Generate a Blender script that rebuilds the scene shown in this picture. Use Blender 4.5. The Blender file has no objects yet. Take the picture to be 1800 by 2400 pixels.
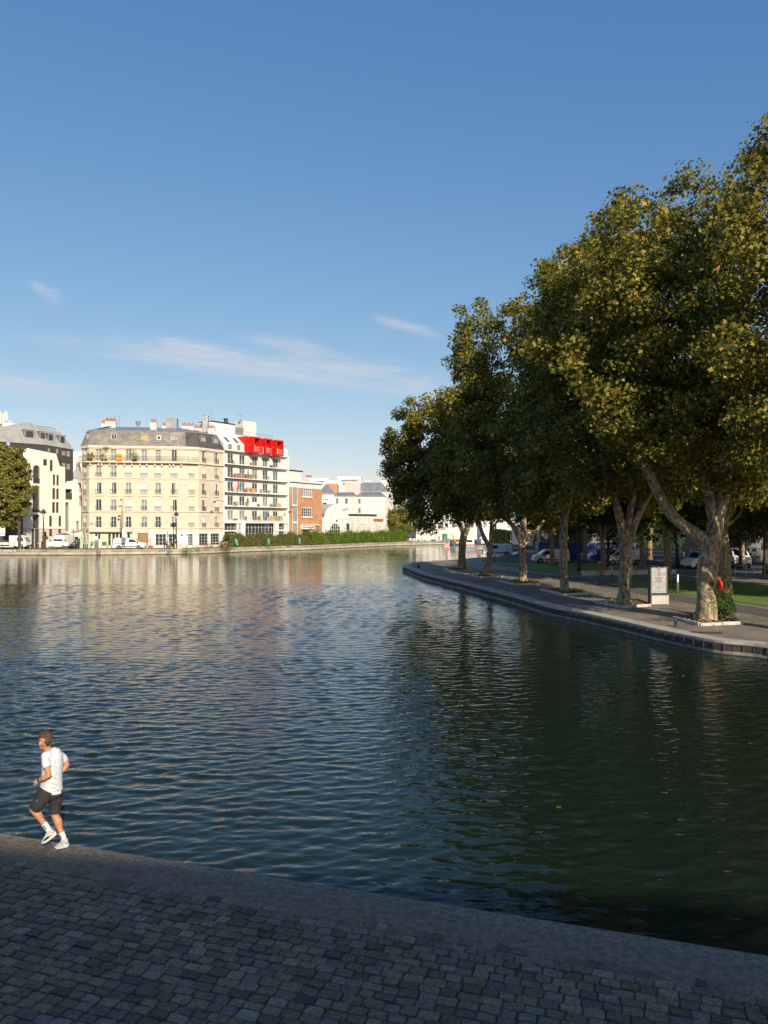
import bpy, bmesh, math, random
import numpy as np
from mathutils import Matrix, Vector
R = math.radians
random.seed(7)
S = bpy.context.scene
C = S.collection

# ------------------------------------------------------------------ camera
EXPO = 0.35
F_PX, HY, HC = 1800.0, 1230.0, 5.6          # focal length and horizon row in photo pixels, eye height above the water
cam = bpy.data.cameras.new('camera'); camo = bpy.data.objects.new('camera', cam); C.objects.link(camo)
camo.location = (0, 0, HC); camo.rotation_euler = (R(90), 0, 0)
cam.sensor_fit = 'VERTICAL'; cam.sensor_height = 24.0; cam.lens = 24.0 * F_PX / 2400.0
cam.shift_y = 30.0 / 2400.0
cam.clip_start = 0.1; cam.clip_end = 6000
S.camera = camo
S.view_settings.view_transform = 'Standard'; S.view_settings.look = 'None'
S.view_settings.gamma = 1.0; S.view_settings.use_curve_mapping = False
S.view_settings.exposure = EXPO
# ------------------------------------------------------------------ sun and sky
SUN = Vector((0.38, -0.93, 0)).normalized(); SUN_EL = R(25)
to_sun = Vector((SUN.x * math.cos(SUN_EL), SUN.y * math.cos(SUN_EL), math.sin(SUN_EL)))
sl = bpy.data.lights.new('sun', 'SUN'); so = bpy.data.objects.new('sun', sl); C.objects.link(so)
sl.energy = 4.8; sl.angle = R(0.5); sl.color = (1.0, 0.86, 0.66)
so.rotation_euler = to_sun.to_track_quat('Z', 'Y').to_euler(); so.location = (30, -60, 60)
W = bpy.data.worlds.new('World'); S.world = W; W.use_nodes = True
wn, wl = W.node_tree.nodes, W.node_tree.links
for n in list(wn): wn.remove(n)
sky = wn.new('ShaderNodeTexSky'); sky.sky_type = 'NISHITA'; sky.sun_disc = False
sky.sun_elevation = SUN_EL; sky.sun_rotation = math.atan2(SUN.x, SUN.y)
sky.air_density = 1.0; sky.dust_density = 0.5; sky.ozone_density = 1.3; sky.altitude = 60
bg = wn.new('ShaderNodeBackground'); bg.inputs['Strength'].default_value = 0.115 / 2**EXPO
wo = wn.new('ShaderNodeOutputWorld')
tc = wn.new('ShaderNodeTexCoord'); sx = wn.new('ShaderNodeSeparateXYZ'); wl.new(tc.outputs['Generated'], sx.inputs[0])
def wm(op, a, b=None, c=None):
    n = wn.new('ShaderNodeMath'); n.operation = op
    for i, v in enumerate((a, b, c)):
        if v is None: continue
        if isinstance(v, (int, float)): n.inputs[i].default_value = v
        else: wl.new(v, n.inputs[i])
    return n.outputs[0]
yy = wm('MAXIMUM', sx.outputs[1], 0.05)
az = wm('DIVIDE', sx.outputs[0], yy); el = wm('DIVIDE', sx.outputs[2], yy)
cv = wn.new('ShaderNodeCombineXYZ'); wl.new(wm('ADD', wm('MULTIPLY', az, 5.0), wm('MULTIPLY', el, 6.0)), cv.inputs[0]); wl.new(wm('MULTIPLY', el, 26.0), cv.inputs[1])
nz = wn.new('ShaderNodeTexNoise'); nz.inputs['Scale'].default_value = 1.3; nz.inputs['Detail'].default_value = 9; nz.inputs['Roughness'].default_value = 0.62; nz.inputs['Distortion'].default_value = 0.9
wl.new(cv.outputs[0], nz.inputs['Vector'])
def streak(a0, a1, slope, e0, width, curve=0.0):
    # a soft band across the sky between two azimuths
    d = wm('SUBTRACT', az, (a0 + a1) / 2)
    line = wm('ADD', wm('ADD', wm('MULTIPLY', d, slope), wm('MULTIPLY', wm('MULTIPLY', d, d), curve)), e0)
    line = wm('ADD', line, wm('MULTIPLY', wm('SUBTRACT', nz.outputs[0], 0.5), width * 2.2))
    q = wm('DIVIDE', wm('SUBTRACT', el, line), width)
    g = wm('POWER', 2.718, wm('MULTIPLY', wm('MULTIPLY', q, q), -1.0))
    h = wm('DIVIDE', d, (a1 - a0) / 2)
    e = wm('POWER', 2.718, wm('MULTIPLY', wm('POWER', wm('ABSOLUTE', h), 4.0), -1.0))
    return wm('MULTIPLY', g, e)
sm = None
for a in ((-0.42, 0.14, -0.115, 0.197, 0.010, 0.10), (-0.36, -0.08, -0.15, 0.222, 0.010, 0), (-0.17, 0.04, -0.20, 0.221, 0.008, 0), (-0.12, 0.16, -0.24, 0.186, 0.014, 0), (-0.46, -0.42, -0.55, 0.305, 0.009, 0), (-0.62, -0.40, -0.10, 0.186, 0.012, 0), (-0.01, 0.07, -0.25, 0.258, 0.006, 0)):
    s_ = streak(*a); sm = s_ if sm is None else wm('ADD', sm, s_)
cv2 = wn.new('ShaderNodeCombineXYZ'); wl.new(wm('MULTIPLY', wm('ADD', az, wm('MULTIPLY', el, 1.2)), 9.0), cv2.inputs[0]); wl.new(wm('MULTIPLY', wm('ADD', el, wm('MULTIPLY', az, .13)), 110.0), cv2.inputs[1])
nf = wn.new('ShaderNodeTexNoise'); nf.inputs['Scale'].default_value = 1.0; nf.inputs['Detail'].default_value = 10; nf.inputs['Roughness'].default_value = 0.7; nf.inputs['Distortion'].default_value = 1.5
wl.new(cv2.outputs[0], nf.inputs['Vector'])
fib = wn.new('ShaderNodeMapRange'); fib.inputs['From Min'].default_value = 0.3; fib.inputs['From Max'].default_value = 0.65; fib.inputs['To Min'].default_value = 0.35; wl.new(nf.outputs[0], fib.inputs['Value'])
ramp = wn.new('ShaderNodeMapRange'); ramp.inputs['From Min'].default_value = 0.24; ramp.inputs['From Max'].default_value = 0.66
wl.new(nz.outputs[0], ramp.inputs['Value'])
fac = wm('MULTIPLY', wm('MULTIPLY', wm('MULTIPLY', wm('MINIMUM', sm, 1.0), ramp.outputs[0]), fib.outputs[0]), 0.8)
mx = wn.new('ShaderNodeMixRGB'); wl.new(fac, mx.inputs[0])
# camera-like colour response of the sky light (per channel power)
ss = wn.new('ShaderNodeSeparateColor'); wl.new(sky.outputs[0], ss.inputs[0]); sc = wn.new('ShaderNodeCombineColor')
for i, (pw, k) in enumerate(((1.09, .0895), (.787, .1495), (.518, .2757))):
    wl.new(wm('MULTIPLY', wm('POWER', ss.outputs[i], pw), k / .115), sc.inputs[i])
wl.new(sc.outputs[0], mx.inputs[1]); mx.inputs[2].default_value = (6.3, 6.1, 6.3, 1)
wl.new(mx.outputs[0], bg.inputs[0]); wl.new(bg.outputs[0], wo.inputs[0])

# ------------------------------------------------------------------ helpers
def GP(px, py, z): 
    Y = (HC - z) * F_PX / (py - HY); return Vector(((px - 900) * Y / F_PX, Y, z))
def AT(px, py, Y): return Vector(((px - 900) * Y / F_PX, Y, HC + (HY - py) * Y / F_PX))

def mat(name, col, col2=None, scale=3.0, rough=0.7, bump=0.0, bscale=None, metal=0.0, spec=0.5, stretch=(1, 1, 1), detail=5, lo=0.35, hi=0.65, emit=None):
    m = bpy.data.materials.new(name); m.use_nodes = True
    nt = m.node_tree; b = nt.nodes['Principled BSDF']
    b.inputs['Base Color'].default_value = (*col, 1); b.inputs['Roughness'].default_value = rough
    b.inputs['Metallic'].default_value = metal; b.inputs['Specular IOR Level'].default_value = spec
    t = nt.nodes.new('ShaderNodeTexCoord'); mp = nt.nodes.new('ShaderNodeMapping'); mp.inputs['Scale'].default_value = stretch
    nt.links.new(t.outputs['Object'], mp.inputs[0])
    n = nt.nodes.new('ShaderNodeTexNoise'); n.inputs['Scale'].default_value = scale; n.inputs['Detail'].default_value = detail
    nt.links.new(mp.outputs[0], n.inputs['Vector'])
    if col2 is None: col2 = tuple(c * 0.86 for c in col)
    mr = nt.nodes.new('ShaderNodeMapRange'); mr.inputs['From Min'].default_value = lo; mr.inputs['From Max'].default_value = hi
    nt.links.new(n.outputs[0], mr.inputs['Value'])
    mxn = nt.nodes.new('ShaderNodeMixRGB'); mxn.inputs[1].default_value = (*col, 1); mxn.inputs[2].default_value = (*col2, 1)
    nt.links.new(mr.outputs[0], mxn.inputs[0]); nt.links.new(mxn.outputs[0], b.inputs['Base Color'])
    if bump:
        n2 = nt.nodes.new('ShaderNodeTexNoise'); n2.inputs['Scale'].default_value = bscale or scale * 4; n2.inputs['Detail'].default_value = 4
        nt.links.new(mp.outputs[0], n2.inputs['Vector'])
        bp = nt.nodes.new('ShaderNodeBump'); bp.inputs['Distance'].default_value = bump; nt.links.new(n2.outputs[0], bp.inputs['Height'])
        nt.links.new(bp.outputs[0], b.inputs['Normal'])
    if emit: b.inputs['Emission Color'].default_value = (*emit, 1); b.inputs['Emission Strength'].default_value = 1
    m['mix'] = mxn.name
    return m

def brickmat(name, c1, c2, mortar, bw, bh, msize, rough=0.8, swap='XZ', bump=0.01, offset=0.5, noise=0.25, rot=0):
    m = bpy.data.materials.new(name); m.use_nodes = True
    nt = m.node_tree; b = nt.nodes['Principled BSDF']; b.inputs['Roughness'].default_value = rough
    t = nt.nodes.new('ShaderNodeTexCoord'); s = nt.nodes.new('ShaderNodeSeparateXYZ'); c = nt.nodes.new('ShaderNodeCombineXYZ')
    mp = nt.nodes.new('ShaderNodeMapping'); mp.inputs['Rotation'].default_value = (0, 0, rot)
    nt.links.new(t.outputs['Object'], mp.inputs[0]); nt.links.new(mp.outputs[0], s.inputs[0])
    nt.links.new(s.outputs['XYZ'.index(swap[0])], c.inputs[0]); nt.links.new(s.outputs['XYZ'.index(swap[1])], c.inputs[1])
    k = nt.nodes.new('ShaderNodeTexBrick'); k.offset = offset
    k.inputs['Scale'].default_value = 1; k.inputs['Brick Width'].default_value = bw; k.inputs['Row Height'].default_value = bh
    k.inputs['Mortar Size'].default_value = msize; k.inputs['Mortar Smooth'].default_value = 0.3
    k.inputs['Color1'].default_value = (*c1, 1); k.inputs['Color2'].default_value = (*c2, 1); k.inputs['Mortar'].default_value = (*mortar, 1)
    nt.links.new(c.outputs[0], k.inputs['Vector'])
    n = nt.nodes.new('ShaderNodeTexNoise'); n.inputs['Scale'].default_value = 0.7; n.inputs['Detail'].default_value = 6; nt.links.new(t.outputs['Object'], n.inputs['Vector'])
    mr = nt.nodes.new('ShaderNodeMapRange'); mr.inputs['From Min'].default_value = .3; mr.inputs['From Max'].default_value = .7
    mr.inputs['To Min'].default_value = 1 - noise; mr.inputs['To Max'].default_value = 1 + noise * .4
    nt.links.new(n.outputs[0], mr.inputs['Value'])
    mm = nt.nodes.new('ShaderNodeVectorMath'); mm.operation = 'SCALE'
    nt.links.new(k.outputs['Color'], mm.inputs[0]); nt.links.new(mr.outputs[0], mm.inputs['Scale']); nt.links.new(mm.outputs[0], b.inputs['Base Color'])
    if bump:
        bp = nt.nodes.new('ShaderNodeBump'); bp.inputs['Distance'].default_value = bump; bp.invert = True
        nt.links.new(k.outputs['Fac'], bp.inputs['Height']); nt.links.new(bp.outputs[0], b.inputs['Normal'])
    return m

class MB:
    def __init__(s, M=None): s.v = []; s.f = []; s.mi = []; s.m = 0; s.M = M
    def add(s, vs, fs):
        o = len(s.v)
        if s.M is not None: vs = [s.M @ Vector(p) for p in vs]
        s.v += [tuple(p) for p in vs]
        for f in fs: s.f.append([o + i for i in f]); s.mi.append(s.m)
        return s
    def box(s, x0, x1, y0, y1, z0, z1):
        return s.add([(x0,y0,z0),(x1,y0,z0),(x1,y1,z0),(x0,y1,z0),(x0,y0,z1),(x1,y0,z1),(x1,y1,z1),(x0,y1,z1)],
                     [(0,3,2,1),(4,5,6,7),(0,1,5,4),(1,2,6,5),(2,3,7,6),(3,0,4,7)])
    def rbox(s, x0, x1, y0, y1, z0, z1, b):      # box with chamfered vertical and top edges
        p = [(x0+b,y0),(x1-b,y0),(x1,y0+b),(x1,y1-b),(x1-b,y1),(x0+b,y1),(x0,y1-b),(x0,y0+b)]
        cx, cy = (x0+x1)/2, (y0+y1)/2
        kx, ky = 1-2*b/(x1-x0), 1-2*b/(y1-y0)
        q = [(cx+(x-cx)*kx, cy+(y-cy)*ky) for x, y in p]
        vs = [(*a, z0) for a in p]+[(*a, z1-b) for a in p]+[(*a, z1) for a in q]
        fs = [tuple(range(7,-1,-1)), tuple(range(16,24))]
        for k in (0, 8):
            for i in range(8): j=(i+1)%8; fs.append((k+i,k+j,k+8+j,k+8+i))
        return s.add(vs, fs)
    def quad(s, a, b, c, d): return s.add([a, b, c, d], [(0,1,2,3)])
    def poly(s, pts): return s.add(pts, [tuple(range(len(pts)))])
    def prism(s, pts, z0, z1):
        n = len(pts); a = sum(pts[i][0]*pts[(i+1)%n][1]-pts[(i+1)%n][0]*pts[i][1] for i in range(n))
        if a < 0: pts = pts[::-1]
        return s.add([(p[0],p[1],z0) for p in pts]+[(p[0],p[1],z1) for p in pts],
                     [tuple(range(n-1,-1,-1)), tuple(range(n,2*n))]+[(i,(i+1)%n,n+(i+1)%n,n+i) for i in range(n)])
    def extr(s, pts, vec):
        n = len(pts); vec = Vector(vec)
        return s.add([tuple(p) for p in pts]+[tuple(Vector(p)+vec) for p in pts],
                     [tuple(range(n-1,-1,-1)), tuple(range(n,2*n))]+[(i,(i+1)%n,n+(i+1)%n,n+i) for i in range(n)])
    def tube(s, pts, rads, n=8, caps=True, wob=0.0, seed=0):
        pts = [Vector(p) for p in pts]; rg = random.Random(seed)
        if not hasattr(rads, '__len__'): rads = [rads]*len(pts)
        vs = []; up = None
        for i, p in enumerate(pts):
            d = (pts[min(i+1,len(pts)-1)]-pts[max(i-1,0)]).normalized()
            if up is None:
                up = Vector((1,0,0)) if abs(d.x) < .8 else Vector((0,1,0))
            a = (up-d*up.dot(d)).normalized(); b = d.cross(a); up = a
            r = rads[i]; rr = r if isinstance(r, (tuple, list)) else (r, r)
            for k in range(n):
                t = 2*math.pi*k/n; w = 1+wob*(rg.random()-.5)
                vs.append(p+a*math.cos(t)*rr[0]*w+b*math.sin(t)*rr[1]*w)
        fs = []
        for i in range(len(pts)-1):
            for k in range(n):
                j=(k+1)%n; fs.append((i*n+k,i*n+j,(i+1)*n+j,(i+1)*n+k))
        if caps: fs += [tuple(range(n-1,-1,-1)), tuple(range((len(pts)-1)*n, len(pts)*n))]
        return s.add(vs, fs)
    def cyl(s, p0, p1, r0, r1=None, n=10): return s.tube([p0,p1],[r0, r0 if r1 is None else r1], n)
    def lathe(s, prof, c=(0,0,0), n=12):
        vs = []; fs = []
        for r, z in prof:
            for k in range(n):
                t=2*math.pi*k/n; vs.append((c[0]+r*math.cos(t), c[1]+r*math.sin(t), c[2]+z))
        for i in range(len(prof)-1):
            for k in range(n):
                j=(k+1)%n; fs.append((i*n+k,i*n+j,(i+1)*n+j,(i+1)*n+k))
        fs += [tuple(range(n-1,-1,-1)), tuple(range((len(prof)-1)*n, len(prof)*n))]
        return s.add(vs, fs)
    def ell(s, c, r, nu=10, nv=7):
        if not hasattr(r, '__len__'): r=(r,r,r)
        vs=[(c[0],c[1],c[2]-r[2])]; fs=[]
        for i in range(1,nv):
            t=math.pi*i/nv
            for k in range(nu):
                a=2*math.pi*k/nu; vs.append((c[0]+r[0]*math.sin(t)*math.cos(a), c[1]+r[1]*math.sin(t)*math.sin(a), c[2]-r[2]*math.cos(t)))
        vs.append((c[0],c[1],c[2]+r[2]))
        for k in range(nu):
            j=(k+1)%nu; fs.append((0,1+j,1+k)); fs.append((len(vs)-1, 1+(nv-2)*nu+k, 1+(nv-2)*nu+j))
        for i in range(nv-2):
            for k in range(nu):
                j=(k+1)%nu; fs.append((1+i*nu+k,1+i*nu+j,1+(i+1)*nu+j,1+(i+1)*nu+k))
        return s.add(vs, fs)
    def ring(s, c, R0, r, axis='Y', n=16, m=6):
        pts=[]
        for k in range(n+1):
            t=2*math.pi*k/n; a,b=R0*math.cos(t),R0*math.sin(t)
            pts.append({'Y':(c[0]+a,c[1],c[2]+b),'X':(c[0],c[1]+a,c[2]+b),'Z':(c[0]+a,c[1]+b,c[2])}[axis])
        return s.tube(pts, r, m, caps=False)
    def mesh(s, name, mats, smooth=False):
        me = bpy.data.meshes.new(name); me.from_pydata(s.v, [], s.f)
        for m in (mats if isinstance(mats, (list, tuple)) else [mats]): me.materials.append(m)
        if any(s.mi): me.polygons.foreach_set('material_index', s.mi)
        if smooth: me.polygons.foreach_set('use_smooth', [True]*len(me.polygons))
        me.update(); return me

def link(name, me, parent=None, loc=(0,0,0), rz=0.0, M=None):
    o = bpy.data.objects.new(name, me); C.objects.link(o)
    if M is not None: o.matrix_basis = M
    else: o.location = loc; o.rotation_euler = (0, 0, rz)
    if parent: o.parent = parent
    return o
def obj(name, mb, mats, parent=None, smooth=False, loc=(0,0,0), rz=0.0, M=None): return link(name, mb.mesh(name, mats, smooth), parent, loc, rz, M)
def tag(o, label, cat, group=None):
    o['label'] = label; o['category'] = cat
    if group: o['group'] = group
    return o
def thing(name, label, cat, loc=(0,0,0), rz=0.0, group=None): return tag(link(name, None, None, loc, rz), label, cat, group)
def struct(name, mb, mats, smooth=False, kind='structure'):
    o = obj(name, mb, mats, None, smooth); o['kind'] = kind; return o
def dup(root, loc=None, rz=None, label=None, scale=None):
    r = root.copy(); C.objects.link(r)
    if loc is not None: r.location = loc
    if rz is not None: r.rotation_euler = (0,0,rz)
    if scale is not None: r.scale = scale
    if label: r['label'] = label
    for ch in list(root.children):
        c = ch.copy(); C.objects.link(c); c.parent = r
        for g in list(ch.children):
            d = g.copy(); C.objects.link(d); d.parent = c
    return r
def textmb(mb, s, M, size, ext=0.002, mi=0):
    cu = bpy.data.curves.new('t', 'FONT'); cu.body = s; cu.size = size; cu.extrude = ext; cu.align_x = 'CENTER'; cu.align_y = 'CENTER'; cu.resolution_u = 2
    o = bpy.data.objects.new('t', cu); C.objects.link(o); dg = bpy.context.evaluated_depsgraph_get()
    me = o.evaluated_get(dg).to_mesh(); mb.m = mi
    mb.add([tuple(M @ v.co) for v in me.vertices], [tuple(p.vertices) for p in me.polygons])
    o.evaluated_get(dg).to_mesh_clear(); bpy.data.objects.remove(o); bpy.data.curves.remove(cu)
def organic(name, mb, material, voxel=0.01, smooth=3, parent=None, loc=(0,0,0), rz=0.0):
    # many overlapping volumes fused into one continuous skin
    me = mb.mesh(name, material); o = link(name, me)
    r = o.modifiers.new('r', 'REMESH'); r.mode = 'VOXEL'; r.voxel_size = voxel; r.use_smooth_shade = True
    s = o.modifiers.new('s', 'SMOOTH'); s.iterations = smooth; s.factor = 0.5
    dg = bpy.context.evaluated_depsgraph_get()
    m2 = bpy.data.meshes.new_from_object(o.evaluated_get(dg)); m2.name = name
    if not m2.materials: m2.materials.append(material)
    m2.polygons.foreach_set('use_smooth', [True]*len(m2.polygons))
    bpy.data.objects.remove(o); bpy.data.meshes.remove(me)
    return link(name, m2, parent, loc, rz)
def fillet(pts, k=6):      # Catmull-Rom through plan points
    out=[]; n=len(pts)
    for i in range(n-1):
        p0,p1,p2,p3 = pts[max(i-1,0)],pts[i],pts[i+1],pts[min(i+2,n-1)]
        for j in range(k):
            t=j/k
            out.append(tuple(0.5*((2*p1[a])+(-p0[a]+p2[a])*t+(2*p0[a]-5*p1[a]+4*p2[a]-p3[a])*t*t+(-p0[a]+3*p1[a]-3*p2[a]+p3[a])*t**3) for a in (0,1)))
    out.append(tuple(pts[-1])); return out
def offset_line(pts, d):   # to the left of travel
    out=[]
    for i,p in enumerate(pts):
        a=Vector(pts[max(i-1,0)]); b=Vector(pts[min(i+1,len(pts)-1)]); t=(b-a).normalized(); out.append((p[0]-t.y*d, p[1]+t.x*d))
    return out
def strip(mb, l0, l1, z0, z1):   # quads between two plan lines
    for i in range(len(l0)-1):
        mb.quad((*l0[i],z0),(*l0[i+1],z0),(*l1[i+1],z1),(*l1[i],z1))
# ================================================================== materials
M = {}
M['stone_quay'] = mat('stone_quay', (.34,.30,.24), (.20,.18,.14), 1.2, .85, .01, 12)
M['coping'] = mat('coping_stone', (.50,.46,.38), (.36,.33,.28), 1.5, .8, .004, 30)
M['algae'] = mat('algae', (.035,.045,.015), (.06,.065,.03), 4, .6, .01, 20)
M['timber'] = mat('timber', (.075,.06,.05), (.035,.03,.027), 3, .75, .006, 25)
M['asphalt'] = mat('asphalt', (.12,.11,.10), (.085,.08,.075), 2, .85, .003, 60)
M['street'] = mat('street', (.11,.105,.10), (.075,.072,.07), .8, .85, .003, 40)
M['earth'] = mat('earth', (.10,.08,.045), (.055,.05,.025), 4, .9, .02, 20)
M['white'] = mat('white_paint', (.78,.77,.74), (.70,.69,.66), 1.0, .5)
M['offwhite'] = mat('offwhite_render', (.66,.645,.60), (.58,.565,.52), .4, .75)
M['zinc'] = mat('zinc', (.30,.31,.32), (.21,.22,.24), .8, .45, metal=.3)
M['dark'] = mat('dark_metal', (.03,.032,.034), None, 3, .5)
M['black'] = mat('black_rubber', (.012,.012,.013), None, 3, .7)
M['grey'] = mat('grey_metal', (.25,.26,.27), None, 3, .45, metal=.5)
M['glass'] = mat('window_glass', (.022,.028,.034), (.05,.055,.06), .6, .06, spec=.9)
M['curtain'] = mat('curtain_glass', (.30,.31,.30), (.16,.17,.17), 1.2, .2)
M['red'] = mat('red_paint', (.62,.012,.010), (.55,.010,.009), 1, .4)
M['yellow'] = mat('yellow_paint', (.75,.33,.02), None, 2, .45)
M['blue'] = mat('blue_paint', (.012,.06,.26), (.01,.04,.18), 1, .45)
M['greenp'] = mat('green_paint', (.02,.18,.04), None, 2, .5)
M['palegreen'] = mat('pale_green_paint', (.52,.66,.46), None, 1, .55)
M['terra'] = mat('terracotta', (.40,.13,.06), None, 4, .8)
M['brown'] = mat('brown_door', (.30,.17,.10), None, 2, .55)
M['skin'] = mat('skin', (.50,.25,.145), (.42,.19,.11), 14, .5, spec=.35)
M['chrome'] = mat('brushed_steel', (.50,.50,.48), None, 2, .35, metal=.8)

# ---- water
def water_mat():
    m = bpy.data.materials.new('canal_water'); m.use_nodes = True; nt = m.node_tree; b = nt.nodes['Principled BSDF']; L = nt.links
    b.inputs['Base Color'].default_value = (.009,.018,.011,1); b.inputs['Roughness'].default_value = .02; b.inputs['IOR'].default_value = 1.333
    t = nt.nodes.new('ShaderNodeTexCoord')
    def noise(sc, stx, rot, det, rough=.5, dist=0.0, off=0):
        mp = nt.nodes.new('ShaderNodeMapping'); mp.inputs['Rotation'].default_value = (0,0,rot); mp.inputs['Scale'].default_value = (stx,1,1); mp.inputs['Location'].default_value=(off,off,0)
        n = nt.nodes.new('ShaderNodeTexNoise'); n.inputs['Scale'].default_value = sc; n.inputs['Detail'].default_value = det; n.inputs['Roughness'].default_value = rough; n.inputs['Distortion'].default_value = dist
        L.new(t.outputs['Object'], mp.inputs[0]); L.new(mp.outputs[0], n.inputs['Vector']); return n.outputs[0]
    def mt(op, a, b_):
        n = nt.nodes.new('ShaderNodeMath'); n.operation = op
        for i, v in enumerate((a, b_)):
            if isinstance(v, (int, float)): n.inputs[i].default_value = v
            else: L.new(v, n.inputs[i])
        return n.outputs[0]
    def ridge(x):    # sharp crests, round troughs
        return mt('SUBTRACT', 1.0, mt('MULTIPLY', mt('ABSOLUTE', mt('SUBTRACT', x, .5), 0), 2.0))
    a = ridge(noise(2.1, .42, R(6), 2, .45, .5)); c = noise(3.8, .42, R(-14), 2, .5, .3, 7); d = noise(10, .5, R(10), 2, .5, .2, 3); e = noise(.35, .8, 0, 2, .5, 0, 11)
    s = mt('ADD', mt('ADD', mt('MULTIPLY', a, .006), mt('MULTIPLY', c, .014)), mt('MULTIPLY', d, .014))
    patch = noise(.06, 1, 0, 3, .5, 0, 5)
    mr = nt.nodes.new('ShaderNodeMapRange'); mr.inputs['From Min'].default_value=.35; mr.inputs['From Max'].default_value=.65; mr.inputs['To Min'].default_value=.75; mr.inputs['To Max'].default_value=1.15
    L.new(patch, mr.inputs['Value'])
    s = mt('ADD', mt('MULTIPLY', s, mr.outputs[0]), mt('MULTIPLY', e, .02))
    bp = nt.nodes.new('ShaderNodeBump'); bp.inputs['Strength'].default_value = 1; bp.inputs['Distance'].default_value = WATER_BUMP
    L.new(s, bp.inputs['Height']); L.new(bp.outputs[0], b.inputs['Normal'])
    return m
WATER_BUMP = .55
M['water'] = water_mat()
def water_mesh():
    # real ripples: a sum of short directional waves, on grids that get coarser with distance from the near quay
    rg = np.random.RandomState(12); nW = 72
    lam = np.exp(rg.uniform(math.log(.19), math.log(.78), nW)); th = rg.normal(0, .34, nW) + math.pi/2 + .12
    th = np.where(rg.rand(nW) < .16, th + rg.normal(0, .9, nW), th); ph = rg.uniform(0, 6.283, nW); k = 2*math.pi/lam
    sl = .118*np.sqrt(2/nW)*np.where(lam > .9, .8, 1.0); amp = sl/k
    V = []; Fc = []; off = 0
    for (x0, x1, y0, y1, d, lmin) in ((-24, 24, 5, 32, .052, 0), (-52, 30, 32, 72, .12, .3), (-110, 40, 72, 222, .26, .6)):
        xs = np.arange(x0, x1+d, d, dtype=np.float32); ys = np.arange(y0-.001, y1+d*.5, d, dtype=np.float32); X, Y = np.meshgrid(xs, ys)
        H = np.zeros_like(X)
        for i in range(nW):
            if lam[i] < lmin: continue
            H += amp[i]*np.cos((k[i]*math.cos(th[i]))*X + (k[i]*math.sin(th[i]))*Y + ph[i])
        calm = 1 - .38/(1+np.exp(-(X-1.5-.12*Y)/1.6))                      # sheltered side under the trees
        gust = .95 + .22*np.sin(.21*X+.13*Y+1)*np.sin(.09*X-.17*Y) + .12*np.sin(.5*X+.31*Y)
        H = (H + 6*H*np.abs(H))*calm*gust*(1-.5/(1+np.exp(-(Y-75)/14)))
        ny, nx = X.shape; V.append(np.stack([X, Y, H], -1).reshape(-1, 3))
        a = (np.arange(ny-1)[:, None]*nx+np.arange(nx-1)[None]).ravel()+off; Fc.append(np.stack([a, a+1, a+nx+1, a+nx], 1)); off += nx*ny
    V.append(np.array([(-400,-80,-.05),(400,-80,-.05),(400,330,-.05),(-400,330,-.05)])); Fc.append(np.array([[off, off+1, off+2, off+3]]))
    V = np.concatenate(V).astype(np.float32); Fc = np.concatenate(Fc).astype(np.int32); n = len(Fc)
    me = bpy.data.meshes.new('water'); me.vertices.add(len(V)); me.vertices.foreach_set('co', V.ravel()); me.loops.add(n*4); me.loops.foreach_set('vertex_index', Fc.ravel())
    me.polygons.add(n); me.polygons.foreach_set('loop_start', np.arange(0, n*4, 4, dtype=np.int32)); me.polygons.foreach_set('loop_total', np.full(n, 4, dtype=np.int32)); me.polygons.foreach_set('use_smooth', np.ones(n, dtype=bool))
    me.materials.append(M['water']); me.update(); o = link('water', me); o['kind'] = 'structure'
water_mesh()

# ---- far bank: wall line (plan), then the land behind it out to the horizon
ZF, ZN, ZR = 1.03, .65, .57
far_px = [(0,1301),(180,1301.3),(350,1299.6),(440,1298.8),(500,1297),(560,1294),(660,1290.6),(720,1289),(800,1285),(880,1281),(950,1278.3),(1040,1276.3)]
farl = [(-260,139),(-120,141)] + [tuple(GP(x,y,0)[:2]) for x,y in far_px]
farl = fillet(farl, 3) + [(19,219.2),(15.6,171.5),(60,171.5),(130,178)]
g = MB(); pts = [(p[0],p[1],ZF) for p in farl] + [(4000,178,ZF),(4000,4500,ZF),(-4000,4500,ZF),(-4000,139,ZF)]
g.poly(pts); struct('street', g, M['street'])
inner = offset_line(farl, .55)
g = MB(); strip(g, farl, farl, 0, 0); g = MB()
g.m=0
front = offset_line(farl, -.02); mid = offset_line(farl, -.05)
strip(g, farl, farl, .50, ZF+.02); strip(g, farl, inner, ZF+.02, ZF+.02)
g.m=1; strip(g, offset_line(farl,-.10), offset_line(farl,-.10), .12, .47); strip(g, offset_line(farl,-.10), farl, .47, .50)
g.m=2; strip(g, offset_line(farl,-.10), offset_line(farl,-.10), -.5, .12)
M['quaywall'] = brickmat('quay_wall', (.30,.27,.21),(.36,.32,.25),(.16,.14,.11), 1.4,.6,.02, swap='XZ', bump=.01, noise=.45)
M['quaylow'] = mat('quay_wall_low', (.52,.47,.36), (.33,.30,.22), 1.0, .85, .01, 10)
struct('far_quay_wall', g, [M['quaywall'], M['quaylow'], M['algae']])

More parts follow.
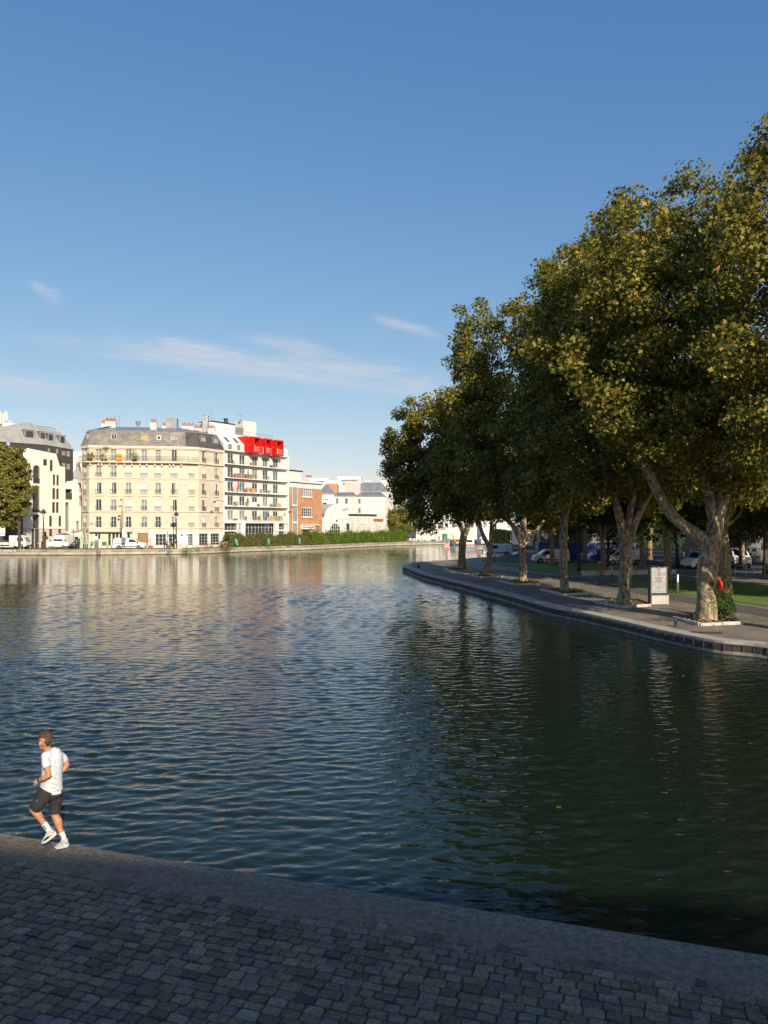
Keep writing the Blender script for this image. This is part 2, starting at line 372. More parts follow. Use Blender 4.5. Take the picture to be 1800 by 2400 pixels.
# ---- promontory on the right
rf_px = [(960,1333),(1000,1347),(1080,1366),(1140,1381),(1200,1396),(1281,1419),(1357,1434),(1460,1456),(1562,1479),(1675,1500),(1800,1513)]
rfront = [tuple(GP(x,y,ZR)[:2]) for x,y in rf_px][::-1]
rback = [tuple(GP(x,y,ZR)[:2]) for x,y in [(946,1327),(960,1319),(1000,1315),(1060,1311.5),(1130,1306),(1200,1302)]]
edge = [(60,0),(42,7),(30,14.5),(22,22.5),(18,28)] + rfront + rback + [(30,133),(45,148),(58,171)]
edge = fillet(edge, 5)            # runs from the camera's right out to the tip and back
land = [(p[0],p[1]) for p in edge] + [(300,171),(300,0)]
M['cobble_r'] = brickmat('cobbled_promenade', (.36,.31,.245),(.26,.225,.185),(.08,.07,.055), .17,.12,.012, swap='XY', bump=.015, noise=.35, rot=R(-75))
g = MB(); g.poly([(p[0],p[1],ZR) for p in land][::-1]); struct('promenade_ground', g, M['cobble_r'])
e0 = edge; e_in = offset_line(edge, -0.85)
g = MB()
g.m=0; strip(g, e_in, e0, ZR+.012, ZR+.012); strip(g, e0, e0, ZR+.012, ZR-.10); strip(g, e_in, e_in, ZR, ZR+.012)
g.m=1; lo = offset_line(edge, .02); strip(g, lo, lo, ZR-.10, .10); strip(g, e0, lo, ZR-.10, ZR-.10)
g.m=2; lo = offset_line(edge, .10); strip(g, lo, lo, .18, .04); strip(g, offset_line(edge,.02), lo, .18, .18)
g.m=3; strip(g, lo, lo, .04, -.4)
# timber fender blocks with posts between them
L_ = 0; acc = []
for i in range(len(edge)-1):
    a, b_ = Vector(edge[i]), Vector(edge[i+1]); d = b_-a; n = max(1, round(d.length/1.05)); t = d.normalized(); nl = Vector((-t.y, t.x))
    for k in range(n):
        p = a + d*(k/n); q = a + d*((k+.93)/n)
        g.m = 4
        z0, z1 = .20, ZR-.13
        w0, w1 = nl*.02, nl*(.10 + .02*random.random())
        P = [p+w0, q+w0, q+w1, p+w1]
        g.prism([tuple(x) for x in P], z0, z1)
        if k % 2 == 0:
            g.m = 5; c0 = a+d*((k+.965)/n); P=[c0+t*-.035+w1, c0+t*.035+w1, c0+t*.035+w1+nl*.03, c0-t*.035+w1+nl*.03]; g.prism([tuple(x) for x in P], z0, z1+.03)
M['wallgrey'] = mat('quay_concrete', (.30,.28,.245), (.17,.16,.14), 1.4, .85, .01, 14)
struct('promenade_quay_wall', g, [M['coping'], M['timber'], M['wallgrey'], M['algae'], M['timber'], M['timber']])
def ground_patch(name, px, material, dz, z=ZR):
    g = MB(); P = [GP(x,y,z) for x,y in px]; g.poly([(p.x,p.y,z+dz) for p in P]); 
    o = struct(name, g, material); return o
M['grass'] = mat('lawn_grass', (.17,.29,.035), (.10,.19,.024), 9, .9, .04, 40, stretch=(1,.35,1))
M['paving'] = brickmat('light_paving', (.34,.30,.25),(.27,.24,.20),(.11,.10,.08), .35,.18,.01, swap='XY', bump=.006, noise=.25, rot=R(-60))
ground_patch('asphalt_path', [(1125,1333),(1300,1358),(1460,1385),(1640,1419),(1800,1447),(2300,1560),(2300,1490),(1800,1428),(1640,1402),(1500,1381),(1380,1357),(1250,1338),(1140,1325)], M['asphalt'], .008)
ground_patch('lawn', [(1235,1334.5),(1330,1346),(1372,1346.5),(1365,1338),(1500,1335),(1500,1322),(1135,1319),(1180,1326)], M['grass'], .03)
ground_patch('lawn', [(1385,1356),(1500,1379),(1640,1399),(1800,1421),(2200,1480),(2200,1410),(1800,1372),(1640,1362),(1460,1352.5)], M['grass'], .03)
ground_patch('light_path', [(1140,1321),(1235,1335),(1330,1346.5),(1372,1347),(1560,1350),(1800,1366),(1800,1371.5),(1640,1361.5),(1460,1352),(1385,1355),(1300,1350),(1210,1342),(1120,1330)], M['paving'], .016)

ground_patch('park_road', [(1196,1301.8),(1150,1306.5),(1128,1316),(1240,1320.5),(1500,1321),(1520,1334),(1700,1334),(2100,1334),(2100,1270),(1300,1270)], mat('dark_road',(.05,.048,.046),(.038,.037,.036),2,.85,.003,40), .012)  # dark surface laid on the road to put the park's shade into its colour
# ---- near quay: speckled coping and real cobbles
nd = Vector((10.6,-3.51)).normalized(); nn = Vector((nd.y, -nd.x)) # nn points towards the camera side
E0 = Vector((-6.18,12.36))
def NQ(u, v, z=ZN): p = E0 + nd*u + nn*v; return (p.x, p.y, z)
if (E0+nn)[1] > E0[1]: nn = -nn
g = MB(); g.add([NQ(-40,0.9,ZN-.024),NQ(50,0.9,ZN-.024),NQ(50,26,ZN-.024),NQ(-40,26,ZN-.024)], [(0,1,2,3)])
M['joint'] = mat('sandy_joint', (.10,.084,.062), (.045,.038,.03), 6, .95, .01, 60)
struct('pavement_bed', g, M['joint'])
def speck():
    m = mat('speckled_coping', (.25,.19,.125), (.11,.086,.058), 16, .8, .010, 60, detail=9, lo=.38, hi=.62); nt = m.node_tree; b = nt.nodes['Principled BSDF']
    v = nt.nodes.new('ShaderNodeTexVoronoi'); v.inputs['Scale'].default_value = 38; v.inputs['Randomness'].default_value = 1
    t = nt.nodes['Texture Coordinate'] if 'Texture Coordinate' in nt.nodes else nt.nodes.new('ShaderNodeTexCoord')
    nt.links.new(t.outputs['Object'], v.inputs['Vector'])
    sp = nt.nodes.new('ShaderNodeSeparateColor'); nt.links.new(v.outputs['Color'], sp.inputs[0])
    gt = nt.nodes.new('ShaderNodeMath'); gt.operation='GREATER_THAN'; gt.inputs[1].default_value=.82; nt.links.new(sp.outputs[0], gt.inputs[0])
    mx2 = nt.nodes.new('ShaderNodeMixRGB'); mx2.inputs[2].default_value=(.21,.20,.18,1); nt.links.new(gt.outputs[0], mx2.inputs[0])
    src = nt.nodes[m['mix']].outputs[0]; nt.links.new(src, mx2.inputs[1]); nt.links.new(mx2.outputs[0], b.inputs['Base Color']); return m
M['speck'] = speck(); M['smoothc'] = mat('worn_concrete', (.23,.175,.115), (.125,.097,.065), 11, .85, .008, 60, detail=10, lo=.36, hi=.64)
g = MB(); rg = random.Random(4)
us = [-40]+[ -9+ i*.12 for i in range(150)]+[50]
wv = [.30+.025*math.sin(i*.37)+.02*rg.random() for i in range(len(us))]; wb=[.66+.06*math.sin(i*.21)+.07*rg.random() for i in range(len(us))]
ed = [.012*(rg.random()-.5) for _ in us]
for i in range(len(us)-1):
    a, b_ = us[i], us[i+1]
    g.m=0
    g.add([NQ(a,ed[i]+.03,ZN),NQ(b_,ed[i+1]+.03,ZN),NQ(b_,wv[i+1],ZN+.004),NQ(a,wv[i],ZN+.004)], [(0,3,2,1)])
    g.add([NQ(a,ed[i],ZN-.03),NQ(b_,ed[i+1],ZN-.03),NQ(b_,ed[i+1]+.03,ZN),NQ(a,ed[i]+.03,ZN)], [(0,3,2,1)])
    g.add([NQ(a,0,-.5),NQ(b_,0,-.5),NQ(b_,ed[i+1],ZN-.03),NQ(a,ed[i],ZN-.03)], [(0,3,2,1)])
    g.m=1
    g.add([NQ(a,wv[i],ZN+.004),NQ(b_,wv[i+1],ZN+.004),NQ(b_,wb[i+1],ZN-.004),NQ(a,wb[i],ZN-.004)], [(0,3,2,1)])
    g.add([NQ(a,wb[i],ZN-.004),NQ(b_,wb[i+1],ZN-.004),NQ(b_,wb[i+1]+.3,ZN-.022),NQ(a,wb[i]+.3,ZN-.022)], [(0,3,2,1)])
struct('near_quay_coping', g, [M['speck'], M['smoothc']])

def cobbles():
    rg = np.random.RandomState(3); V=[]; Fc=[]; col=[]
    v = .74; row = 0
    while v < 9.5:
        h = .145*(1+.06*rg.randn()); u = -5 - rg.rand()*.2
        far = v > 5.2
        while u < 16.5:
            wd = .205*(1+.13*rg.randn()); wd = min(max(wd,.13),.30)
            gp = .007+.010*rg.rand()
            x0,x1,y0,y1 = u+gp/2, u+wd-gp/2, v+gp/2, v+h-gp/2
            jit = rg.randn(8)*.006
            c = [(x0+jit[0],y0+jit[1]),(x1+jit[2],y0+jit[3]),(x1+jit[4],y1+jit[5]),(x0+jit[6],y1+jit[7])]
            cx, cy = (x0+x1)/2+ .004*rg.randn(), (y0+y1)/2
            top = ZN-.006+.004*rg.randn(); tl = rg.randn(2)*.02
            # octagonal stone: rounded corners, three rings
            def ringp(k, cut, z):
                out=[]
                for q in range(4):
                    a = c[q]; nx_, pv = c[(q+1)%4], c[(q-1)%4]
                    for tgt in (pv, nx_):
                        x = a[0]+(tgt[0]-a[0])*cut; y = a[1]+(tgt[1]-a[1])*cut
                        x = cx+(x-cx)*k; y = cy+(y-cy)*k
                        zz = z + (x-cx)*tl[0]*1.3+(y-cy)*tl[1]*1.3
                        out.append((x,y,zz))
                return out
            rings = ringp(1,.10,ZN-.06)+ringp(.99,.11,top-.012)+ringp(.955,.13,top-.003)+ringp(.88,.15,top)
            o = len(V)
            V += [NQ(p[0],p[1],p[2]) for p in rings]
            for k in range(3):
                for i in range(8):
                    j=(i+1)%8; Fc.append((o+k*8+i,o+k*8+j,o+k*8+8+j,o+k*8+8+i))
            Fc.append(tuple(o+24+i for i in range(8)))
            b_ = .118*(1+.24*rg.randn()); b_ = min(max(b_,.055),.21); tint = rg.randn()*.07
            t2 = rg.rand()
            b_ *= 1.18; cc = (b_*(1.42+tint), b_*(1.10+.006*rg.randn()), b_*(.76-tint))
            if t2 < .09: cc = (b_*1.18, b_*.93, b_*.82)
            col += [(*cc,1)]*32
            u += wd
        v += h; row += 1
    me = bpy.data.meshes.new('cobbled_pavement'); me.from_pydata(V,[],Fc)
    ca = me.color_attributes.new('Col','FLOAT_COLOR','POINT'); ca.data.foreach_set('color', np.array(col,dtype=np.float32).ravel())
    m = mat('cobble_stone', (1.08,1.03,.94), (.62,.61,.60), 22, .7, .010, 70, spec=.3, detail=9, lo=.38, hi=.62)
    nt = m.node_tree; at = nt.nodes.new('ShaderNodeAttribute'); at.attribute_name='Col'
    mu = nt.nodes.new('ShaderNodeMixRGB'); mu.blend_type='MULTIPLY'; mu.inputs[0].default_value=1
    nt.links.new(nt.nodes[m['mix']].outputs[0], mu.inputs[1]); nt.links.new(at.outputs['Color'], mu.inputs[2]); nt.links.new(mu.outputs[0], nt.nodes['Principled BSDF'].inputs['Base Color'])
    me.materials.append(m); me.update()
    o = link('cobbled_pavement', me); o['kind']='structure'
cobbles()
# floating plane leaves
# unseen block added and placed so its roofline shades the near quay
b = thing('apartment_block', 'stone apartment block standing behind the viewer, shading the near quay', 'building', (11.2,-27.6,0), math.atan2(-.15,1))
g = MB(); g.box(-90,26,0,-12,0,18.2); obj('wall', g, M['offwhite'], b)
g = MB(); g.prism([(-90,0),(26,0),(26,-12),(-90,-12)],18.2,18.5)
g.add([(-90,0,18.5),(26,0,18.5),(26,-12,18.5),(-90,-12,18.5),(-90,-.3,20.6),(26,-.3,20.6),(26,-11,20.6),(-90,-11,20.6)],[(0,1,5,4),(1,2,6,5),(2,3,7,6),(3,0,4,7),(4,5,6,7)])
obj('roof', g, M['zinc'], b)
# ================================================================== buildings
M['stone'] = brickmat('cream_stone', (.66,.585,.455),(.62,.545,.425),(.44,.38,.29), 1.3,.42,.012, swap='XZ', bump=.012, noise=.14)
M['trim'] = mat('cream_trim', (.70,.625,.50), (.60,.53,.42), 1, .75)
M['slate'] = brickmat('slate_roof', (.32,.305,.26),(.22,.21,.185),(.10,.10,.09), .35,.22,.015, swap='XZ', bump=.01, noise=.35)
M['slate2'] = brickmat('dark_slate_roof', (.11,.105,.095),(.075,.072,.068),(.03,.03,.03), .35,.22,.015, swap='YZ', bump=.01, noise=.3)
M['brick'] = brickmat('brick_wall', (.56,.28,.14),(.47,.22,.11),(.48,.32,.20), .45,.15,.012, swap='XZ', bump=.004, noise=.25)
M['concrete'] = mat('pale_concrete', (.70,.67,.61), (.62,.59,.54), .35, .8)
M['darkclad'] = mat('dark_cladding', (.045,.045,.047), (.035,.035,.037), 1, .6)
M['tile'] = brickmat('pale_tile_base', (.54,.50,.44),(.50,.465,.41),(.30,.28,.25), .6,.6,.01, swap='XZ', bump=.003, noise=.12)
M['pot'] = mat('chimney_pot', (.45,.17,.08), (.30,.10,.05), 5, .8)
M['board'] = mat('shutter_white', (.72,.70,.64), (.62,.60,.55), 3, .6)
M['orange'] = mat('orange_blind', (.62,.36,.10), None, 2, .7)
M['louvre'] = mat('rail_iron', (.10,.12,.11), None, 2, .5)
M['railw'] = mat('rail_white', (.62,.64,.60), None, 2, .4)
M['zincseam'] = brickmat('seamed_zinc', (.36,.36,.34),(.33,.33,.315),(.20,.20,.19), .55,40,.03, swap='XZ', bump=.02, noise=.2, offset=0)
M['bluewin'] = mat('blue_window', (.05,.12,.17), (.08,.17,.22), 1, .1, spec=.8)
M['glassblock'] = brickmat('coloured_glass_block', (.16,.30,.36),(.42,.32,.08),(.30,.30,.27), .42,.2,.05, swap='XZ', bump=.003, noise=.1)

class Fac:      # a vertical facade plane: photo pixels to (u along it, z)
    def __init__(s, o, a): s.o = Vector((o[0], o[1], 0)); s.a = a; s.d = Vector((math.cos(a), math.sin(a), 0))
    def uz(s, px, py=None):
        k = (px-900)/F_PX; u = (k*s.o.y-s.o.x)/(s.d.x-k*s.d.y); Y = s.o.y+u*s.d.y
        return u if py is None else (u, HC+(HY-py)*Y/F_PX)
    def z(s, px, py): return s.uz(px, py)[1]
    def at(s, u, y=0): n = Vector((-s.d.y, s.d.x, 0)); return s.o+s.d*u+n*y
    def M(s): return Matrix.Translation(s.o) @ Matrix.Rotation(s.a, 4, 'Z')
class Bld:
    def __init__(s, name, label, cat, fac, z=ZF): s.fac = fac; s.t = thing(name, label, cat, (fac.o.x, fac.o.y, z), fac.a); s.z = z; s.inv = (Matrix.Translation((fac.o.x,fac.o.y,z)) @ Matrix.Rotation(fac.a,4,'Z')).inverted()
    def rel(s, fac): return s.inv @ fac.M()      # facade coords (world z) -> thing coords
def wall_holes(mb, u0, u1, z0, z1, holes, depth=.3):
    us = sorted({u0,u1,*[h[0] for h in holes],*[h[1] for h in holes]}); zs = sorted({z0,z1,*[h[2] for h in holes],*[h[3] for h in holes]})
    us=[u for u in us if u0<=u<=u1]; zs=[z for z in zs if z0<=z<=z1]
    for i in range(len(us)-1):
        # merge vertically where possible
        start=None
        for j in range(len(zs)-1):
            cu, cz = (us[i]+us[i+1])/2, (zs[j]+zs[j+1])/2
            hole = any(h[0]<cu<h[1] and h[2]<cz<h[3] for h in holes)
            if not hole and start is None: start = zs[j]
            if start is not None and (hole or j==len(zs)-2):
                e = zs[j] if hole else zs[j+1]
                mb.quad((us[i],0,start),(us[i+1],0,start),(us[i+1],0,e),(us[i],0,e)); start=None
    for a,b,c,d in holes:
        mb.quad((a,0,c),(a,depth,c),(a,depth,d),(a,0,d)); mb.quad((b,0,c),(b,0,d),(b,depth,d),(b,depth,c))
        mb.quad((a,0,c),(b,0,c),(b,depth,c),(a,depth,c)); mb.quad((a,0,d),(a,depth,d),(b,depth,d),(b,0,d))
_wc = {}
def win_meshes(w, h, nx, nz, fm, pm, t=.06):
    k = (round(w,2),round(h,2),nx,nz,fm,pm,t)
    if k not in _wc:
        w, h = round(w,2), round(h,2)
        f = MB(); f.box(-w/2,-w/2+t,0,.06,0,h); f.box(w/2-t,w/2,0,.06,0,h); f.box(-w/2+t,w/2-t,0,.06,0,t); f.box(-w/2+t,w/2-t,0,.06,h-t,h)
        for i in range(1,nx): x=-w/2+w*i/nx; f.box(x-t*.6,x+t*.6,.005,.055,t,h-t)
        for i in range(1,nz): z=h*i/nz; f.box(-w/2+t,w/2-t,.01,.05,z-t*.3,z+t*.3)
        p = MB(); p.box(-w/2+t*.5,w/2-t*.5,.035,.045,t*.5,h-t*.5)
        _wc[k] = (f.mesh('window', M[fm]), p.mesh('pane', M[pm]))
    return _wc[k]
def add_win(B, Mx, u, z, w, h, nx=2, nz=1, fm='white', pm='glass', y=.2, t=.06):
    f, p = win_meshes(w, h, nx, nz, fm, pm, t)
    o = link('window', f, B.t, M=Mx @ Matrix.Translation((u,y,z))); link('pane', p, o); return o
_rc = {}
def add_rail(B, Mx, u, z, w, h=.95, y=-.14, m='louvre', pitch=.12):
    k=(round(w,1),h,m,pitch)
    if k not in _rc:
        w=round(w,1); r=MB(); r.box(-w/2,w/2,-.02,.02,h-.04,h); r.box(-w/2,w/2,-.015,.015,.06,.09); r.box(-w/2,w/2,-.015,.015,h-.22,h-.20)
        n=max(2,int(w/pitch))
        for i in range(n+1): x=-w/2+w*i/n; r.box(x-.012,x+.012,-.012,.012,.0,h-.04)
        r.box(-w/2,-w/2+.03,0,-y-.03 if y<0 else .1,h-.04,h); r.box(w/2-.03,w/2,0,-y-.03 if y<0 else .1,h-.04,h)
        _rc[k]=r.mesh('railing', M[m])
    return link('railing', _rc[k], B.t, M=Mx @ Matrix.Translation((u,y,z)))
def inset(poly, d):     # convex CCW polygon moved inwards
    n=len(poly); out=[]
    for i in range(n):
        p0,p1,p2=[Vector((*poly[(i+k)%n],0)) for k in (-1,0,1)]
        a=(p1-p0).normalized(); b=(p2-p1).normalized(); na=Vector((-a.y,a.x,0)); nb=Vector((-b.y,b.x,0))
        m=(na+nb); m=m/max(.3,m.dot(na)); q=p1+m*d; out.append((q.x,q.y))
    return out
def rings(mb, rs, mats_=None, cap=True):
    n=len(rs[0][0])
    for i in range(len(rs)-1):
        (a,za),(b,zb)=rs[i],rs[i+1]
        if mats_: mb.m=mats_[i]
        for k in range(n):
            j=(k+1)%n; mb.quad((*a[k],za),(*a[j],za),(*b[j],zb),(*b[k],zb))
    if cap:
        if mats_: mb.m=mats_[-1]
        mb.poly([(*p,rs[-1][1]) for p in rs[-1][0]])
def potrow(mb, x0, x1, y, z, n, h=.7, r=.13):
    for i in range(n):
        x=x0+(x1-x0)*(i+.5)/n; hh=h*(1+.25*math.sin(i*2.3)); mb.lathe([(r,0),(r*.85,hh*.8),(r*1.1,hh*.85),(r*.9,hh)],(x,y,z),7)
def loc2(B, p): v = B.inv @ Vector((p[0],p[1],0)); return (v.x,v.y)

# ------------------------------------------------ cream corner building
fF = Fac(GP(209, HY+1800*(HC-ZF)/150, ZF), math.atan(.153))
uR = fF.uz(435); cR = fF.at(uR); fC = Fac(cR, R(31)); uC = fC.uz(466); cC = fC.at(uC)
fS = Fac(cC, math.atan(1.75)); uS = fS.uz(522.5); cS = fS.at(uS)
aL = math.atan(.153)-R(48); Lk=(192-900)/F_PX
# left chamfer runs from its far left end to the front corner
dL = Vector((math.cos(aL), math.sin(aL),0)); o_ = fF.o
tL = (o_.x-Lk*o_.y)/(dL.x-Lk*dL.y); fL = Fac(o_-dL*tL, aL)
B = Bld('cream_apartment_building', 'cream stone six storey corner building with grey mansard roof and green shopfront', 'building', fF)
z_ = lambda py, px=300: fF.z(px, py)
zl = {k: z_(v) for k, v in dict(corn=1045.5, arris=1009, bal0=1085, bal1=1081, f5b=1121.5, c4=1162.5, c3=1199.5, c2=1239.0, shop=1241.5).items()}
rows = [(1053,1079.5),(1092,1118.5),(1131.5,1157.5),(1171,1197),(1211,1236)]
rowz = [(z_(b_), z_(a)) for a, b_ in rows]
G = 1.03
walls = MB()
colsF = [231,266,301,337.6,370.3,408]
rg = random.Random(11)
def facade(fac, cols, w, u0, u1, blind=False, shop=None):
    Mx = B.rel(fac); walls.M = Mx; walls.m = 0; holes = []
    for c in cols:
        u = fac.uz(c)
        for ri,(a,b_) in enumerate(rowz): holes.append((u-w/2,u+w/2,a,b_))
    for h in (shop or []): holes.append(h)
    wall_holes(walls, u0, u1, ZF, zl['corn'], holes, .28 if not blind else .08)
    return Mx
styles = {0:'ggggccgg',1:'gcbbbb',2:'gogccg',3:'gcbcbg',4:'cggggc'}
rowstyle = [['c','c','c','s','c','g'], ['c','c','b','b','b','b'], ['g','g','c','b','c','g'], ['g','c','b','c','b','g'], ['g','g','g','c','g','c']]
def put_windows(fac, cols, w, styl, rails=True, blind=False):
    Mx = B.rel(fac)
    for ci,c in enumerate(cols):
        u = fac.uz(c)
        for ri,(a,b_) in enumerate(rowz):
            st = styl[ri][ci] if styl else ""
            if blind:
                g=MB(Mx); g.box(u-w/2,u+w/2,.05,.09,a,b_); obj('blind_panel', g, M['trim'], B.t)
            elif st=='b':
                g=MB(Mx)
                for k in range(4): x=u-w/2+w*k/4; g.box(x+.01,x+w/4-.01,.10,.13,a+.02,b_-.02)
                obj('shutter', g, M['board'], B.t)
            else: add_win(B, Mx, u, a, w, b_-a, 2, 3 if ri==4 and st=='g' else 1, 'white', {'g':'glass','c':'curtain','s':'curtain','o':'glass'}[st])
            if not blind and st=='g' and ri in (1,2,3) and rg.random()<.6:   # folded-back shutter leaf
                g=MB(Mx); s_=1 if rg.random()<.5 else -1; x=u+s_*w*.36; g.box(x-w*.13,x+w*.13,.02,.05,a+.02,b_-.02); obj('shutter', g, M['board'], B.t)
            if ri>0 or (ri==0 and not rails): add_rail(B, Mx, u, a-.02, w+.25)
            # sill and lintel
shopholes = [(fF.uz(a),fF.uz(b_),z_(d_),z_(c_)) for a,b_,c_,d_ in [(222.5,228,1250,1263.5),(229.5,235,1250,1263.5),(253,260,1250,1279),(262.5,269.5,1250,1279),(271,278,1250,1260.5),(280,287,1250,1260.5),(298,305,1250.5,1261.5),(323.5,346.5,1249.5,1285.4),(364,389,1252,1278.5),(395,413,1252,1278.5)]]
walls.m=0
facade(fF, colsF, 1.06, 0, uR, shop=shopholes)
put_windows(fF, colsF, 1.06, rowstyle)
facade(fC, [447+1.5], .88, 0, uC, blind=True, shop=[(fC.uz(441),fC.uz(451.5),z_(1283,450),z_(1251,450))])
put_windows(fC, [448.5], .88, None, blind=True)
facade(fS, [477.5,507], 1.0, 0, uS, shop=[(fS.uz(465.5+1.5),fS.uz(488),ZF+.3,fS.z(478,1250.5)),(fS.uz(493.5),fS.uz(514.5),ZF+.3,fS.z(504,1250.5))])
put_windows(fS, [477.5,507], 1.0, [['g','g'],['b','c'],['g','g'],['g','b'],['b','c']], rails=False)
facade(fL, [200.5], .9, 0, tL)
put_windows(fL, [200.5], .9, [['c']]*5)
walls.M=None
foot = [loc2(B,fL.o), loc2(B,fF.o), loc2(B,cR), loc2(B,cC), loc2(B,cS)]
back = [loc2(B, cS+Vector((-9,7,0))), loc2(B, fL.o+Vector((-1,22,0)))]
foot_all = foot+back
# closing walls at the back
for a,b_ in ((4,5),(5,6),(6,0)):
    p,q=foot_all[a],foot_all[b_]; walls.quad((*p,0),(*q,0),(*q,zl['corn']-ZF),(*p,zl['corn']-ZF))
obj('wall', walls, M['stone'], B.t)
tr = MB()
def band(z, h, out, inn=0.0, pts=foot):
    # moulding that follows the street faces
    P=[Vector((*p,0)) for p in pts]; L=[]; Lo=[]
    for i,p in enumerate(P):
        a=(P[min(i+1,len(P)-1)]-P[max(i-1,0)])
        d1=(P[i]-P[i-1]).normalized() if i>0 else (P[1]-P[0]).normalized(); d2=(P[i+1]-P[i]).normalized() if i<len(P)-1 else d1
        n=Vector((d1.y+d2.y,-(d1.x+d2.x),0)); n1=Vector((d1.y,-d1.x,0)); n=n/n.dot(n1); Lo.append(p+n*out); L.append(p+n*.004)
    z-=ZF
    for i in range(len(P)-1):
        a,b_,c,d=L[i],L[i+1],Lo[i+1],Lo[i]
        tr.quad((d.x,d.y,z),(c.x,c.y,z),(c.x,c.y,z+h),(d.x,d.y,z+h)); tr.quad((d.x,d.y,z+h),(c.x,c.y,z+h),(b_.x,b_.y,z+h),(a.x,a.y,z+h)); tr.quad((a.x,a.y,z),(b_.x,b_.y,z),(c.x,c.y,z),(d.x,d.y,z))
    for e,s_ in ((0,1),(len(P)-1,-1)):
        a,d=L[e],Lo[e]; tr.quad((a.x,a.y,z),(d.x,d.y,z),(d.x,d.y,z+h),(a.x,a.y,z+h))
band(zl['corn']-.42,.42,.32); band(zl['corn']-.62,.2,.14); band(zl['f5b'],.22,.22); band(zl['f5b']-.25,.25,.08); band(zl['c3'],.2,.22); band(zl['c2'],.26,.24)
band(zl['c2']-.55,.5,.07); band(ZF,.5,.06)
obj('cornice', tr, M['trim'], B.t)
tr = MB(); band(zl['bal0'],.2,.85, pts=foot[:3]+[loc2(B, fC.at(uC*.93))]); band(zl['bal0'],.2,.35, pts=[foot[3],foot[4]])
obj('balcony_slab', tr, M['trim'], B.t)
# consoles, window heads, pilaster ornaments
tr = MB(B.rel(fF))
for c in colsF:
    u=fF.uz(c); tr.box(u-.95,u+.95,-.22,-.002,zl['c4'],zl['c4']+.16); tr.box(u-.7,u-.5,-.15,-.002,zl['c4']-.3,zl['c4']); tr.box(u+.5,u+.7,-.15,-.002,zl['c4']-.3,zl['c4'])
for i in range(len(colsF)+1):
    cs = ([colsF[0]-17]+colsF+[colsF[-1]+17]); u=(fF.uz(cs[i])+fF.uz(cs[i+1]))/2
    for s_ in (-.75,.75): tr.box(u+s_-.12,u+s_+.12,-.5,-.002,zl['bal0']-.55,zl['bal0']-.004)
    tr.box(u-.14,u+.14,-.07,-.002,zl['bal0']-2.3,zl['bal0']-.3)
    for k in range(-2,3): tr.box(u+k*.7-.07,u+k*.7+.07,-.12,-.085,zl['f5b']-.22,zl['f5b']-.003)
for fc,cl in ((fS,[477.5,507]),(fC,[448.5])):
    tr.M=B.rel(fc)
    for c in cl: u=fc.uz(c); tr.box(u-.8,u+.8,-.2,-.002,zl['c4'],zl['c4']+.16)
obj('window_head', tr, M['trim'], B.t)
# long balcony railing
rl = MB()
P=[Vector((*p,0)) for p in foot[:3]+[loc2(B, fC.at(uC*.93))]]; zz=zl['bal1']-ZF
for i in range(3):
    d=(P[i+1]-P[i]); L_=d.length; d.normalize(); n=Vector((d.y,-d.x,0))*.78; a=P[i]+n; b_=P[i+1]+n
    if i==0: b_=b_+d*.35
    if i==1: a=a-d*.35; 
    rl.tube([a+Vector((0,0,zz+.98)),b_+Vector((0,0,zz+.98))],.03,5); rl.tube([a+Vector((0,0,zz+.1)),b_+Vector((0,0,zz+.1))],.015,4); rl.tube([a+Vector((0,0,zz+.8)),b_+Vector((0,0,zz+.8))],.012,4)
    k=int((b_-a).length/.14)
    for j in range(k+1): q=a+(b_-a)*(j/k); rl.box(q.x-.012,q.x+.012,q.y-.012,q.y+.012,zz,zz+.98)
obj('balcony_railing', rl, M['louvre'], B.t)
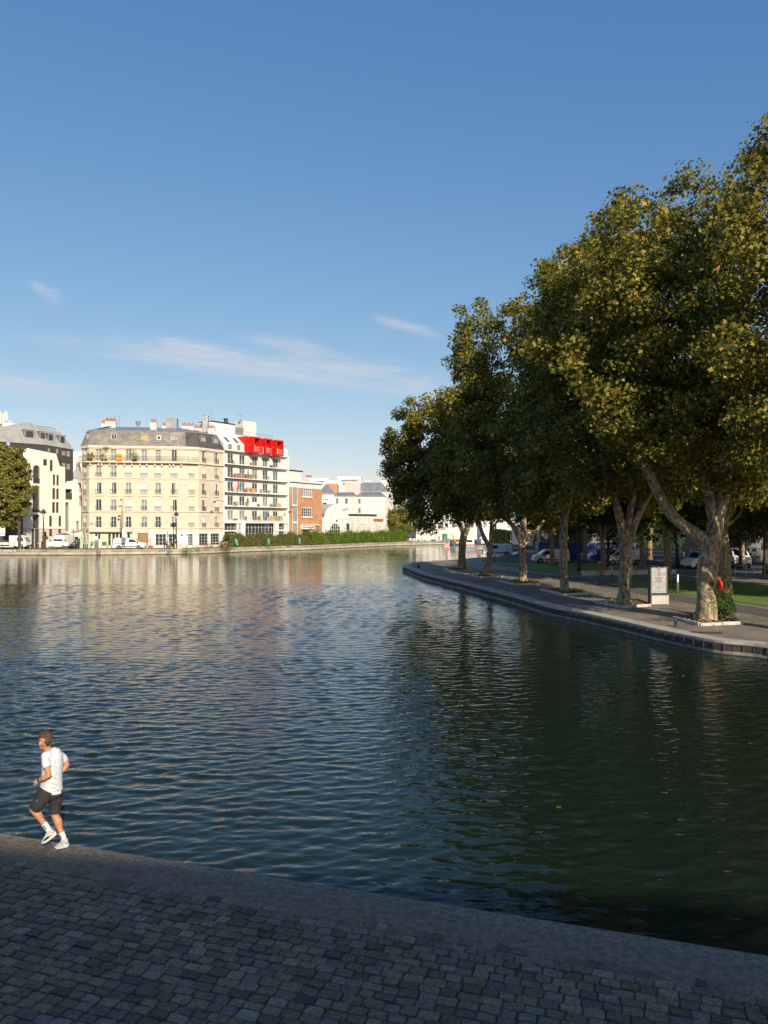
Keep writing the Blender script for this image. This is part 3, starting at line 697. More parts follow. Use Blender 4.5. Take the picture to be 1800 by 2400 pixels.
# mansard roof
zc, za = zl['corn']-ZF, zl['arris']-ZF
r1 = inset(foot_all,-.25); r2 = inset(foot_all, .9); r3 = inset(foot_all, 1.05); r4 = inset(foot_all, 4.6)
rf = MB()
def ring2(mb, a, za_, b_, zb_, m_of):
    for k in range(7):
        j=(k+1)%7; mb.m=m_of(k); mb.quad((*a[k],za_),(*a[j],za_),(*b_[j],zb_),(*b_[k],zb_))
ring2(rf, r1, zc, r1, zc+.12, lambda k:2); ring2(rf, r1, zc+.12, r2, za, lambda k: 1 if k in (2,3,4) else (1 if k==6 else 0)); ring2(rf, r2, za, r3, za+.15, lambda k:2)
ring2(rf, r3, za+.15, r4, za+1.25, lambda k:2); rf.m=2; rf.poly([(*p,za+1.25) for p in r4])
obj('roof', rf, [M['slate'],M['slate2'],M['zinc']], B.t)
def dormer(fac, px, py0, py1, w, kind='g', B=B, out=.35, dep=2.0):
    u, z0 = fac.uz(px, py1); z1 = fac.z(px, py0); Mx = B.rel(fac); g = MB(Mx); h=z1-z0; y0=.15
    g.box(u-w/2-.18,u-w/2,y0,y0+dep,z0-.5,z1+.05); g.box(u+w/2,u+w/2+.18,y0,y0+dep,z0-.5,z1+.05); g.box(u-w/2,u+w/2,y0,y0+dep,z0-.5,z0)
    pts=[(u-w/2-.25,y0-.08,z1+.05)]+[(u-(w/2+.25)*math.cos(t),y0-.08,z1+.05+.32*math.sin(t)) for t in [math.pi*k/8 for k in range(1,8)]]+[(u+w/2+.25,y0-.08,z1+.05)]
    g.extr(pts,tuple(Mx.to_3x3() @ Vector((0,dep,0))) if False else (0,dep,0))
    o=obj('dormer', g, M['zinc'], B.t)
    if kind=='o': q=MB(Mx); q.box(u-w/2,u+w/2,y0+.08,y0+.12,z0,z1); obj('blind', q, M['orange'], o)
    else:
        f,p=win_meshes(w,h,2,1,'white','glass' if kind=='g' else 'curtain'); a=link('window', f, o, M=Mx @ Matrix.Translation((u,y0+.08,z0))); 
        q=MB(Mx); q.box(u-w/2+.05,u+w/2-.05,y0+.115,y0+.13,z0+.05,z1-.05); obj('pane', q, M['glass' if kind=='g' else 'curtain'], o)
dormer(fF,266.8,1018,1035.5,1.0); dormer(fF,338.5,1019.5,1037.5,1.15,'o'); dormer(fF,408,1021.5,1040.5,1.15,'c'); dormer(fS,477.3,1024.5,1045.5,1.3,'c'); dormer(fS,506.5,1027.5,1050,1.3,'c'); dormer(fL,204.3,1015,1035,.8,'c')
g=MB(B.rel(fF)); u,z0=fF.uz(372,1030.5); g.box(u-.4,u+.4,.25,.9,z0,z0+.85); o=obj('skylight', g, M['white'], B.t); g=MB(B.rel(fF)); g.box(u-.25,u+.25,.235,.25,z0+.15,z0+.7); obj('pane', g, M['glass'], o)
def chimney(B, fac, px0, px1, py0, py1, y, d, n, m='offwhite', pots=True):
    # stack whose base is py1 and top py0, standing y metres behind the facade
    f2 = Fac(fac.at(0,y), fac.a); u0=f2.uz(px0); u1=f2.uz(px1); z0=f2.z((px0+px1)/2,py1)-.8; z1=f2.z((px0+px1)/2,py0)
    g=MB(B.rel(f2)); g.box(u0,u1,0,d,z0,z1); g.box(u0-.06,u1+.06,-.06,d+.06,z1,z1+.12); o=obj('chimney', g, M[m], B.t)
    if pots: g=MB(B.rel(f2)); potrow(g,u0+.05,u1-.05,d/2,z1+.12,n); obj('chimney_pots', g, M['pot'], o)
chimney(B,fF,246,271,989,1000,4,1.2,8); chimney(B,fF,237,246,994,999,4.2,.8,2); chimney(B,fF,352,366.5,991.5,1005,2.6,1.2,4); chimney(B,fF,426,454,1000,1009,4.5,1.5,7)
chimney(B,fF,388.5,414,981,1003,4.5,3,0,'zinc',False); chimney(B,fF,474.5,487.5,974,1003,9,2,0,'zinc',False); chimney(B,fF,380,388,1000,1003,4.2,.8,2); chimney(B,fF,455,505,1005,1012,9.5,1.0,14)
f2=Fac(fF.at(0,4),fF.a); g=MB(B.rel(f2)); u,z0=f2.uz(323.5,999); g.cyl((u,0,z0-.5),(u,0,z0+.3),.25); g.lathe([(.35,.3),(.52,.95),(.52,1.0)],(u,0,z0),12); obj('roof_cowl', g, M['zinc'], B.t)
for px,py0,py1,w_ in ((279.5,974,1000,.9),(495,961,1004,0)):
    g=MB(B.rel(f2)); u,z0=f2.uz(px,py1); z1=f2.z(px,py0); g.cyl((u,0,z0-1),(u,0,z1),.03,n=5)
    if w_:
        g.cyl((u,0,z1),(u+w_,0,z1-.1),.02,n=4)
        for k in range(4): g.cyl((u+.15+k*.22,-.25,z1-.05),(u+.15+k*.22,.25,z1-.05),.012,n=4)
    obj('antenna', g, M['grey'], B.t)
# ground floor: shop windows, door, awning
Mx=B.rel(fF)
for i,(a,b_,c,d) in enumerate(shopholes):
    if i==7: 
        g=MB(Mx); g.box(a+.1,b_-.1,.12,.18,c,d-.1); 
        for k in range(2):
            for q in range(3): x0=a+.25+k*(b_-a)/2; g.box(x0,x0+(b_-a)/2-.45,.09,.12,c+.25+q*.95,c+1.05+q*.95)
        obj('door', g, M['brown'], B.t)
    else: add_win(B, Mx, (a+b_)/2, c, b_-a, d-c, 3 if i==8 else (2 if i==9 else 1), 3 if i>=8 else (2 if d-c>2 else 1), 'palegreen' if i<7 else 'white', 'glass', y=.15, t=.05)
for fc,(a,b_) in ((fC,(441,451.5)),(fS,(467,488)),(fS,(493.5,514.5))):
    Mx2=B.rel(fc); u0,u1=fc.uz(a),fc.uz(b_); z0=ZF+.3; z1=fc.z((a+b_)/2,1250.5); add_win(B,Mx2,(u0+u1)/2,z0,u1-u0,z1-z0,3,4,'railw','glass',y=.2,t=.05)
g=MB(Mx); ua,ub=fF.uz(209.5),fF.uz(315)
pil=[209.5,221.5,236.5,251.5,261,279,296.5,306]
zs_=z_(1247)
for i in range(len(pil)):
    u=fF.uz(pil[i]); g.box(u-.12,u+.12,-.06,-.003,ZF,zs_)
g.m=0
obj('shopfront', g, M['palegreen'], B.t)
for a,b_ in ((210.5,219.5),(238,250.5)):
    g=MB(Mx); g.box(fF.uz(a)+.1,fF.uz(b_),-.045,-.004,z_(1276),z_(1269.5)); obj('green_panel', g, M['greenp'], B.t)
    g=MB(Mx); g.box(fF.uz(a)+.1,fF.uz(b_),-.045,-.004,ZF+.1,z_(1276.5)); obj('plinth_panel', g, M['black'], B.t)
g=MB(Mx); u0,u1=fF.uz(211),fF.uz(312); zt=z_(1241.5); g.box(u0,u1,-.32,-.075,zt-.28,zt); g.extr([(u0+.05,-.3,zt-.05),(u0+.05,-.9,zt-.35),(u0+.05,-.9,zt-.42),(u0+.05,-.3,zt-.13)],(u1-u0-.1,0,0)); 
obj('awning', g, mat('awning_cloth',(.62,.55,.50),None,2,.8), B.t)
g=MB(B.rel(fL)); u1=tL; zt=z_(1240); g.extr([(0.0,-.05,zt),(0.0,-2.3,zt-.55),(0.0,-2.3,zt-.75),(0.0,-.05,zt-.12)],(u1*.95,0,0)); 
obj('awning', g, mat('faded_awning',(.42,.36,.33),None,2,.8), B.t)
g=MB(B.rel(fL)); g.box(.15,tL*.5,-.03,-.003,ZF,z_(1249)); obj('open_doorway', g, M['black'], B.t)  # black sheet standing in for the shade inside the doorway
g=MB(Mx); a,b_=fF.uz(210.5),fF.uz(218); c,d=z_(1229.5),z_(1225); g.box(a,b_,-.05,-.004,c,d); o=obj('street_plate', g, M['blue'], B.t); 
g=MB(Mx); g.box(a+.06,b_-.06,-.058,-.051,(c+d)/2-.05,(c+d)/2+.05); obj('plate_lettering', g, M['white'], o)
for a,b_ in ((422.5,429.5),(433.0,438.5)):
    fc = fF if b_<435 else fC; 
    if b_>435: a=436
    Mq=B.rel(fc); u0,u1=fc.uz(a),fc.uz(b_+ (0 if b_<435 else 1.5)); c,d=z_(1257),z_(1251.5); mid_=(u0+u1)/2; w=(u1-u0)/2
    g=MB(Mq); g.extr([(mid_-w,-.09,c),(mid_+w,-.09,c),(mid_+w,-.09,c+.25),(mid_+w*.45,-.09,d),(mid_-w*.45,-.09,d),(mid_-w,-.09,c+.25)],(0,.02,0)); o=obj('street_plate', g, M['white'], B.t)
    g=MB(Mq); w*=.82; g.extr([(mid_-w,-.1,c+.05),(mid_+w,-.1,c+.05),(mid_+w,-.1,c+.24),(mid_+w*.45,-.1,d-.06),(mid_-w*.45,-.1,d-.06),(mid_-w,-.1,c+.24)],(0,.008,0)); obj('plate_face', g, M['blue'], o)
for px,lab in ((231,'a'),):
    pass
# painted white ground floor on the café side
gf=MB(Mx); wall_holes(gf,fF.uz(349.5),uR-.02,ZF+.02,zl['c2']-.12,[h for h in shopholes if h[0]>fF.uz(350)],.06); gf.v=[tuple(Vector(v)+Vector((0,-.05,0))) for v in gf.v]
for fc,hs_,ue in ((fC,[(fC.uz(441),fC.uz(451.5),z_(1283,450),z_(1251,450))],uC),(fS,[(fS.uz(466.5),fS.uz(488),ZF+.3,fS.z(478,1250.5)),(fS.uz(493.5),fS.uz(514.5),ZF+.3,fS.z(504,1250.5))],uS)):
    gf.M=B.rel(fc) @ Matrix.Translation((0,-.05,0)); wall_holes(gf,.02,ue-.02,ZF+.02,zl['c2']-.12,hs_,.06)
obj('painted_ground_floor', gf, M['white'], B.t)
# potted plants and a yellow locker on the long balcony are built with the plants

# ------------------------------------------------ white balcony building
fW = Fac(cS+Vector((.05,.08,0)), math.atan(1.56)); uW = fW.uz(677.5)
fWi = Fac(fW.at(0,1.0), fW.a)
Bw = Bld('white_balcony_building', 'white modern apartment block with five long balconies and red box windows at its top', 'building', fW)
zw = lambda py, px=535: fW.z(px, py)
slabs = [zw(1220), zw(1185.5), zw(1152), zw(1118.5), zw(1086)]
ztop = zw(1055); zroof = zw(1013)
Mi=Bw.rel(fWi); Mo=Bw.rel(fW)
cW=[539,566.5,596,620.5,644.5]
holes=[]; H5=slabs[1]-slabs[0]
for s_ in slabs:
    for c in cW: u=fWi.uz(c+1.2); holes.append((u-.85,u+.85,s_+.12,s_+.12+2.1))
g=MB(Mi); wall_holes(g, 0, uW, slabs[0], ztop, holes, .15)
g.M=Mo; g.box(0,uW,1.32,13,slabs[0]+.01,ztop-.01)
g.M=Mi; 
obj('wall', g, M['offwhite'], Bw.t)
rg=random.Random(5)
for s_ in slabs:
    for c in cW:
        u=fWi.uz(c+1.2); add_win(Bw, Mi, u, s_+.12, 1.7, 2.1, 2, 1, 'offwhite', rg.choice(['glass','glass','curtain','bluewin']), y=.08, t=.09)
for s_ in slabs:
    g=MB(Mo); g.box(.35,uW-.3,-.02,.98,s_-.12,s_+.02); g.box(.35,uW-.3,-.05,.03,s_-.15,s_+.03); obj('balcony_slab', g, M['white'], Bw.t)
    g=MB(Mo); L_=uW-.65
    for hz in (.35,.62,.98): g.box(.35,uW-.3,-.015,.015,s_+hz-.015,s_+hz+.015)
    for k in range(13): x=.4+L_*k/12.2; g.box(x-.025,x+.025,-.02,.02,s_,s_+1.0)
    obj('balcony_railing', g, M['railw'], Bw.t)
    for c in (552,582,609,633): g=MB(Mi); u=fWi.uz(c); g.box(u-.5,u+.5,-.05,-.003,s_+.1,s_+2.3); obj('sliding_panel', g, M['offwhite'], Bw.t)
g=MB(Mo); g.box(-.02,.33,-.05,12,0+ZF,ztop+.1); g.box(uW-.28,uW,-.05,12,0+ZF,ztop+.1); obj('side_wall', g, M['white'], Bw.t)
# top: parapet storey, sloping white roof, penthouse
g=MB(Mo); g.box(.34,uW-.29,.05,1.3,ztop-.05,ztop+.12)
zk=zw(1038)
g.add([(.33,.1,ztop+.12),(uW-.28,.1,ztop+.12),(uW-.28,.1,zk),(.33,.1,zk)],[(0,1,2,3)])
g.add([(.33,.1,zk),(uW-.28,.1,zk),(uW-1.6,2.9,zroof+.2),(.33,2.9,zroof+.2)],[(0,1,2,3)])
g.add([(.33,2.9,zroof+.2),(uW-1.6,2.9,zroof+.2),(uW-1.6,12,zroof+.2),(.33,12,zroof+.2)],[(0,1,2,3)])
g.add([(uW-.28,.1,zk),(uW-.28,12,zk),(uW-1.6,12,zroof+.2),(uW-1.6,2.9,zroof+.2)],[(0,1,2,3)]); g.add([(uW-.28,.1,ztop),(uW-.28,12,ztop),(uW-.28,12,zk),(uW-.28,.1,zk)],[(0,1,2,3)])
g.add([(.33,.1,ztop),(.33,12,ztop),(.33,12,zroof+.2),(.33,2.9,zroof+.2),(.33,.1,zk)],[(0,1,2,3,4)])
for k in range(1,9): x=.33+k*.8; g.extr([(x,.1,zk),(x,.06,zk+.05),(x,2.86,zroof+.25),(x,2.9,zroof+.2)],(.04,0,0))
obj('roof', g, M['white'], Bw.t)
fP=Fac(fW.at(0,5),fW.a)
def pbox(B_, name, fac, px0,px1,py0,py1,d,m, pref=None):
    p=pref or (px0+px1)/2; u0,u1=fac.uz(px0),fac.uz(px1); g=MB(B_.rel(fac)); g.rbox(u0,u1,0,d,fac.z(p,py1),fac.z(p,py0),.05); return obj(name, g, M[m], B_.t)
pbox(Bw,'rooftop_block',fP,496,551,992,1016,4,'white'); pbox(Bw,'stair_tower',fP,571.5,601,988,1022,3,'offwhite'); pbox(Bw,'rooftop_block',fP,552,571,1002,1020,2,'zinc')
g=MB(Bw.rel(fP)); u0,u1=fP.uz(497),fP.uz(550); zz=fP.z(520,992); g.box(u0-.1,u1+.1,-.1,4,zz,zz+.25); obj('roof_edge', g, M['dark'], Bw.t)
g=MB(Bw.rel(fP)); u,zz=fP.uz(541,990); g.lathe([(.55,0),(.55,.35),(.42,.42),(.42,.95),(.58,1.0),(.5,1.15)],(u,1.5,zz-.2),12); obj('roof_cowl', g, M['dark'], Bw.t)
g=MB(Bw.rel(fP)); u,zz=fP.uz(574,988); z1=fP.z(574,969); g.cyl((u,1,zz-1),(u,1,z1),.04,n=5); g.cyl((u-1,1,z1-.3),(u+.2,1,z1-.3),.025,n=4)
for k in range(5): g.cyl((u-.9+k*.2,.8,z1-.3),(u-.9+k*.2,1.2,z1-.3),.015,n=4)
g.ell((u-.5,1,zz+.1),(.35,.12,.35)); obj('antenna', g, M['grey'], Bw.t)
g=MB(Mo)       # terrace railing leaning along the roof edge
for k in range(27):
    x=.6+(uW-3)*k/26; g.extr([(x,2.9,zroof+.2),(x+.04,2.9,zroof+.2),(x+.04,3.0,zroof+1.15),(x,3.0,zroof+1.15)],(0,.03,0))
g.box(.6,uW-2.4,2.98,3.04,zroof+1.1,zroof+1.15); obj('terrace_railing', g, M['grey'], Bw.t)
# roof windows and small windows left of the red boxes
for px in (539.5,560):
    u=fW.uz(px); z1=zk+ (zroof-zk)*.62; z0=zk+(zroof-zk)*.12
    yy=lambda z:(.1+2.8*(z-zk)/(zroof+.2-zk))
    g=MB(Mo); g.add([(u-.45,yy(z0)-.06,z0),(u+.45,yy(z0)-.06,z0),(u+.45,yy(z1)-.06,z1),(u-.45,yy(z1)-.06,z1)],[(0,1,2,3)]); obj('roof_window', g, M['glass'], Bw.t)
    g=MB(Mo); g.box(u-.5,u+.5,.05,.095,ztop+.25,zk-.15); obj('low_window', g, M['curtain'], Bw.t)
# red boxes
for px0,px1,py0,py1 in ((594.5,612,1023,1060.5),(622.5,638.5,1027,1063.5),(647.5,665,1030.5,1067)):
    fo=Fac(fW.at(0,-1.3),fW.a); Mr=Bw.rel(fo); u0,u1=fo.uz(px0),fo.uz(px1); z0,z1=fo.z(px0,py1),fo.z(px0,py0); g=MB(Mr); t=.32; dd=3.6
    g.box(u0,u0+t,0,dd,z0,z1); g.box(u1-t,u1,0,dd,z0,z1); g.box(u0+t,u1-t,0,dd,z1-t,z1); g.box(u0+t,u1-t,0,dd,z0,z0+t); o=obj('red_window_box', g, M['red'], Bw.t)
    g=MB(Mr); g.box(u0+t,u1-t,2.0,2.1,z0+t,z1-t); obj('back_wall', g, M['offwhite'], o)
    g=MB(Mr); g.box(u0+t+.25,u0+t+1.1,1.94,1.98,z0+t,z1-t-.4); obj('pane', g, M['glass'], o)
    g=MB(Mr)
    for k in range(7): x=u0+t+(u1-u0-2*t)*k/6; g.box(x-.015,x+.015,.1,.13,z0+t,z0+t+.95)
    g.box(u0+t,u1-t,.09,.14,z0+t+.93,z0+t+.98); obj('railing', g, M['railw'], o)
    g=MB(Mr); g.box(u1-.02,u1+.9 if px1<650 else u1+.1,1.0,dd,z0+.1,z1-.02); 
    if px0<600: g.box(u0-1.5,u0+.02,1.05,dd,z0+.1,z1+.0)
    obj('red_wall', g, M['red'], Bw.t)
for px in (616.5,643):
    fo=Fac(fW.at(0,-.6),fW.a); Mr=Bw.rel(fo); u,z0=fo.uz(px,1064); z1=fo.z(px,1048); g=MB(Mr); g.tube([(u-.5,0,z1),(u,0,z1),(u+.02,0,z0)],.05,5); obj('downpipe', g, M['white'], Bw.t)
# ground floor: pillars and tall glazing
zg=slabs[0]-.2
g=MB(Mo)
for a,b_ in ((556.5,560),(565,575),(644,653),(668,671)):
    u0,u1=fW.uz(a),fW.uz(b_); g.extr([(u0+.1,0,zg),(u1+.1,0,zg),(u1-.1,0,ZF),(u0-.1,0,ZF)],(0,.5,0))
g.box(.35,uW-.3,.05,.3,zg-.35,zg)
obj('pillar', g, M['white'], Bw.t)
g=MB(Mo); zm=zw(1243); g.box(.35,fW.uz(565),.3,.6,zm-.25,zm+.05); g.box(fW.uz(653),uW-.3,.3,.6,zm-.25,zm+.05); obj('mezzanine_band', g, M['white'], Bw.t)
for a,b_,nx in ((533,556,3),(574,644,9),(653,672,3)):
    u0,u1=fWi.uz(a),fWi.uz(b_); add_win(Bw, Mi, (u0+u1)/2, ZF+.1, u1-u0, zg-ZF-.15, nx, 4, 'railw','glass',y=0,t=.08)
g=MB(Mi); g.box(.3,uW-.3,.1,10,ZF,zg); obj('ground_floor', g, M['darkclad'], Bw.t)

# ------------------------------------------------ brick building
fB = Fac(fW.at(uW+.05), math.atan(1.75)); uB=fB.uz(754.5); Bb=Bld('brick_building','red brick building with white cornice and a column of coloured glass','building',fB)
zb=lambda py,px=679: fB.z(px,py); Mb=Bb.rel(fB)
zt=zb(1141.5); zc_=zb(1124)
wins=[(708,730.5,1144.5,1163.5),(708,730.5,1191,1211)]
holes=[(fB.uz(a),fB.uz(b_),fB.z(708,d),fB.z(708,c)) for a,b_,c,d in wins]
strip_=(fB.uz(686),fB.uz(696.5),ZF+.3,zt)
ent=(fB.uz(709),fB.uz(727),ZF,fB.z(715,1242)); sw=(fB.uz(741),fB.uz(750),fB.z(745,1256),fB.z(745,1241.5))
g=MB(Mb); wall_holes(g,0,uB,ZF,zt,holes+[strip_,ent,sw],.25); g.quad((uB,0,ZF),(uB,12,ZF),(uB,12,zt),(uB,0,zt)); obj('wall', g, M['brick'], Bb.t)
g=MB(Mb); g.box(-.02,uB+.02,-.03,12,zt,zc_-.5); obj('cornice_band', g, M['white'], Bb.t)
g=MB(Mb); g.box(-.1,uB+.35,-.5,12.3,zc_-.5,zc_-.2); g.box(-.1,uB+.15,-.25,12.2,zc_-.2,zc_+.05); obj('roof_cornice', g, M['offwhite'], Bb.t)
for h in holes:
    add_win(Bb,Mb,(h[0]+h[1])/2,h[2],h[1]-h[0],h[3]-h[2],5,3,'white','curtain' if h is holes[0] else 'glass',y=.1,t=.1)
    g=MB(Mb); g.box(h[0]-.2,h[1]+.2,-.2,-.003,h[2]-.25,h[2]); g.box(h[0]-.15,h[1]+.15,-.08,-.003,h[3],h[3]+.15); obj('window_sill', g, M['white'], Bb.t)
g=MB(Mb); g.box(strip_[0],strip_[1],.08,.12,strip_[2],strip_[3]); obj('glass_block_strip', g, M['glassblock'], Bb.t)
g=MB(Mb)
for py in (1184,1224): z=fB.z(690,py); g.box(strip_[0]-.1,strip_[1]+.1,-.05,.07,z-.25,z+.15)
g.box(strip_[0]-.12,strip_[0],-.04,.06,ZF+.3,zt); g.box(strip_[1],strip_[1]+.12,-.04,.06,ZF+.3,zt); obj('strip_frame', g, M['white'], Bb.t)
add_win(Bb,Mb,(sw[0]+sw[1])/2,sw[2],sw[1]-sw[0],sw[3]-sw[2],3,3,'white','glass',y=.1); 
g=MB(Mb); g.box(ent[0]+.3,ent[1],.15,.2,ZF,ent[3]); obj('door', g, M['darkclad'], Bb.t)
g=MB(Mb); u0,u1=fB.uz(704.5),fB.uz(736); z1=fB.z(704,1231.5); z0=fB.z(704,1240.5); g.box(u0,u1,-.35,-.003,z0,z1); g.box(u0,u1+2,-.5,-.003,z1,z1+.2); obj('entrance_canopy', g, M['white'], Bb.t)
g=MB(Mb)
for k in range(9): x=u0+.5+k*(u1-u0-1)/9; g.box(x,x+.32,-.36,-.353,(z0+z1)/2-.12,(z0+z1)/2+.12)
obj('sign_lettering', g, M['blue'], Bb.t)
fB2=Fac(fB.at(0,2.5),fB.a); o=pbox(Bb,'rooftop_block',fB2,678,707,1103,1130,6,'offwhite'); 
g=MB(Bb.rel(fB2)); g.box(fB2.uz(677),fB2.uz(709),-.2,6.3,fB2.z(678,1103),fB2.z(678,1101.5)+.1); obj('roof_edge', g, M['dark'], Bb.t)
# street lights bracketed on the walls
# ------------------------------------------------ white gabled hall
fG=Fac(fB.at(uB+.3,-.2), math.atan(.55)); Bg=Bld('white_gabled_hall','white rendered hall with a curved gable and a round arched grid window','building',fG); Mg=Bg.rel(fG)
pr=[(755,1262),(755,1214),(760,1213),(761.5,1202),(767,1193),(776,1187),(786.5,1180.5),(794,1186),(799,1191),(806,1194.5),(811,1198),(811.3,1262)]
P=[fG.uz(x,y) for x,y in pr]; P[0]=(P[0][0],ZF); P[-1]=(P[-1][0],ZF)
cx=fG.uz(785.3); rx=(fG.uz(797)-fG.uz(773.5))/2; za_=fG.z(785,1227); zs=za_-rx*1.25
arch=[(cx-rx,ZF+.2)]+[(cx-rx*math.cos(math.pi*k/12), zs+rx*1.25*math.sin(math.pi*k/12)) for k in range(13)]+[(cx+rx,ZF+.2)]
g=MB(Mg); front=P[:7]; apex=P[6]
# wall as two halves around the arch
top=(cx, za_)
left=[(P[0][0],ZF)]+[(cx-rx,ZF)]+arch[0:1]+arch[1:8]+[(cx,apex[1]-.0)]+[p for p in P[1:7][::-1] if p[0]<cx-.01]
right=[(cx+rx,ZF),(P[-1][0],ZF)]+[p for p in P[::-1][1:] if p[0]>cx+.01]+[(cx,apex[1]-.0)]+arch[7:15]
for poly in (left,right): g.poly([(x,0,z) for x,z in poly])
for i in range(len(P)-1): g.quad((P[i][0],0,P[i][1]),(P[i][0],11,P[i][1]),(P[i+1][0],11,P[i+1][1]),(P[i+1][0],0,P[i+1][1]))
for i in range(len(arch)-1): a,b_=arch[i],arch[i+1]; g.quad((a[0],0,a[1]),(b_[0],0,b_[1]),(b_[0],.4,b_[1]),(a[0],.4,a[1]))
obj('wall', g, M['offwhite'], Bg.t)
g=MB(Mg); g.poly([(x,.36,z) for x,z in arch]); o=obj('arched_window', g, M['glass'], Bg.t)
g=MB(Mg)
for k in range(1,5): x=cx-rx+2*rx*k/5; hh=zs+rx*1.25*math.sqrt(max(0,1-((x-cx)/rx)**2)); g.box(x-.04,x+.04,.29,.35,ZF+.2,hh)
for k in range(1,6): z=ZF+.2+k*(za_-ZF)/6; w=rx if z<zs else rx*math.sqrt(max(0,1-((z-zs)/(rx*1.25))**2)); g.box(cx-w,cx+w,.28,.34,z-.04,z+.04)
obj('window_bars', g, M['board'], o)
g=MB(Mg); g.box(cx-.4,cx+.4,.2,.27,ZF+.5,ZF+1.8); obj('red_poster', g, M['red'], Bg.t)
# low annex
uG=P[-1][0]; fA=Fac(fG.at(uG+.05,.3), R(58)); Ba=Bld('white_low_annex','low flat roofed white annex with one dark window, right of the gabled hall','building',fA); Ma=Ba.rel(fA); uA=fA.uz(886)
zt=fA.z(811,1213); w1=(fA.uz(811.8),fA.uz(819),fA.z(815,1243),fA.z(815,1227)); g=MB(Ma); wall_holes(g,0,uA,ZF,zt,[w1],.2); g.box(0,uA,.3,9,ZF,zt-.01); obj('wall', g, M['offwhite'], Ba.t)
add_win(Ba,Ma,(w1[0]+w1[1])/2,w1[2],w1[1]-w1[0],w1[3]-w1[2],1,1,'grey','glass',y=.05)
g=MB(Ma); g.box(-.05,uA+.05,-.1,9.1,zt,zt+.35); g.m=1; g.box(fA.uz(822),fA.uz(886),.4,.7,zt+.35,zt+1.0); obj('parapet', g, [M['white'],M['darkclad']], Ba.t)
g=MB(Ma); u0,u1=fA.uz(875.5),fA.uz(886); g.box(u0,u1,-1.5,-.003,ZF,fA.z(880,1222)); obj('side_shed', g, M['concrete'], Ba.t)
g=MB(Ma); g.box(u0-.1,u1+.1,-1.7,0.2,fA.z(880,1222),fA.z(880,1216)); obj('tiled_canopy', g, M['terra'], Ba.t)
for px in (850,858):
    u=fA.uz(px); g=MB(Ma); g.cyl((u,-.1,ZF),(u,-.1,zt),.07,n=6); g.box(u-.2,u+.2,-.25,-.003,fA.z(px,1228),fA.z(px,1224.5)); obj('downpipe', g, M['white'], Ba.t)

# ------------------------------------------------ further blocks, each a simple building with walls, roof, windows
def block(label, px0, px1, pt, Y, m='offwhite', a=0.0, d=10, wins=(), roof=None, rh=2.0, ri=1.6, name='white_apartment_building', pots=(), parapet=True, wm_='glass', z=ZF):
    f=Fac(((px0-900)/F_PX*Y, Y), a); Bk=Bld(name,label,'building',f,z); Mk=Bk.rel(f); u1=f.uz(px1); zt=f.z(px0,pt)
    hs=[(f.uz(q[0]),f.uz(q[1]),f.z(q[0],q[3]),f.z(q[0],q[2])) for q in wins]
    g=MB(Mk); wall_holes(g,0,u1,z,zt,hs,.25); g.quad((u1,0,z),(u1,d,z),(u1,d,zt),(u1,0,zt)); g.quad((0,d,z),(0,0,z),(0,0,zt),(0,d,zt)); g.quad((u1,d,z),(0,d,z),(0,d,zt),(u1,d,zt)); g.quad((0,0,zt-.02),(u1,0,zt-.02),(u1,d,zt-.02),(0,d,zt-.02))
    obj('wall', g, M[m], Bk.t)
    for h in hs: add_win(Bk,Mk,(h[0]+h[1])/2,h[2],h[1]-h[0],h[3]-h[2],2,1,'offwhite',wm_,y=.2,t=.05)
    if roof:
        g=MB(Mk); r0=[(-.2,-.25),(u1+.2,-.25),(u1+.2,d+.2),(-.2,d+.2)]; r1_=[(ri*.6,ri),(u1-ri*.6,ri),(u1-ri*.6,d-ri),(ri*.6,d-ri)]
        rings(g,[(r0,zt-.01),(r0,zt+.15),(r1_,zt+rh)]); obj('roof', g, M[roof], Bk.t)
    elif parapet: g=MB(Mk); g.box(-.1,u1+.1,-.1,d+.1,zt,zt+.3); obj('parapet', g, M['white'], Bk.t)
    for (a0,a1,y0,y1,n) in pots: chimney(Bk,f,a0,a1,y0,y1,3,1,n)
    return Bk
block('white house with blue grey zinc roof and three window columns behind the gabled hall',781,836,1163,214,wins=[(787.5,793,1168,1181),(808.5,815,1168,1181),(825.5,827.5,1168,1178),(811,814,1190,1197),(825.5,827.5,1189,1199)],roof='zinc',rh=1.2,ri=2)
block('white house with zinc roof and a large blank wall, right of the drainpipe',837,903,1163.5,214.4,wins=[(839.5,845,1169,1181),(839.5,845,1191,1203)],roof='zinc',rh=1.2,ri=2)
block('grey roofed tall white building behind the blank walled house',840,912,1153,226,'offwhite',.12,16,wins=[(904,907,1166,1176)],roof='zinc',rh=3,ri=3)
block('shaded pale building beside the riverside trees with narrow windows',898,925,1166,219,'concrete',1.2,8,wins=[(901,903,1171,1182),(902,904,1191,1201),(905,907,1210,1220),(910,912,1171,1182),(910,912,1191,1201)])
block('small grey mansard house just right of the brick building',752,783,1158,207,'offwhite',.15,9,wins=[(760,770,1170,1176)],roof='zinc',rh=2.6,ri=2.2)
block('low white curved balcony house between the brick building and the hall',753,781,1175,203,'offwhite',.1,6,wins=[(756,766,1178,1187)])
block('brown brick gable wall seen above the small mansard house',762,791,1133,222,'brick',.0,6,parapet=False,name='brown_apartment_building')
block('wide white building with flat roof just above the brick cornice',722,770,1123,232,'white',.1,9,wins=[(740,760,1127.5,1130)],pots=[(716,732,1120,1125,8)])
block('white flat roofed tower with ribbon windows topping the distant roofs',792,846,1119,250,'white',.0,9,wins=[(797,838,1125.5,1129),(795,802,1132,1138),(804,811,1132,1138)])
block('narrow white block right behind the brown brick gable',770,800,1129,240,'white',.0,7)
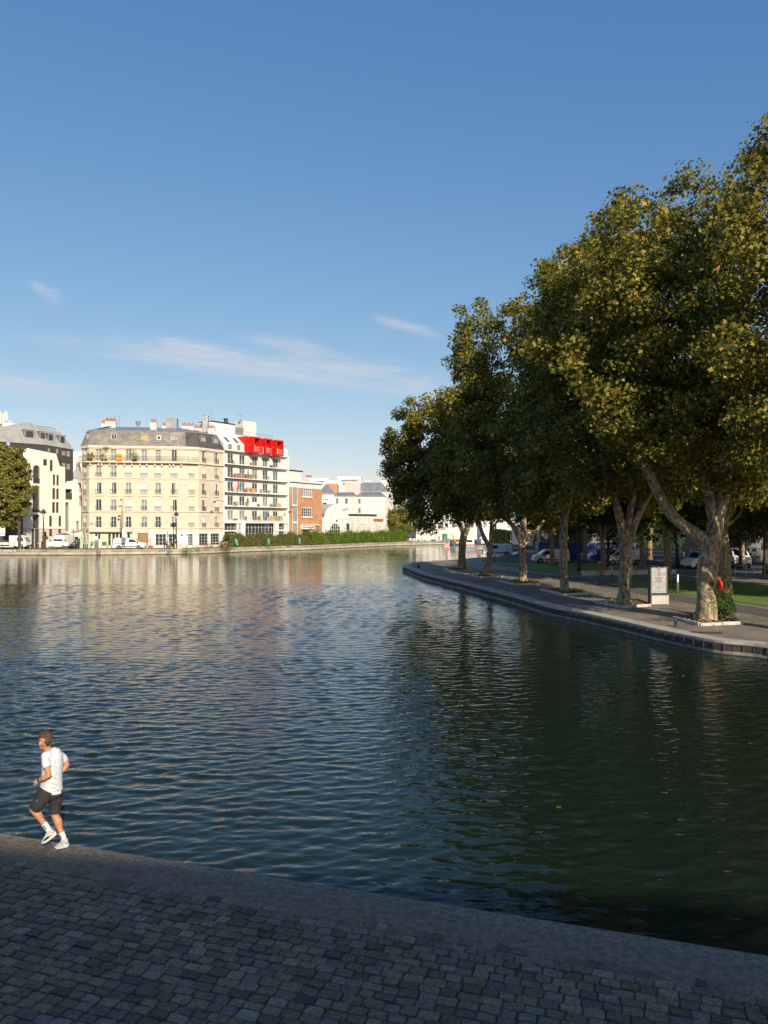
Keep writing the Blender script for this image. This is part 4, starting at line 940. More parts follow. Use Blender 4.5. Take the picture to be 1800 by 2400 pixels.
block('square building with bare brick lower gable and beige top',808,827.5,1153,218,'brick',.0,6,parapet=False,name='brick_gable_building')
block('beige gable wall with a row of chimney pots',808,845,1132,220,'tile',.0,6,parapet=False,pots=[(810,842,1129,1132,9)],name='beige_apartment_building')
block('cream building with a low triangular pediment on the skyline',845,880,1134,236,'offwhite',.0,7,roof='concrete',rh=1.4,ri=3.2,pots=[(860,872,1141,1147,5)],name='cream_apartment_building')
block('beige party wall building next to the pedimented one',876,894,1131,238,'tile',.0,7,parapet=False,name='beige_apartment_building')
block('white chimney topped building at the end of the skyline',893,922,1129,234,'white',.0,7,pots=[(894,912,1127,1131,7),(888,915,1142,1148,10)])
block('long pale building behind the far trees and moored boat',975,1128,1150,240,'offwhite',.05,12,wins=[(x,x+6,y,y+11) for y in (1160,1182,1204,1226) for x in range(984,1122,15)])
for i,(a,b_,t,lab) in enumerate([(1128,1198,1216,'white house with brown tiled roof and brick trim beyond the dark hedge'),(1236,1282,1246,'white cottage with brown roof and dark framed window beside the site huts')]):
    M.setdefault('browntile', mat('brown_roof_tile',(.20,.12,.09),(.13,.08,.06),3,.8))
    block(lab,a,b_,t,190 if i==0 else 165,'white',.0,9,wins=[(a+ (27 if i==0 else 17),a+(36 if i==0 else 26),t+14 if i==0 else t+8,t+28 if i==0 else t+22)],roof='browntile',rh=4 if i==0 else 3,ri=3,name='white_cottage')

# ------------------------------------------------ modern beige building and dark zinc-roofed one on the left
fM=Fac(((54-900)/F_PX*150,150), math.atan(1.25)); Bm=Bld('beige_modern_building','angular pale concrete building with tall slot windows and an arched loggia','building',fM); Mm=Bm.rel(fM)
uM=fM.uz(152.5); zM=lambda px,py: fM.z(px,py)
b0=zM(60,1239.5)
slots=[(101.5,110.5,1076,1091),(117,123.5,1078,1104),(124,129.5,1112,1137),(132.5,138,1113,1138),(123,129.5,1144,1170),(132,138,1145,1170),(122.5,129,1176.5,1202),(131.5,137.5,1177,1202),(115.5,122,1209,1234),(137.5,143.5,1209,1234)]
logs=[(77.5,93.5,1090,1133),(76.5,93,1139,1200.5),(76.5,92.5,1207,1239)]
hs=[(fM.uz(a),fM.uz(b_),zM(a,d),zM(a,c)) for a,b_,c,d in slots+logs]
g=MB(Mm); ztopM=zM(66,1050.5)
# wall with stepped top: full rectangle up to the lowest step, then stepped polygon pieces
step=zM(66,1066)
lowtop=zM(130,1093)
wall_holes(g,0,uM,b0,min(lowtop,99),[h for h in hs if h[3]<=lowtop]+[(h[0],h[1],h[2],lowtop) for h in hs if h[3]>lowtop and h[2]<lowtop],.5)
e=[(0,lowtop),(fM.uz(149),lowtop),(fM.uz(140),zM(139,1092)),(fM.uz(131.5),zM(131,1063.5)),(fM.uz(64),ztopM),(0,zM(50,1054))]
# upper part with its openings cut as vertical slices
xs=sorted({0,fM.uz(149),fM.uz(140),fM.uz(131.5),fM.uz(64),*[v for h in hs if h[3]>lowtop for v in h[:2]]})
def topz(u):
    pts=[(0,e[5][1]),(fM.uz(64),ztopM),(fM.uz(131.5),e[3][1]),(fM.uz(140),e[2][1]),(fM.uz(149),e[2][1]-.3),(1e9,e[2][1]-.3)]
    for i in range(len(pts)-1):
        if pts[i][0]<=u<=pts[i+1][0]: t=(u-pts[i][0])/(pts[i+1][0]-pts[i][0]); return pts[i][1]+(pts[i+1][1]-pts[i][1])*t
for i in range(len(xs)-1):
    a,b_=xs[i],xs[i+1]; c=(a+b_)/2; hh=[h for h in hs if h[0]<c<h[1] and h[3]>lowtop]
    zlo=lowtop
    for h in sorted(hh,key=lambda h:h[2]):
        if h[2]>zlo: g.quad((a,0,zlo),(b_,0,zlo),(b_,0,h[2]),(a,0,h[2]))
        zlo=h[3]
    g.quad((a,0,zlo),(b_,0,zlo),(b_,0,topz(b_-1e-4)),(a,0,topz(a+1e-4)))
for h in hs:
    if h[3]>lowtop:
        A,b_,c,d=h; c=max(c,lowtop); g.quad((A,0,c),(A,.5,c),(A,.5,d),(A,0,d)); g.quad((b_,0,c),(b_,0,d),(b_,.5,d),(b_,.5,c)); g.quad((A,0,d),(A,.5,d),(b_,.5,d),(b_,0,d))
        if h[2]>=lowtop: g.quad((A,0,c),(b_,0,c),(b_,.5,c),(A,.5,c))
obj('wall', g, M['concrete'], Bm.t)
g=MB(Mm); g.quad((0,14,ZF),(0,0,ZF),(0,0,e[5][1]),(0,14,e[5][1])); g.box(.02,uM-.02,.6,14,ZF,lowtop-.3); g.add([(0,0,topz(0)),(fM.uz(64),0,ztopM),(fM.uz(64),6,ztopM),(0,6,topz(0))],[(0,1,2,3)]); g.add([(fM.uz(64),0,ztopM),(fM.uz(131.5),0,e[3][1]),(fM.uz(131.5),6,e[3][1]),(fM.uz(64),6,ztopM)],[(0,1,2,3)]); obj('side_wall', g, M['darkclad'], Bm.t)
for (a,b_,c,d) in slots: u0,u1,z0,z1=fM.uz(a),fM.uz(b_),zM(a,d),zM(a,c); add_win(Bm,Mm,(u0+u1)/2,z0,u1-u0,z1-z0,1,2 if z1-z0>2 else 1,'dark','glass',y=.18,t=.07)
for i,(a,b_,c,d) in enumerate(logs):
    u0,u1,z0,z1=fM.uz(a),fM.uz(b_),zM(a,d),zM(a,c); g=MB(Mm); g.box(u0,u1,.45,.5,z0,z1); obj('loggia', g, M['darkclad'], Bm.t)
    if i==0:  # arched head
        r=(u1-u0)/2; cxx=(u0+u1)/2; g=MB(Mm)
        for s_ in (-1,1):
            g.extr([(cxx+s_*r,.01,z1),(cxx+s_*r,.01,z1-r)]+[(cxx+s_*r*math.cos(t),.01,z1-r+r*math.sin(t)) for t in [math.pi/2*k/5 for k in range(6)]][1:],(0,.4,0))
        obj('arch_spandrel', g, M['concrete'], Bm.t)
        g=MB(Mm); g.box(u0,u1,.1,.14,z0,z0+1.0); obj('railing', g, M['dark'], Bm.t)
# tiled base
g=MB(Mm); bh=[(fM.uz(74),fM.uz(81),ZF,b0-.1),(fM.uz(82),fM.uz(92),ZF,b0-.1),(fM.uz(115.5),fM.uz(122),zM(118,1256.5),b0-.1),(fM.uz(137),fM.uz(143),zM(140,1250),b0-.1),(fM.uz(103.5),fM.uz(109),zM(105,1257),zM(105,1246))]
wall_holes(g,0,uM,ZF,b0-.02,bh,.3); obj('tiled_base', g, M['tile'], Bm.t)
g=MB(Mm); g.box(bh[0][0],bh[1][1],.28,.32,ZF,b0-.1); obj('door', g, M['darkclad'], Bm.t)
for h in bh[2:]: add_win(Bm,Mm,(h[0]+h[1])/2,h[2],h[1]-h[0],h[3]-h[2],1,1,'dark','glass',y=.12)
g=MB(Mm); g.box(0,uM,-.02,-.003,b0-.08,b0); obj('shadow_joint', g, M['dark'], Bm.t)
# right wing
cM=fM.at(uM+.02); fM2=Fac(cM, math.atan(.9)); uM2=fM2.uz(190.5); M2=Bm.rel(fM2)
bal=[(153.5,169,1146,1171),(153.5,161,1177,1246)]; s2=[(186,190.4,1131,1155),(186,190.4,1161,1187),(179,184.5,1221,1246)]
h2=[(fM2.uz(a),fM2.uz(b_),fM2.z(a,d),fM2.z(a,c)) for a,b_,c,d in bal+s2]
zt2=fM2.z(153,1134); g=MB(M2); wall_holes(g,0,uM2,ZF,zt2-.02,[(a,b_,c,min(d,zt2-.1)) for a,b_,c,d in h2],1.4)
g.add([(0,0,zt2-.02),(uM2,0,zt2-.02),(uM2,0,fM2.z(188,1125)),(fM2.uz(172),0,fM2.z(172,1123)),(fM2.uz(170),0,fM2.z(170,1127)),(fM2.uz(157),0,fM2.z(157,1128))],[(0,1,2,3,4,5)]); obj('wing_wall', g, M['concrete'], Bm.t)
g=MB(M2)
for h in h2: g.box(h[0]-.01,h[1]+.01,1.3,1.38,h[2],min(h[3],zt2-.1))
g.box(.05,uM2,1.42,8,ZF,zt2-.2)
obj('loggia', g, M['darkclad'], Bm.t)
g=MB(M2); g.box(h2[0][0],h2[0][1],.05,.1,h2[0][2],h2[0][2]+1.4); obj('railing', g, M['darkclad'], Bm.t)
# dark upper building with seamed zinc roof
fD=Fac(fM.at(-9,7), math.atan(1.05)); Bd=Bld('dark_zinc_roofed_building','dark clad building with a faceted pale zinc roof and dormers, above the beige one','building',fD); Md=Bd.rel(fD)
uD0=fD.uz(23); uD1=fD.uz(171.5); zD=lambda px,py:fD.z(px,py)
ze=zD(40,1037.5); uk=fD.uz(103); zke=zD(103,1042); ze2=zD(170,1053.5)
dwin=[(112,118,1048,1058),(131,137,1051,1063),(145,154,1056,1067),(156,165,1056,1069.5),(145,154,1084,1099),(156,165,1086,1100)]
hd=[(fD.uz(a),fD.uz(b_),zD(a,d),zD(a,c)) for a,b_,c,d in dwin]
g=MB(Md); hz=min(ze,ze2)
wall_holes(g,uD0,uD1,ZF,hz-.02,hd,.2); g.add([(uD0,0,hz-.02),(uD1,0,hz-.02),(uD1,0,ze2),(uk,0,zke),(uD0,0,ze)],[(0,1,2,3,4)]); g.quad((uD1,0,ZF),(uD1,12,ZF),(uD1,12,ze2),(uD1,0,ze2)); obj('wall', g, M['darkclad'], Bd.t)
for h in hd: add_win(Bd,Md,(h[0]+h[1])/2,h[2],h[1]-h[0],h[3]-h[2],1,1,'grey','curtain',y=.1)
fD2=Fac(fD.at(0,4.5),fD.a); pk=fD2.uz(62); zpk=fD2.z(62,988.5); zr=fD2.z(140,1013); 
g=MB(Md)
g.add([(uD0,-.2,ze-.05),(uk,-.2,zke-.05),(pk,4.5,zpk)],[(0,1,2)])
g.add([(uk,-.2,zke-.05),(uD1+.2,-.2,ze2-.05),(fD2.uz(141),4.5,zr),(pk,4.5,zpk)],[(0,1,2,3)])
g.add([(uD1+.2,-.2,ze2-.05),(uD1+.2,12,ze2-.05),(fD2.uz(141),7,zr),(fD2.uz(141),4.5,zr)],[(0,1,2,3)])
zl_=fD2.z(20,1000); g.add([(uD0-14,1.5,ze+.2),(uD0,-.2,ze-.05),(pk,4.5,zpk),(pk-4.5,4.5,zl_),(uD0-14,4.5,zl_)],[(0,1,2,3,4)])
g.add([(pk,4.5,zpk),(fD2.uz(141),4.5,zr),(fD2.uz(141),10,zr),(pk,10,zpk)],[(0,1,2,3)]); g.add([(pk-4.5,4.5,zl_),(pk,4.5,zpk),(pk,10,zpk),(pk-4.5,10,zl_)],[(0,1,2,3)])
obj('roof', g, M['zincseam'], Bd.t)
g=MB(Md); g.box(uD0-14,uD0,1.7,9,ZF,ze+.2); obj('side_wall', g, M['offwhite'], Bd.t)
for px,py0,py1,w in ((69,1010,1025,1.7),(100,1014,1028,1.0),(119,1018.5,1032,1.0),(146.5,1023.5,1038,1.0)):
    yo=1.1 if px<80 else 1.2; f3=Fac(fD.at(0,yo),fD.a); u=f3.uz(px); z0,z1=f3.z(px,py1),f3.z(px,py0); g=MB(Bd.rel(f3)); g.box(u-w/2-.15,u+w/2+.15,0,2.2,z0-.2,z1+.2); g.box(u-w/2-.25,u+w/2+.25,-.12,2.3,z1+.2,z1+.3); o=obj('dormer', g, M['zinc'], Bd.t)
    g=MB(Bd.rel(f3)); g.box(u-w/2+.1,u+w/2-.1,-.04,-.003,z0,z1); obj('pane', g, M['glass'], o)
g=MB(Bd.rel(fD2)); u0,u1=fD2.uz(97),fD2.uz(131); z0=zpk-1.0
za1,za2=fD2.z(97,998),fD2.z(131,1004)
for k in range(8): t=k/7; x=u0+(u1-u0)*t; zz=za1+(za2-za1)*t; g.cyl((x,.3,zz-1.5),(x,.3,zz),.03,n=4)
g.tube([(u0,.3,za1),(u1,.3,za2)],.035,4); g.tube([(u0,.3,za1-.5),(u1,.3,za2-.5)],.025,4); obj('roof_railing', g, M['blue'], Bd.t)
u0,u1=fD2.uz(8),fD2.uz(42); g=MB(Bd.rel(fD2)); g.box(u0,u1,.5,3,zl_-.3,fD2.z(25,991)); obj('rooftop_block', g, M['offwhite'], Bd.t)
g=MB(Bd.rel(fD2))
for px,y0,y1 in ((1,962,1000),(5,964,992),(12,968,992),(18,962,985),(21,966,980)):
    u=fD2.uz(px); g.box(u-.18,u+.18,1,1.25,fD2.z(px,y1),fD2.z(px,y0))
for px in (3,9,15,20,28,33): u=fD2.uz(px); g.cyl((u,1.4,zl_),(u,1.4,fD2.z(px,970 if px<22 else 985)),.05,n=5)
u0,u1=fD2.uz(0),fD2.uz(34)
for py in (984,992): g.box(u0,u1,1.35,1.45,fD2.z(10,py)-.04,fD2.z(10,py)+.04)
obj('antenna_cluster', g, M['board'], Bd.t)
# small building between
block('pale house with steep zinc roof and blue skylights, wedged between two larger blocks',166,193,1124,168,'concrete',.3,8,roof='zincseam',rh=4.2,ri=2.6,name='small_zinc_roofed_house')
block('white wall building peeping over the zinc roof beside the cream one',170,196,1062,185,'white',.0,6)
# ================================================================== trees and plants
def leafmat(name, trans=.35, rough=.55):
    m = bpy.data.materials.new(name); m.use_nodes = True; nt = m.node_tree; b = nt.nodes['Principled BSDF']; out = nt.nodes['Material Output']
    at = nt.nodes.new('ShaderNodeAttribute'); at.attribute_name = 'Col'
    nt.links.new(at.outputs['Color'], b.inputs['Base Color']); b.inputs['Roughness'].default_value = rough; b.inputs['Specular IOR Level'].default_value = .3
    tr = nt.nodes.new('ShaderNodeBsdfTranslucent'); nt.links.new(at.outputs['Color'], tr.inputs['Color'])
    mx_ = nt.nodes.new('ShaderNodeMixShader'); mx_.inputs[0].default_value = trans
    nt.links.new(b.outputs[0], mx_.inputs[1]); nt.links.new(tr.outputs[0], mx_.inputs[2]); nt.links.new(mx_.outputs[0], out.inputs['Surface']); return m
M['leaf'] = leafmat('plane_leaf')
def bark():
    m = bpy.data.materials.new('plane_bark'); m.use_nodes = True; nt = m.node_tree; b = nt.nodes['Principled BSDF']; b.inputs['Roughness'].default_value=.8
    t = nt.nodes.new('ShaderNodeTexCoord'); mp = nt.nodes.new('ShaderNodeMapping'); mp.inputs['Scale'].default_value=(1,1,.55); nt.links.new(t.outputs['Object'], mp.inputs[0])
    n = nt.nodes.new('ShaderNodeTexNoise'); n.inputs['Scale'].default_value=6.5; n.inputs['Detail'].default_value=2.5; n.inputs['Distortion'].default_value=.35; nt.links.new(mp.outputs[0], n.inputs['Vector'])
    r = nt.nodes.new('ShaderNodeValToRGB'); r.color_ramp.interpolation='CONSTANT'
    cs=[(0,(.16,.115,.07)),(.42,(.25,.185,.115)),(.49,(.31,.245,.15)),(.56,(.52,.43,.26)),(.62,(.36,.29,.185))]
    e=r.color_ramp.elements; e[0].color=(*cs[0][1],1); e[1].position=cs[1][0]; e[1].color=(*cs[1][1],1)
    for p,c in cs[2:]: q=e.new(p); q.color=(*c,1)
    nt.links.new(n.outputs[0], r.inputs[0])
    n2 = nt.nodes.new('ShaderNodeTexNoise'); n2.inputs['Scale'].default_value=1.0; nt.links.new(t.outputs['Object'], n2.inputs['Vector'])
    mu = nt.nodes.new('ShaderNodeMixRGB'); mu.blend_type='MULTIPLY'; mu.inputs[0].default_value=.28; nt.links.new(r.outputs[0], mu.inputs[1]); nt.links.new(n2.outputs[0], mu.inputs[2]); nt.links.new(mu.outputs[0], b.inputs['Base Color'])
    bp = nt.nodes.new('ShaderNodeBump'); bp.inputs['Distance'].default_value=.03; nt.links.new(n.outputs[0], bp.inputs['Height']); nt.links.new(bp.outputs[0], b.inputs['Normal']); return m
M['bark'] = bark()
M['bark2'] = mat('rough_bark', (.10,.075,.05), (.05,.04,.03), 6, .9, .03, 20, stretch=(1,1,.3))
STAR = np.array([(0,-.5,0),(.16,-.22,.02),(.5,-.06,-.10),(.24,.10,.02),(0,.5,-.06),(-.24,.10,.02),(-.5,-.06,-.10),(-.16,-.22,.02)],dtype=np.float32)
KITE = np.array([(0,-.5,0),(.36,-.05,-.08),(0,.5,0),(-.36,-.05,-.08)],dtype=np.float32)
OVAL = np.array([(0,-.5,0),(.17,-.1,-.03),(.13,.25,-.03),(0,.5,0),(-.13,.25,-.03),(-.17,-.1,-.03)],dtype=np.float32)
PAL_PLANE = [((.13,.145,.018),.26),((.22,.20,.028),.30),((.31,.265,.05),.25),((.06,.08,.012),.12),((.45,.30,.05),.04),((.40,.18,.05),.01)]
def leaf_mesh(name, P, N, size, pal, shape, seed, matl, sizevar=.3):
    rg = np.random.RandomState(seed); n=len(P); k=len(shape)
    N = N/np.maximum(1e-6,np.linalg.norm(N,axis=1,keepdims=True))
    A = rg.randn(n,3); A -= N*np.sum(A*N,axis=1,keepdims=True); A/=np.linalg.norm(A,axis=1,keepdims=True); Bv=np.cross(N,A)
    s=(size*(1+sizevar*rg.randn(n))).clip(size*.4,size*1.8)[:,None,None]
    fold=rg.uniform(.4,2.2,n)[:,None]
    V=P[:,None,:]+s*(A[:,None,:]*shape[None,:,0:1]+Bv[:,None,:]*shape[None,:,1:2]+N[:,None,:]*(shape[None,:,2:3]*fold[:,:,None]))
    V=V.reshape(-1,3).astype(np.float32)
    w=np.array([float(p[1]) for p in pal]); w=w/w.sum(); idx=rg.choice(len(pal),n,p=w); col=np.array([p[0] for p in pal])[idx]*(1+.16*rg.randn(n,1)).clip(.5,1.6)
    col=np.concatenate([col,np.ones((n,1))],1); col=np.repeat(col,k,axis=0).astype(np.float32)
    me=bpy.data.meshes.new(name); me.vertices.add(n*k); me.vertices.foreach_set('co',V.ravel())
    me.loops.add(n*k); me.loops.foreach_set('vertex_index',np.arange(n*k,dtype=np.int32))
    me.polygons.add(n); me.polygons.foreach_set('loop_start',np.arange(0,n*k,k,dtype=np.int32)); me.polygons.foreach_set('loop_total',np.full(n,k,dtype=np.int32))
    ca=me.color_attributes.new('Col','FLOAT_COLOR','POINT'); ca.data.foreach_set('color',col.ravel())
    me.materials.append(matl); me.update(); me.validate(); return me
def crown_points(lobes, nclump, per, crad, seed, inner=.25):
    # clumps of leaves spread over (and thinly through) a union of lobes
    rg=np.random.RandomState(seed); L=np.array([(*l[:3],l[3],l[3] if len(l)<5 else l[4]) for l in lobes],dtype=float)
    w=L[:,3]**2; w/=w.sum(); C_=[]; D_=[]
    while len(C_)<nclump:
        i=rg.choice(len(L),p=w); d=rg.randn(3); d/=np.linalg.norm(d)
        rr = (rg.uniform(.80,1.0) if rg.rand()>inner else rg.uniform(.2,.8))*(1+.06*rg.randn())
        p=L[i,:3]+d*rr*np.array([L[i,3],L[i,3],L[i,4]])
        q=((p-L[:,:3])/np.stack([L[:,3],L[:,3],L[:,4]],1)); dist=np.linalg.norm(q,axis=1); dist[i]=9
        if dist.min()<.62 and rg.rand()<.85: continue
        if rg.rand()<.10: p=p+d*rg.uniform(.3,1.1)*min(1,L[i,3]/2.5)
        C_.append(p); D_.append(d)
    C_=np.array(C_); D_=np.array(D_)
    rad=crad*rg.uniform(.55,1.35,nclump)
    cnt=np.maximum(8,(per*(rad/crad)**2*rg.uniform(.6,1.4,nclump))).astype(int)
    ci=np.repeat(np.arange(nclump),cnt); n=len(ci)
    g=rg.randn(n,3); g/=np.linalg.norm(g,axis=1,keepdims=True); g*=(rg.rand(n,1)**.45)
    P=C_[ci]+g*rad[ci][:,None]*np.array([1.0,1.0,.75]); 
    N=g*.6+D_[ci]*.5+rg.randn(n,3)*.75+np.array([0,0,.35]); return P,N,C_
def trunk_tube(mb, pts, rads, n=14, wob=.10, seed=0, flare=0):
    # resample along the path, with lumps
    rg=random.Random(seed); out=[]; rr=[]
    for i in range(len(pts)-1):
        a,b_=Vector(pts[i]),Vector(pts[i+1]); k=max(1,int((b_-a).length/.45))
        for j in range(k): t=j/k; out.append(a.lerp(b_,t)); rr.append((rads[i]*(1-t)+rads[i+1]*t)*(1+.05*math.sin(len(out)*1.7+seed)))
    out.append(Vector(pts[-1])); rr.append(rads[-1])
    for i in range(1,len(out)-1): out[i]=out[i]+Vector((rg.uniform(-1,1),rg.uniform(-1,1),0))*rr[i]*.07
    if flare: 
        for i in range(min(4,len(rr))): rr[i]*=1+flare*(1-i/4)**2
    # random but smooth lumps
    base=len(mb.v); mb.tube(out, rr, n, wob=0)
    ph=[rg.uniform(0,6.28) for _ in range(4)]
    for i in range(len(out)):
        for k in range(n):
            v=Vector(mb.v[base+i*n+k]); c=out[i]; t=2*math.pi*k/n
            w=1+wob*(math.sin(3*t+ph[0]+i*.25)+.6*math.sin(2*t+ph[1]-i*.4)+.5*math.sin(5*t+ph[2]+i*.8))*.45+(flare*.25*math.cos(5*t+ph[3])*(1-i/4)**2 if i<4 else 0)
            mb.v[base+i*n+k]=tuple(c+(v-c)*w)
def bez(a,b_,c,n=6):
    a,b_,c=Vector(a),Vector(b_),Vector(c); return [a*(1-t)**2+b_*2*t*(1-t)+c*t*t for t in [i/n for i in range(n+1)]]

def plane_tree(label, px, py, Y, trunk, lobes, rt=.45, nclump=400, per=130, size=.27, seed=1, crad=.95, z=ZR, shape=STAR, pal=PAL_PLANE, group='plane trees along the water', name='plane_tree', cat='tree', matl='bark', lobes_world=None, inner=.25):
    base=Vector(((px-900)/F_PX*Y, Y, z))
    t=thing(name,label,cat,base,0,group)
    W3=[]
    for l in (lobes or []):
        x,y,r=l[:3]; dy=l[3] if len(l)>3 else 0; rz=l[4] if len(l)>4 else r*1.05
        p=AT(x,y,Y)-base; k=(Y+dy)/Y; p=Vector((((x-900)/F_PX*(Y+dy))-base.x, dy, HC+(HY-y)*(Y+dy)/F_PX-base.z)); W3.append((p.x,p.y,p.z,r,rz))
    W3+= (lobes_world or [])
    g=MB()
    if trunk: 
        for path in trunk:
            pts=[AT(p[0],p[1],Y+(p[3] if len(p)>3 else 0))-base for p in path]; pts=[Vector((p.x,(path[i][3] if len(path[i])>3 else 0),p.z)) for i,p in enumerate(pts)]
            trunk_tube(g, pts, [p[2] for p in path], 16, .10, seed, .0)
        fork=max((AT(p[0],p[1],Y)-base).z for p in trunk[0])
        last=trunk[0][-1]; fp=AT(last[0],last[1],Y)-base
    else:
        fz=min(l[2]-l[4]*.6 for l in W3); fz=max(2.5,min(fz,5.0)); lean=random.Random(seed).uniform(-.25,.25)
        trunk_tube(g,[(0,0,-.1),(0,0,.5),(lean*.3,0,fz*.5),(lean,0,fz)],[rt*1.1,rt,rt*.9,rt*.85],14,.10,seed,.25); fp=Vector((lean,0,fz))
    rg=random.Random(seed+50)
    # limbs run from the fork into every lobe
    ends=[(fp,rt)]
    if trunk and len(trunk)>1:
        ends=[]
        for path in trunk[1:]:
            e_=AT(path[-1][0],path[-1][1],Y)-base; ends.append((Vector((e_.x,0,e_.z)),path[-1][2]*1.6))
    for l in W3:
        c=Vector(l[:3]); fp,rt=min(ends,key=lambda e_:(e_[0]-c).length+(3 if e_[0].z>c.z+1 else 0))
        mid_=fp.lerp(c,.5)+Vector((rg.uniform(-.6,.6),rg.uniform(-.6,.6),-.12*abs(c.x)+.4)); s_=rt*(.34+.16*rg.random())
        pts=bez(fp-Vector((0,0,.3)),mid_,c,6); trunk_tube(g,pts,[s_*(1-i/8) for i in range(7)],8,.06,seed+1)
        for k in range(3):
            d=Vector((rg.uniform(-1,1),rg.uniform(-1,1),rg.uniform(-.3,1))).normalized()*l[3]*.75
            st=pts[3+k]; trunk_tube(g,bez(st,st+d*.5+Vector((0,0,.3)),c.lerp(st,.5)+d,4),[s_*.4,s_*.33,s_*.25,s_*.17,s_*.08],6,.0,seed+k)
    obj('trunk', g, M[matl], t, smooth=True)
    P,N,_=crown_points(W3,nclump,per,crad,seed,inner)
    link('crown', leaf_mesh('crown',P,N,size,pal,shape,seed+9,M['leaf']), t)
    return t

T1=[[(1654,1463,.66),(1654,1450,.56),(1655,1425,.52),(1656,1390,.50),(1657,1350,.50),(1660,1310,.50),(1664,1275,.52)],
    [(1662,1285,.45),(1645,1262,.36),(1612,1240,.31),(1580,1212,.29),(1556,1180,.27),(1540,1150,.26),(1520,1110,.25),(1500,1075,.22),(1478,1040,.18)],
    [(1664,1290,.50),(1672,1250,.44),(1680,1215,.40),(1690,1180,.36),(1698,1140,.32),(1706,1080,.27),(1708,1000,.2)],
    [(1674,1220,.28),(1664,1175,.28),(1652,1140,.25),(1645,1105,.22),(1640,1060,.18)],
    [(1652,1150,.09),(1620,1130,.07),(1590,1110,.06),(1572,1090,.05),(1558,1070,.04)]]
def thin(T,k): return [[(q[0],q[1],q[2]*(k if (i or j>0) else (k+1)/2),*q[3:]) for j,q in enumerate(path)] for i,path in enumerate(T)]
plane_tree('large forked plane tree with mottled bark beside the red lifebuoy and a bush',1654,1455,40,T1,
  [(1640,590,3.1),(1535,625,3.1),(1720,690,3.6),(1560,770,3.6,-1.5),(1690,880,3.6),(1480,780,2.9,-2),(1500,930,2.9,-2),(1610,960,3.0,-1),(1740,1010,2.6),(1600,1060,2.3),(1720,1120,1.7,2),(1560,1090,1.6,2)],
  nclump=430,per=150,size=.215,seed=11,rt=.5)
T2=[[(1458,1427,.66),(1459,1415,.54),(1463,1385,.48),(1466,1340,.46),(1466,1300,.48),(1467,1265,.48)],
    [(1470,1275,.4),(1486,1230,.28),(1502,1195,.24),(1520,1165,.2),(1533,1140,.16)],
    [(1466,1275,.44),(1455,1225,.34),(1445,1180,.28),(1432,1130,.22),(1420,1080,.18)],
    [(1464,1270,.35),(1475,1210,.26),(1484,1160,.22),(1480,1100,.18)]]
plane_tree('plane tree left of the white information panel, forking into three limbs',1459,1420,47.4,thin(T2,.80),
  [(1470,585,3.1),(1400,670,3.3),(1350,790,3.2,-2),(1430,800,3.6),(1400,920,3.0,-3),(1470,1000,3.2),(1360,1010,2.6,-2),(1530,1060,2.6,1),(1400,1090,2.3),(1340,1120,1.9,-1),(1545,1130,1.9,3)],
  nclump=390,per=140,size=.23,seed=12,rt=.36)
T3=[[(1325,1393,.72),(1324,1378,.52),(1322,1350,.44),(1320,1300,.42),(1321,1250,.42),(1324,1200,.40)],[(1324,1210,.3),(1312,1160,.25),(1300,1110,.2)],[(1324,1210,.3),(1340,1160,.24),(1352,1110,.18)]]
plane_tree('straight trunked plane tree, third from the right along the quay',1324,1386,57,thin(T3,.68),
  [(1365,640,3.0),(1305,735,3.0),(1290,870,3.3,-2),(1350,900,3.4),(1250,985,2.7,-2),(1320,1040,3.0),(1260,1110,2.2,-2),(1370,1120,2.4,1),(1290,1170,1.9,1),(1235,1150,1.7,-1)],
  nclump=370,per=120,size=.25,seed=13,rt=.30)
T4=[[(1225,1369,.80),(1225,1356,.55),(1225,1330,.47),(1224,1300,.46),(1226,1270,.46)],[(1226,1280,.35),(1205,1235,.27),(1185,1215,.22),(1160,1190,.18)],[(1226,1280,.36),(1250,1250,.26),(1272,1225,.2),(1290,1190,.15)],[(1226,1275,.38),(1228,1200,.3),(1230,1120,.22)]]
plane_tree('plane tree with flared base and low forking limbs, fourth from the right',1225,1363,67.2,thin(T4,.70),
  [(1165,790,3.4),(1125,880,2.9),(1205,900,3.4),(1100,960,2.3,-2),(1175,1010,3.2,-2),(1235,1050,3.0),(1130,1090,2.6,-3),(1215,1140,2.4,-3),(1270,1130,2.4),(1175,1165,1.9,-2),(1285,1185,2.0,2)],
  nclump=350,per=125,size=.25,seed=14,rt=.32)
T5=[[(1136,1350,.52),(1140,1335,.42),(1147,1300,.36),(1150,1275,.38)],[(1148,1285,.3),(1132,1255,.26),(1122,1225,.22),(1110,1180,.18)],[(1150,1280,.3),(1152,1230,.26),(1158,1200,.24),(1160,1150,.2)],[(1156,1235,.18),(1170,1215,.15),(1185,1190,.12)]]
plane_tree('leaning slim plane tree, second from the quay tip',1138,1345,78.3,thin(T5,.78),
  [(1085,960,2.7),(1140,950,3.2),(1110,1050,3.2,-2),(1170,1070,3.0),(1050,1080,2.6,-2),(1130,1140,2.6),(1060,1150,2.2),(1100,1195,1.7,-1),(1150,1190,1.7,1)],
  nclump=340,per=115,size=.26,seed=15,rt=.35)
T6=[[(1083,1336,.62),(1083,1325,.54),(1083,1300,.52),(1085,1270,.50),(1088,1245,.50)],[(1088,1255,.45),(1100,1225,.36),(1105,1190,.3)],[(1086,1250,.3),(1070,1210,.24),(1050,1180,.2),(1020,1150,.16)]]
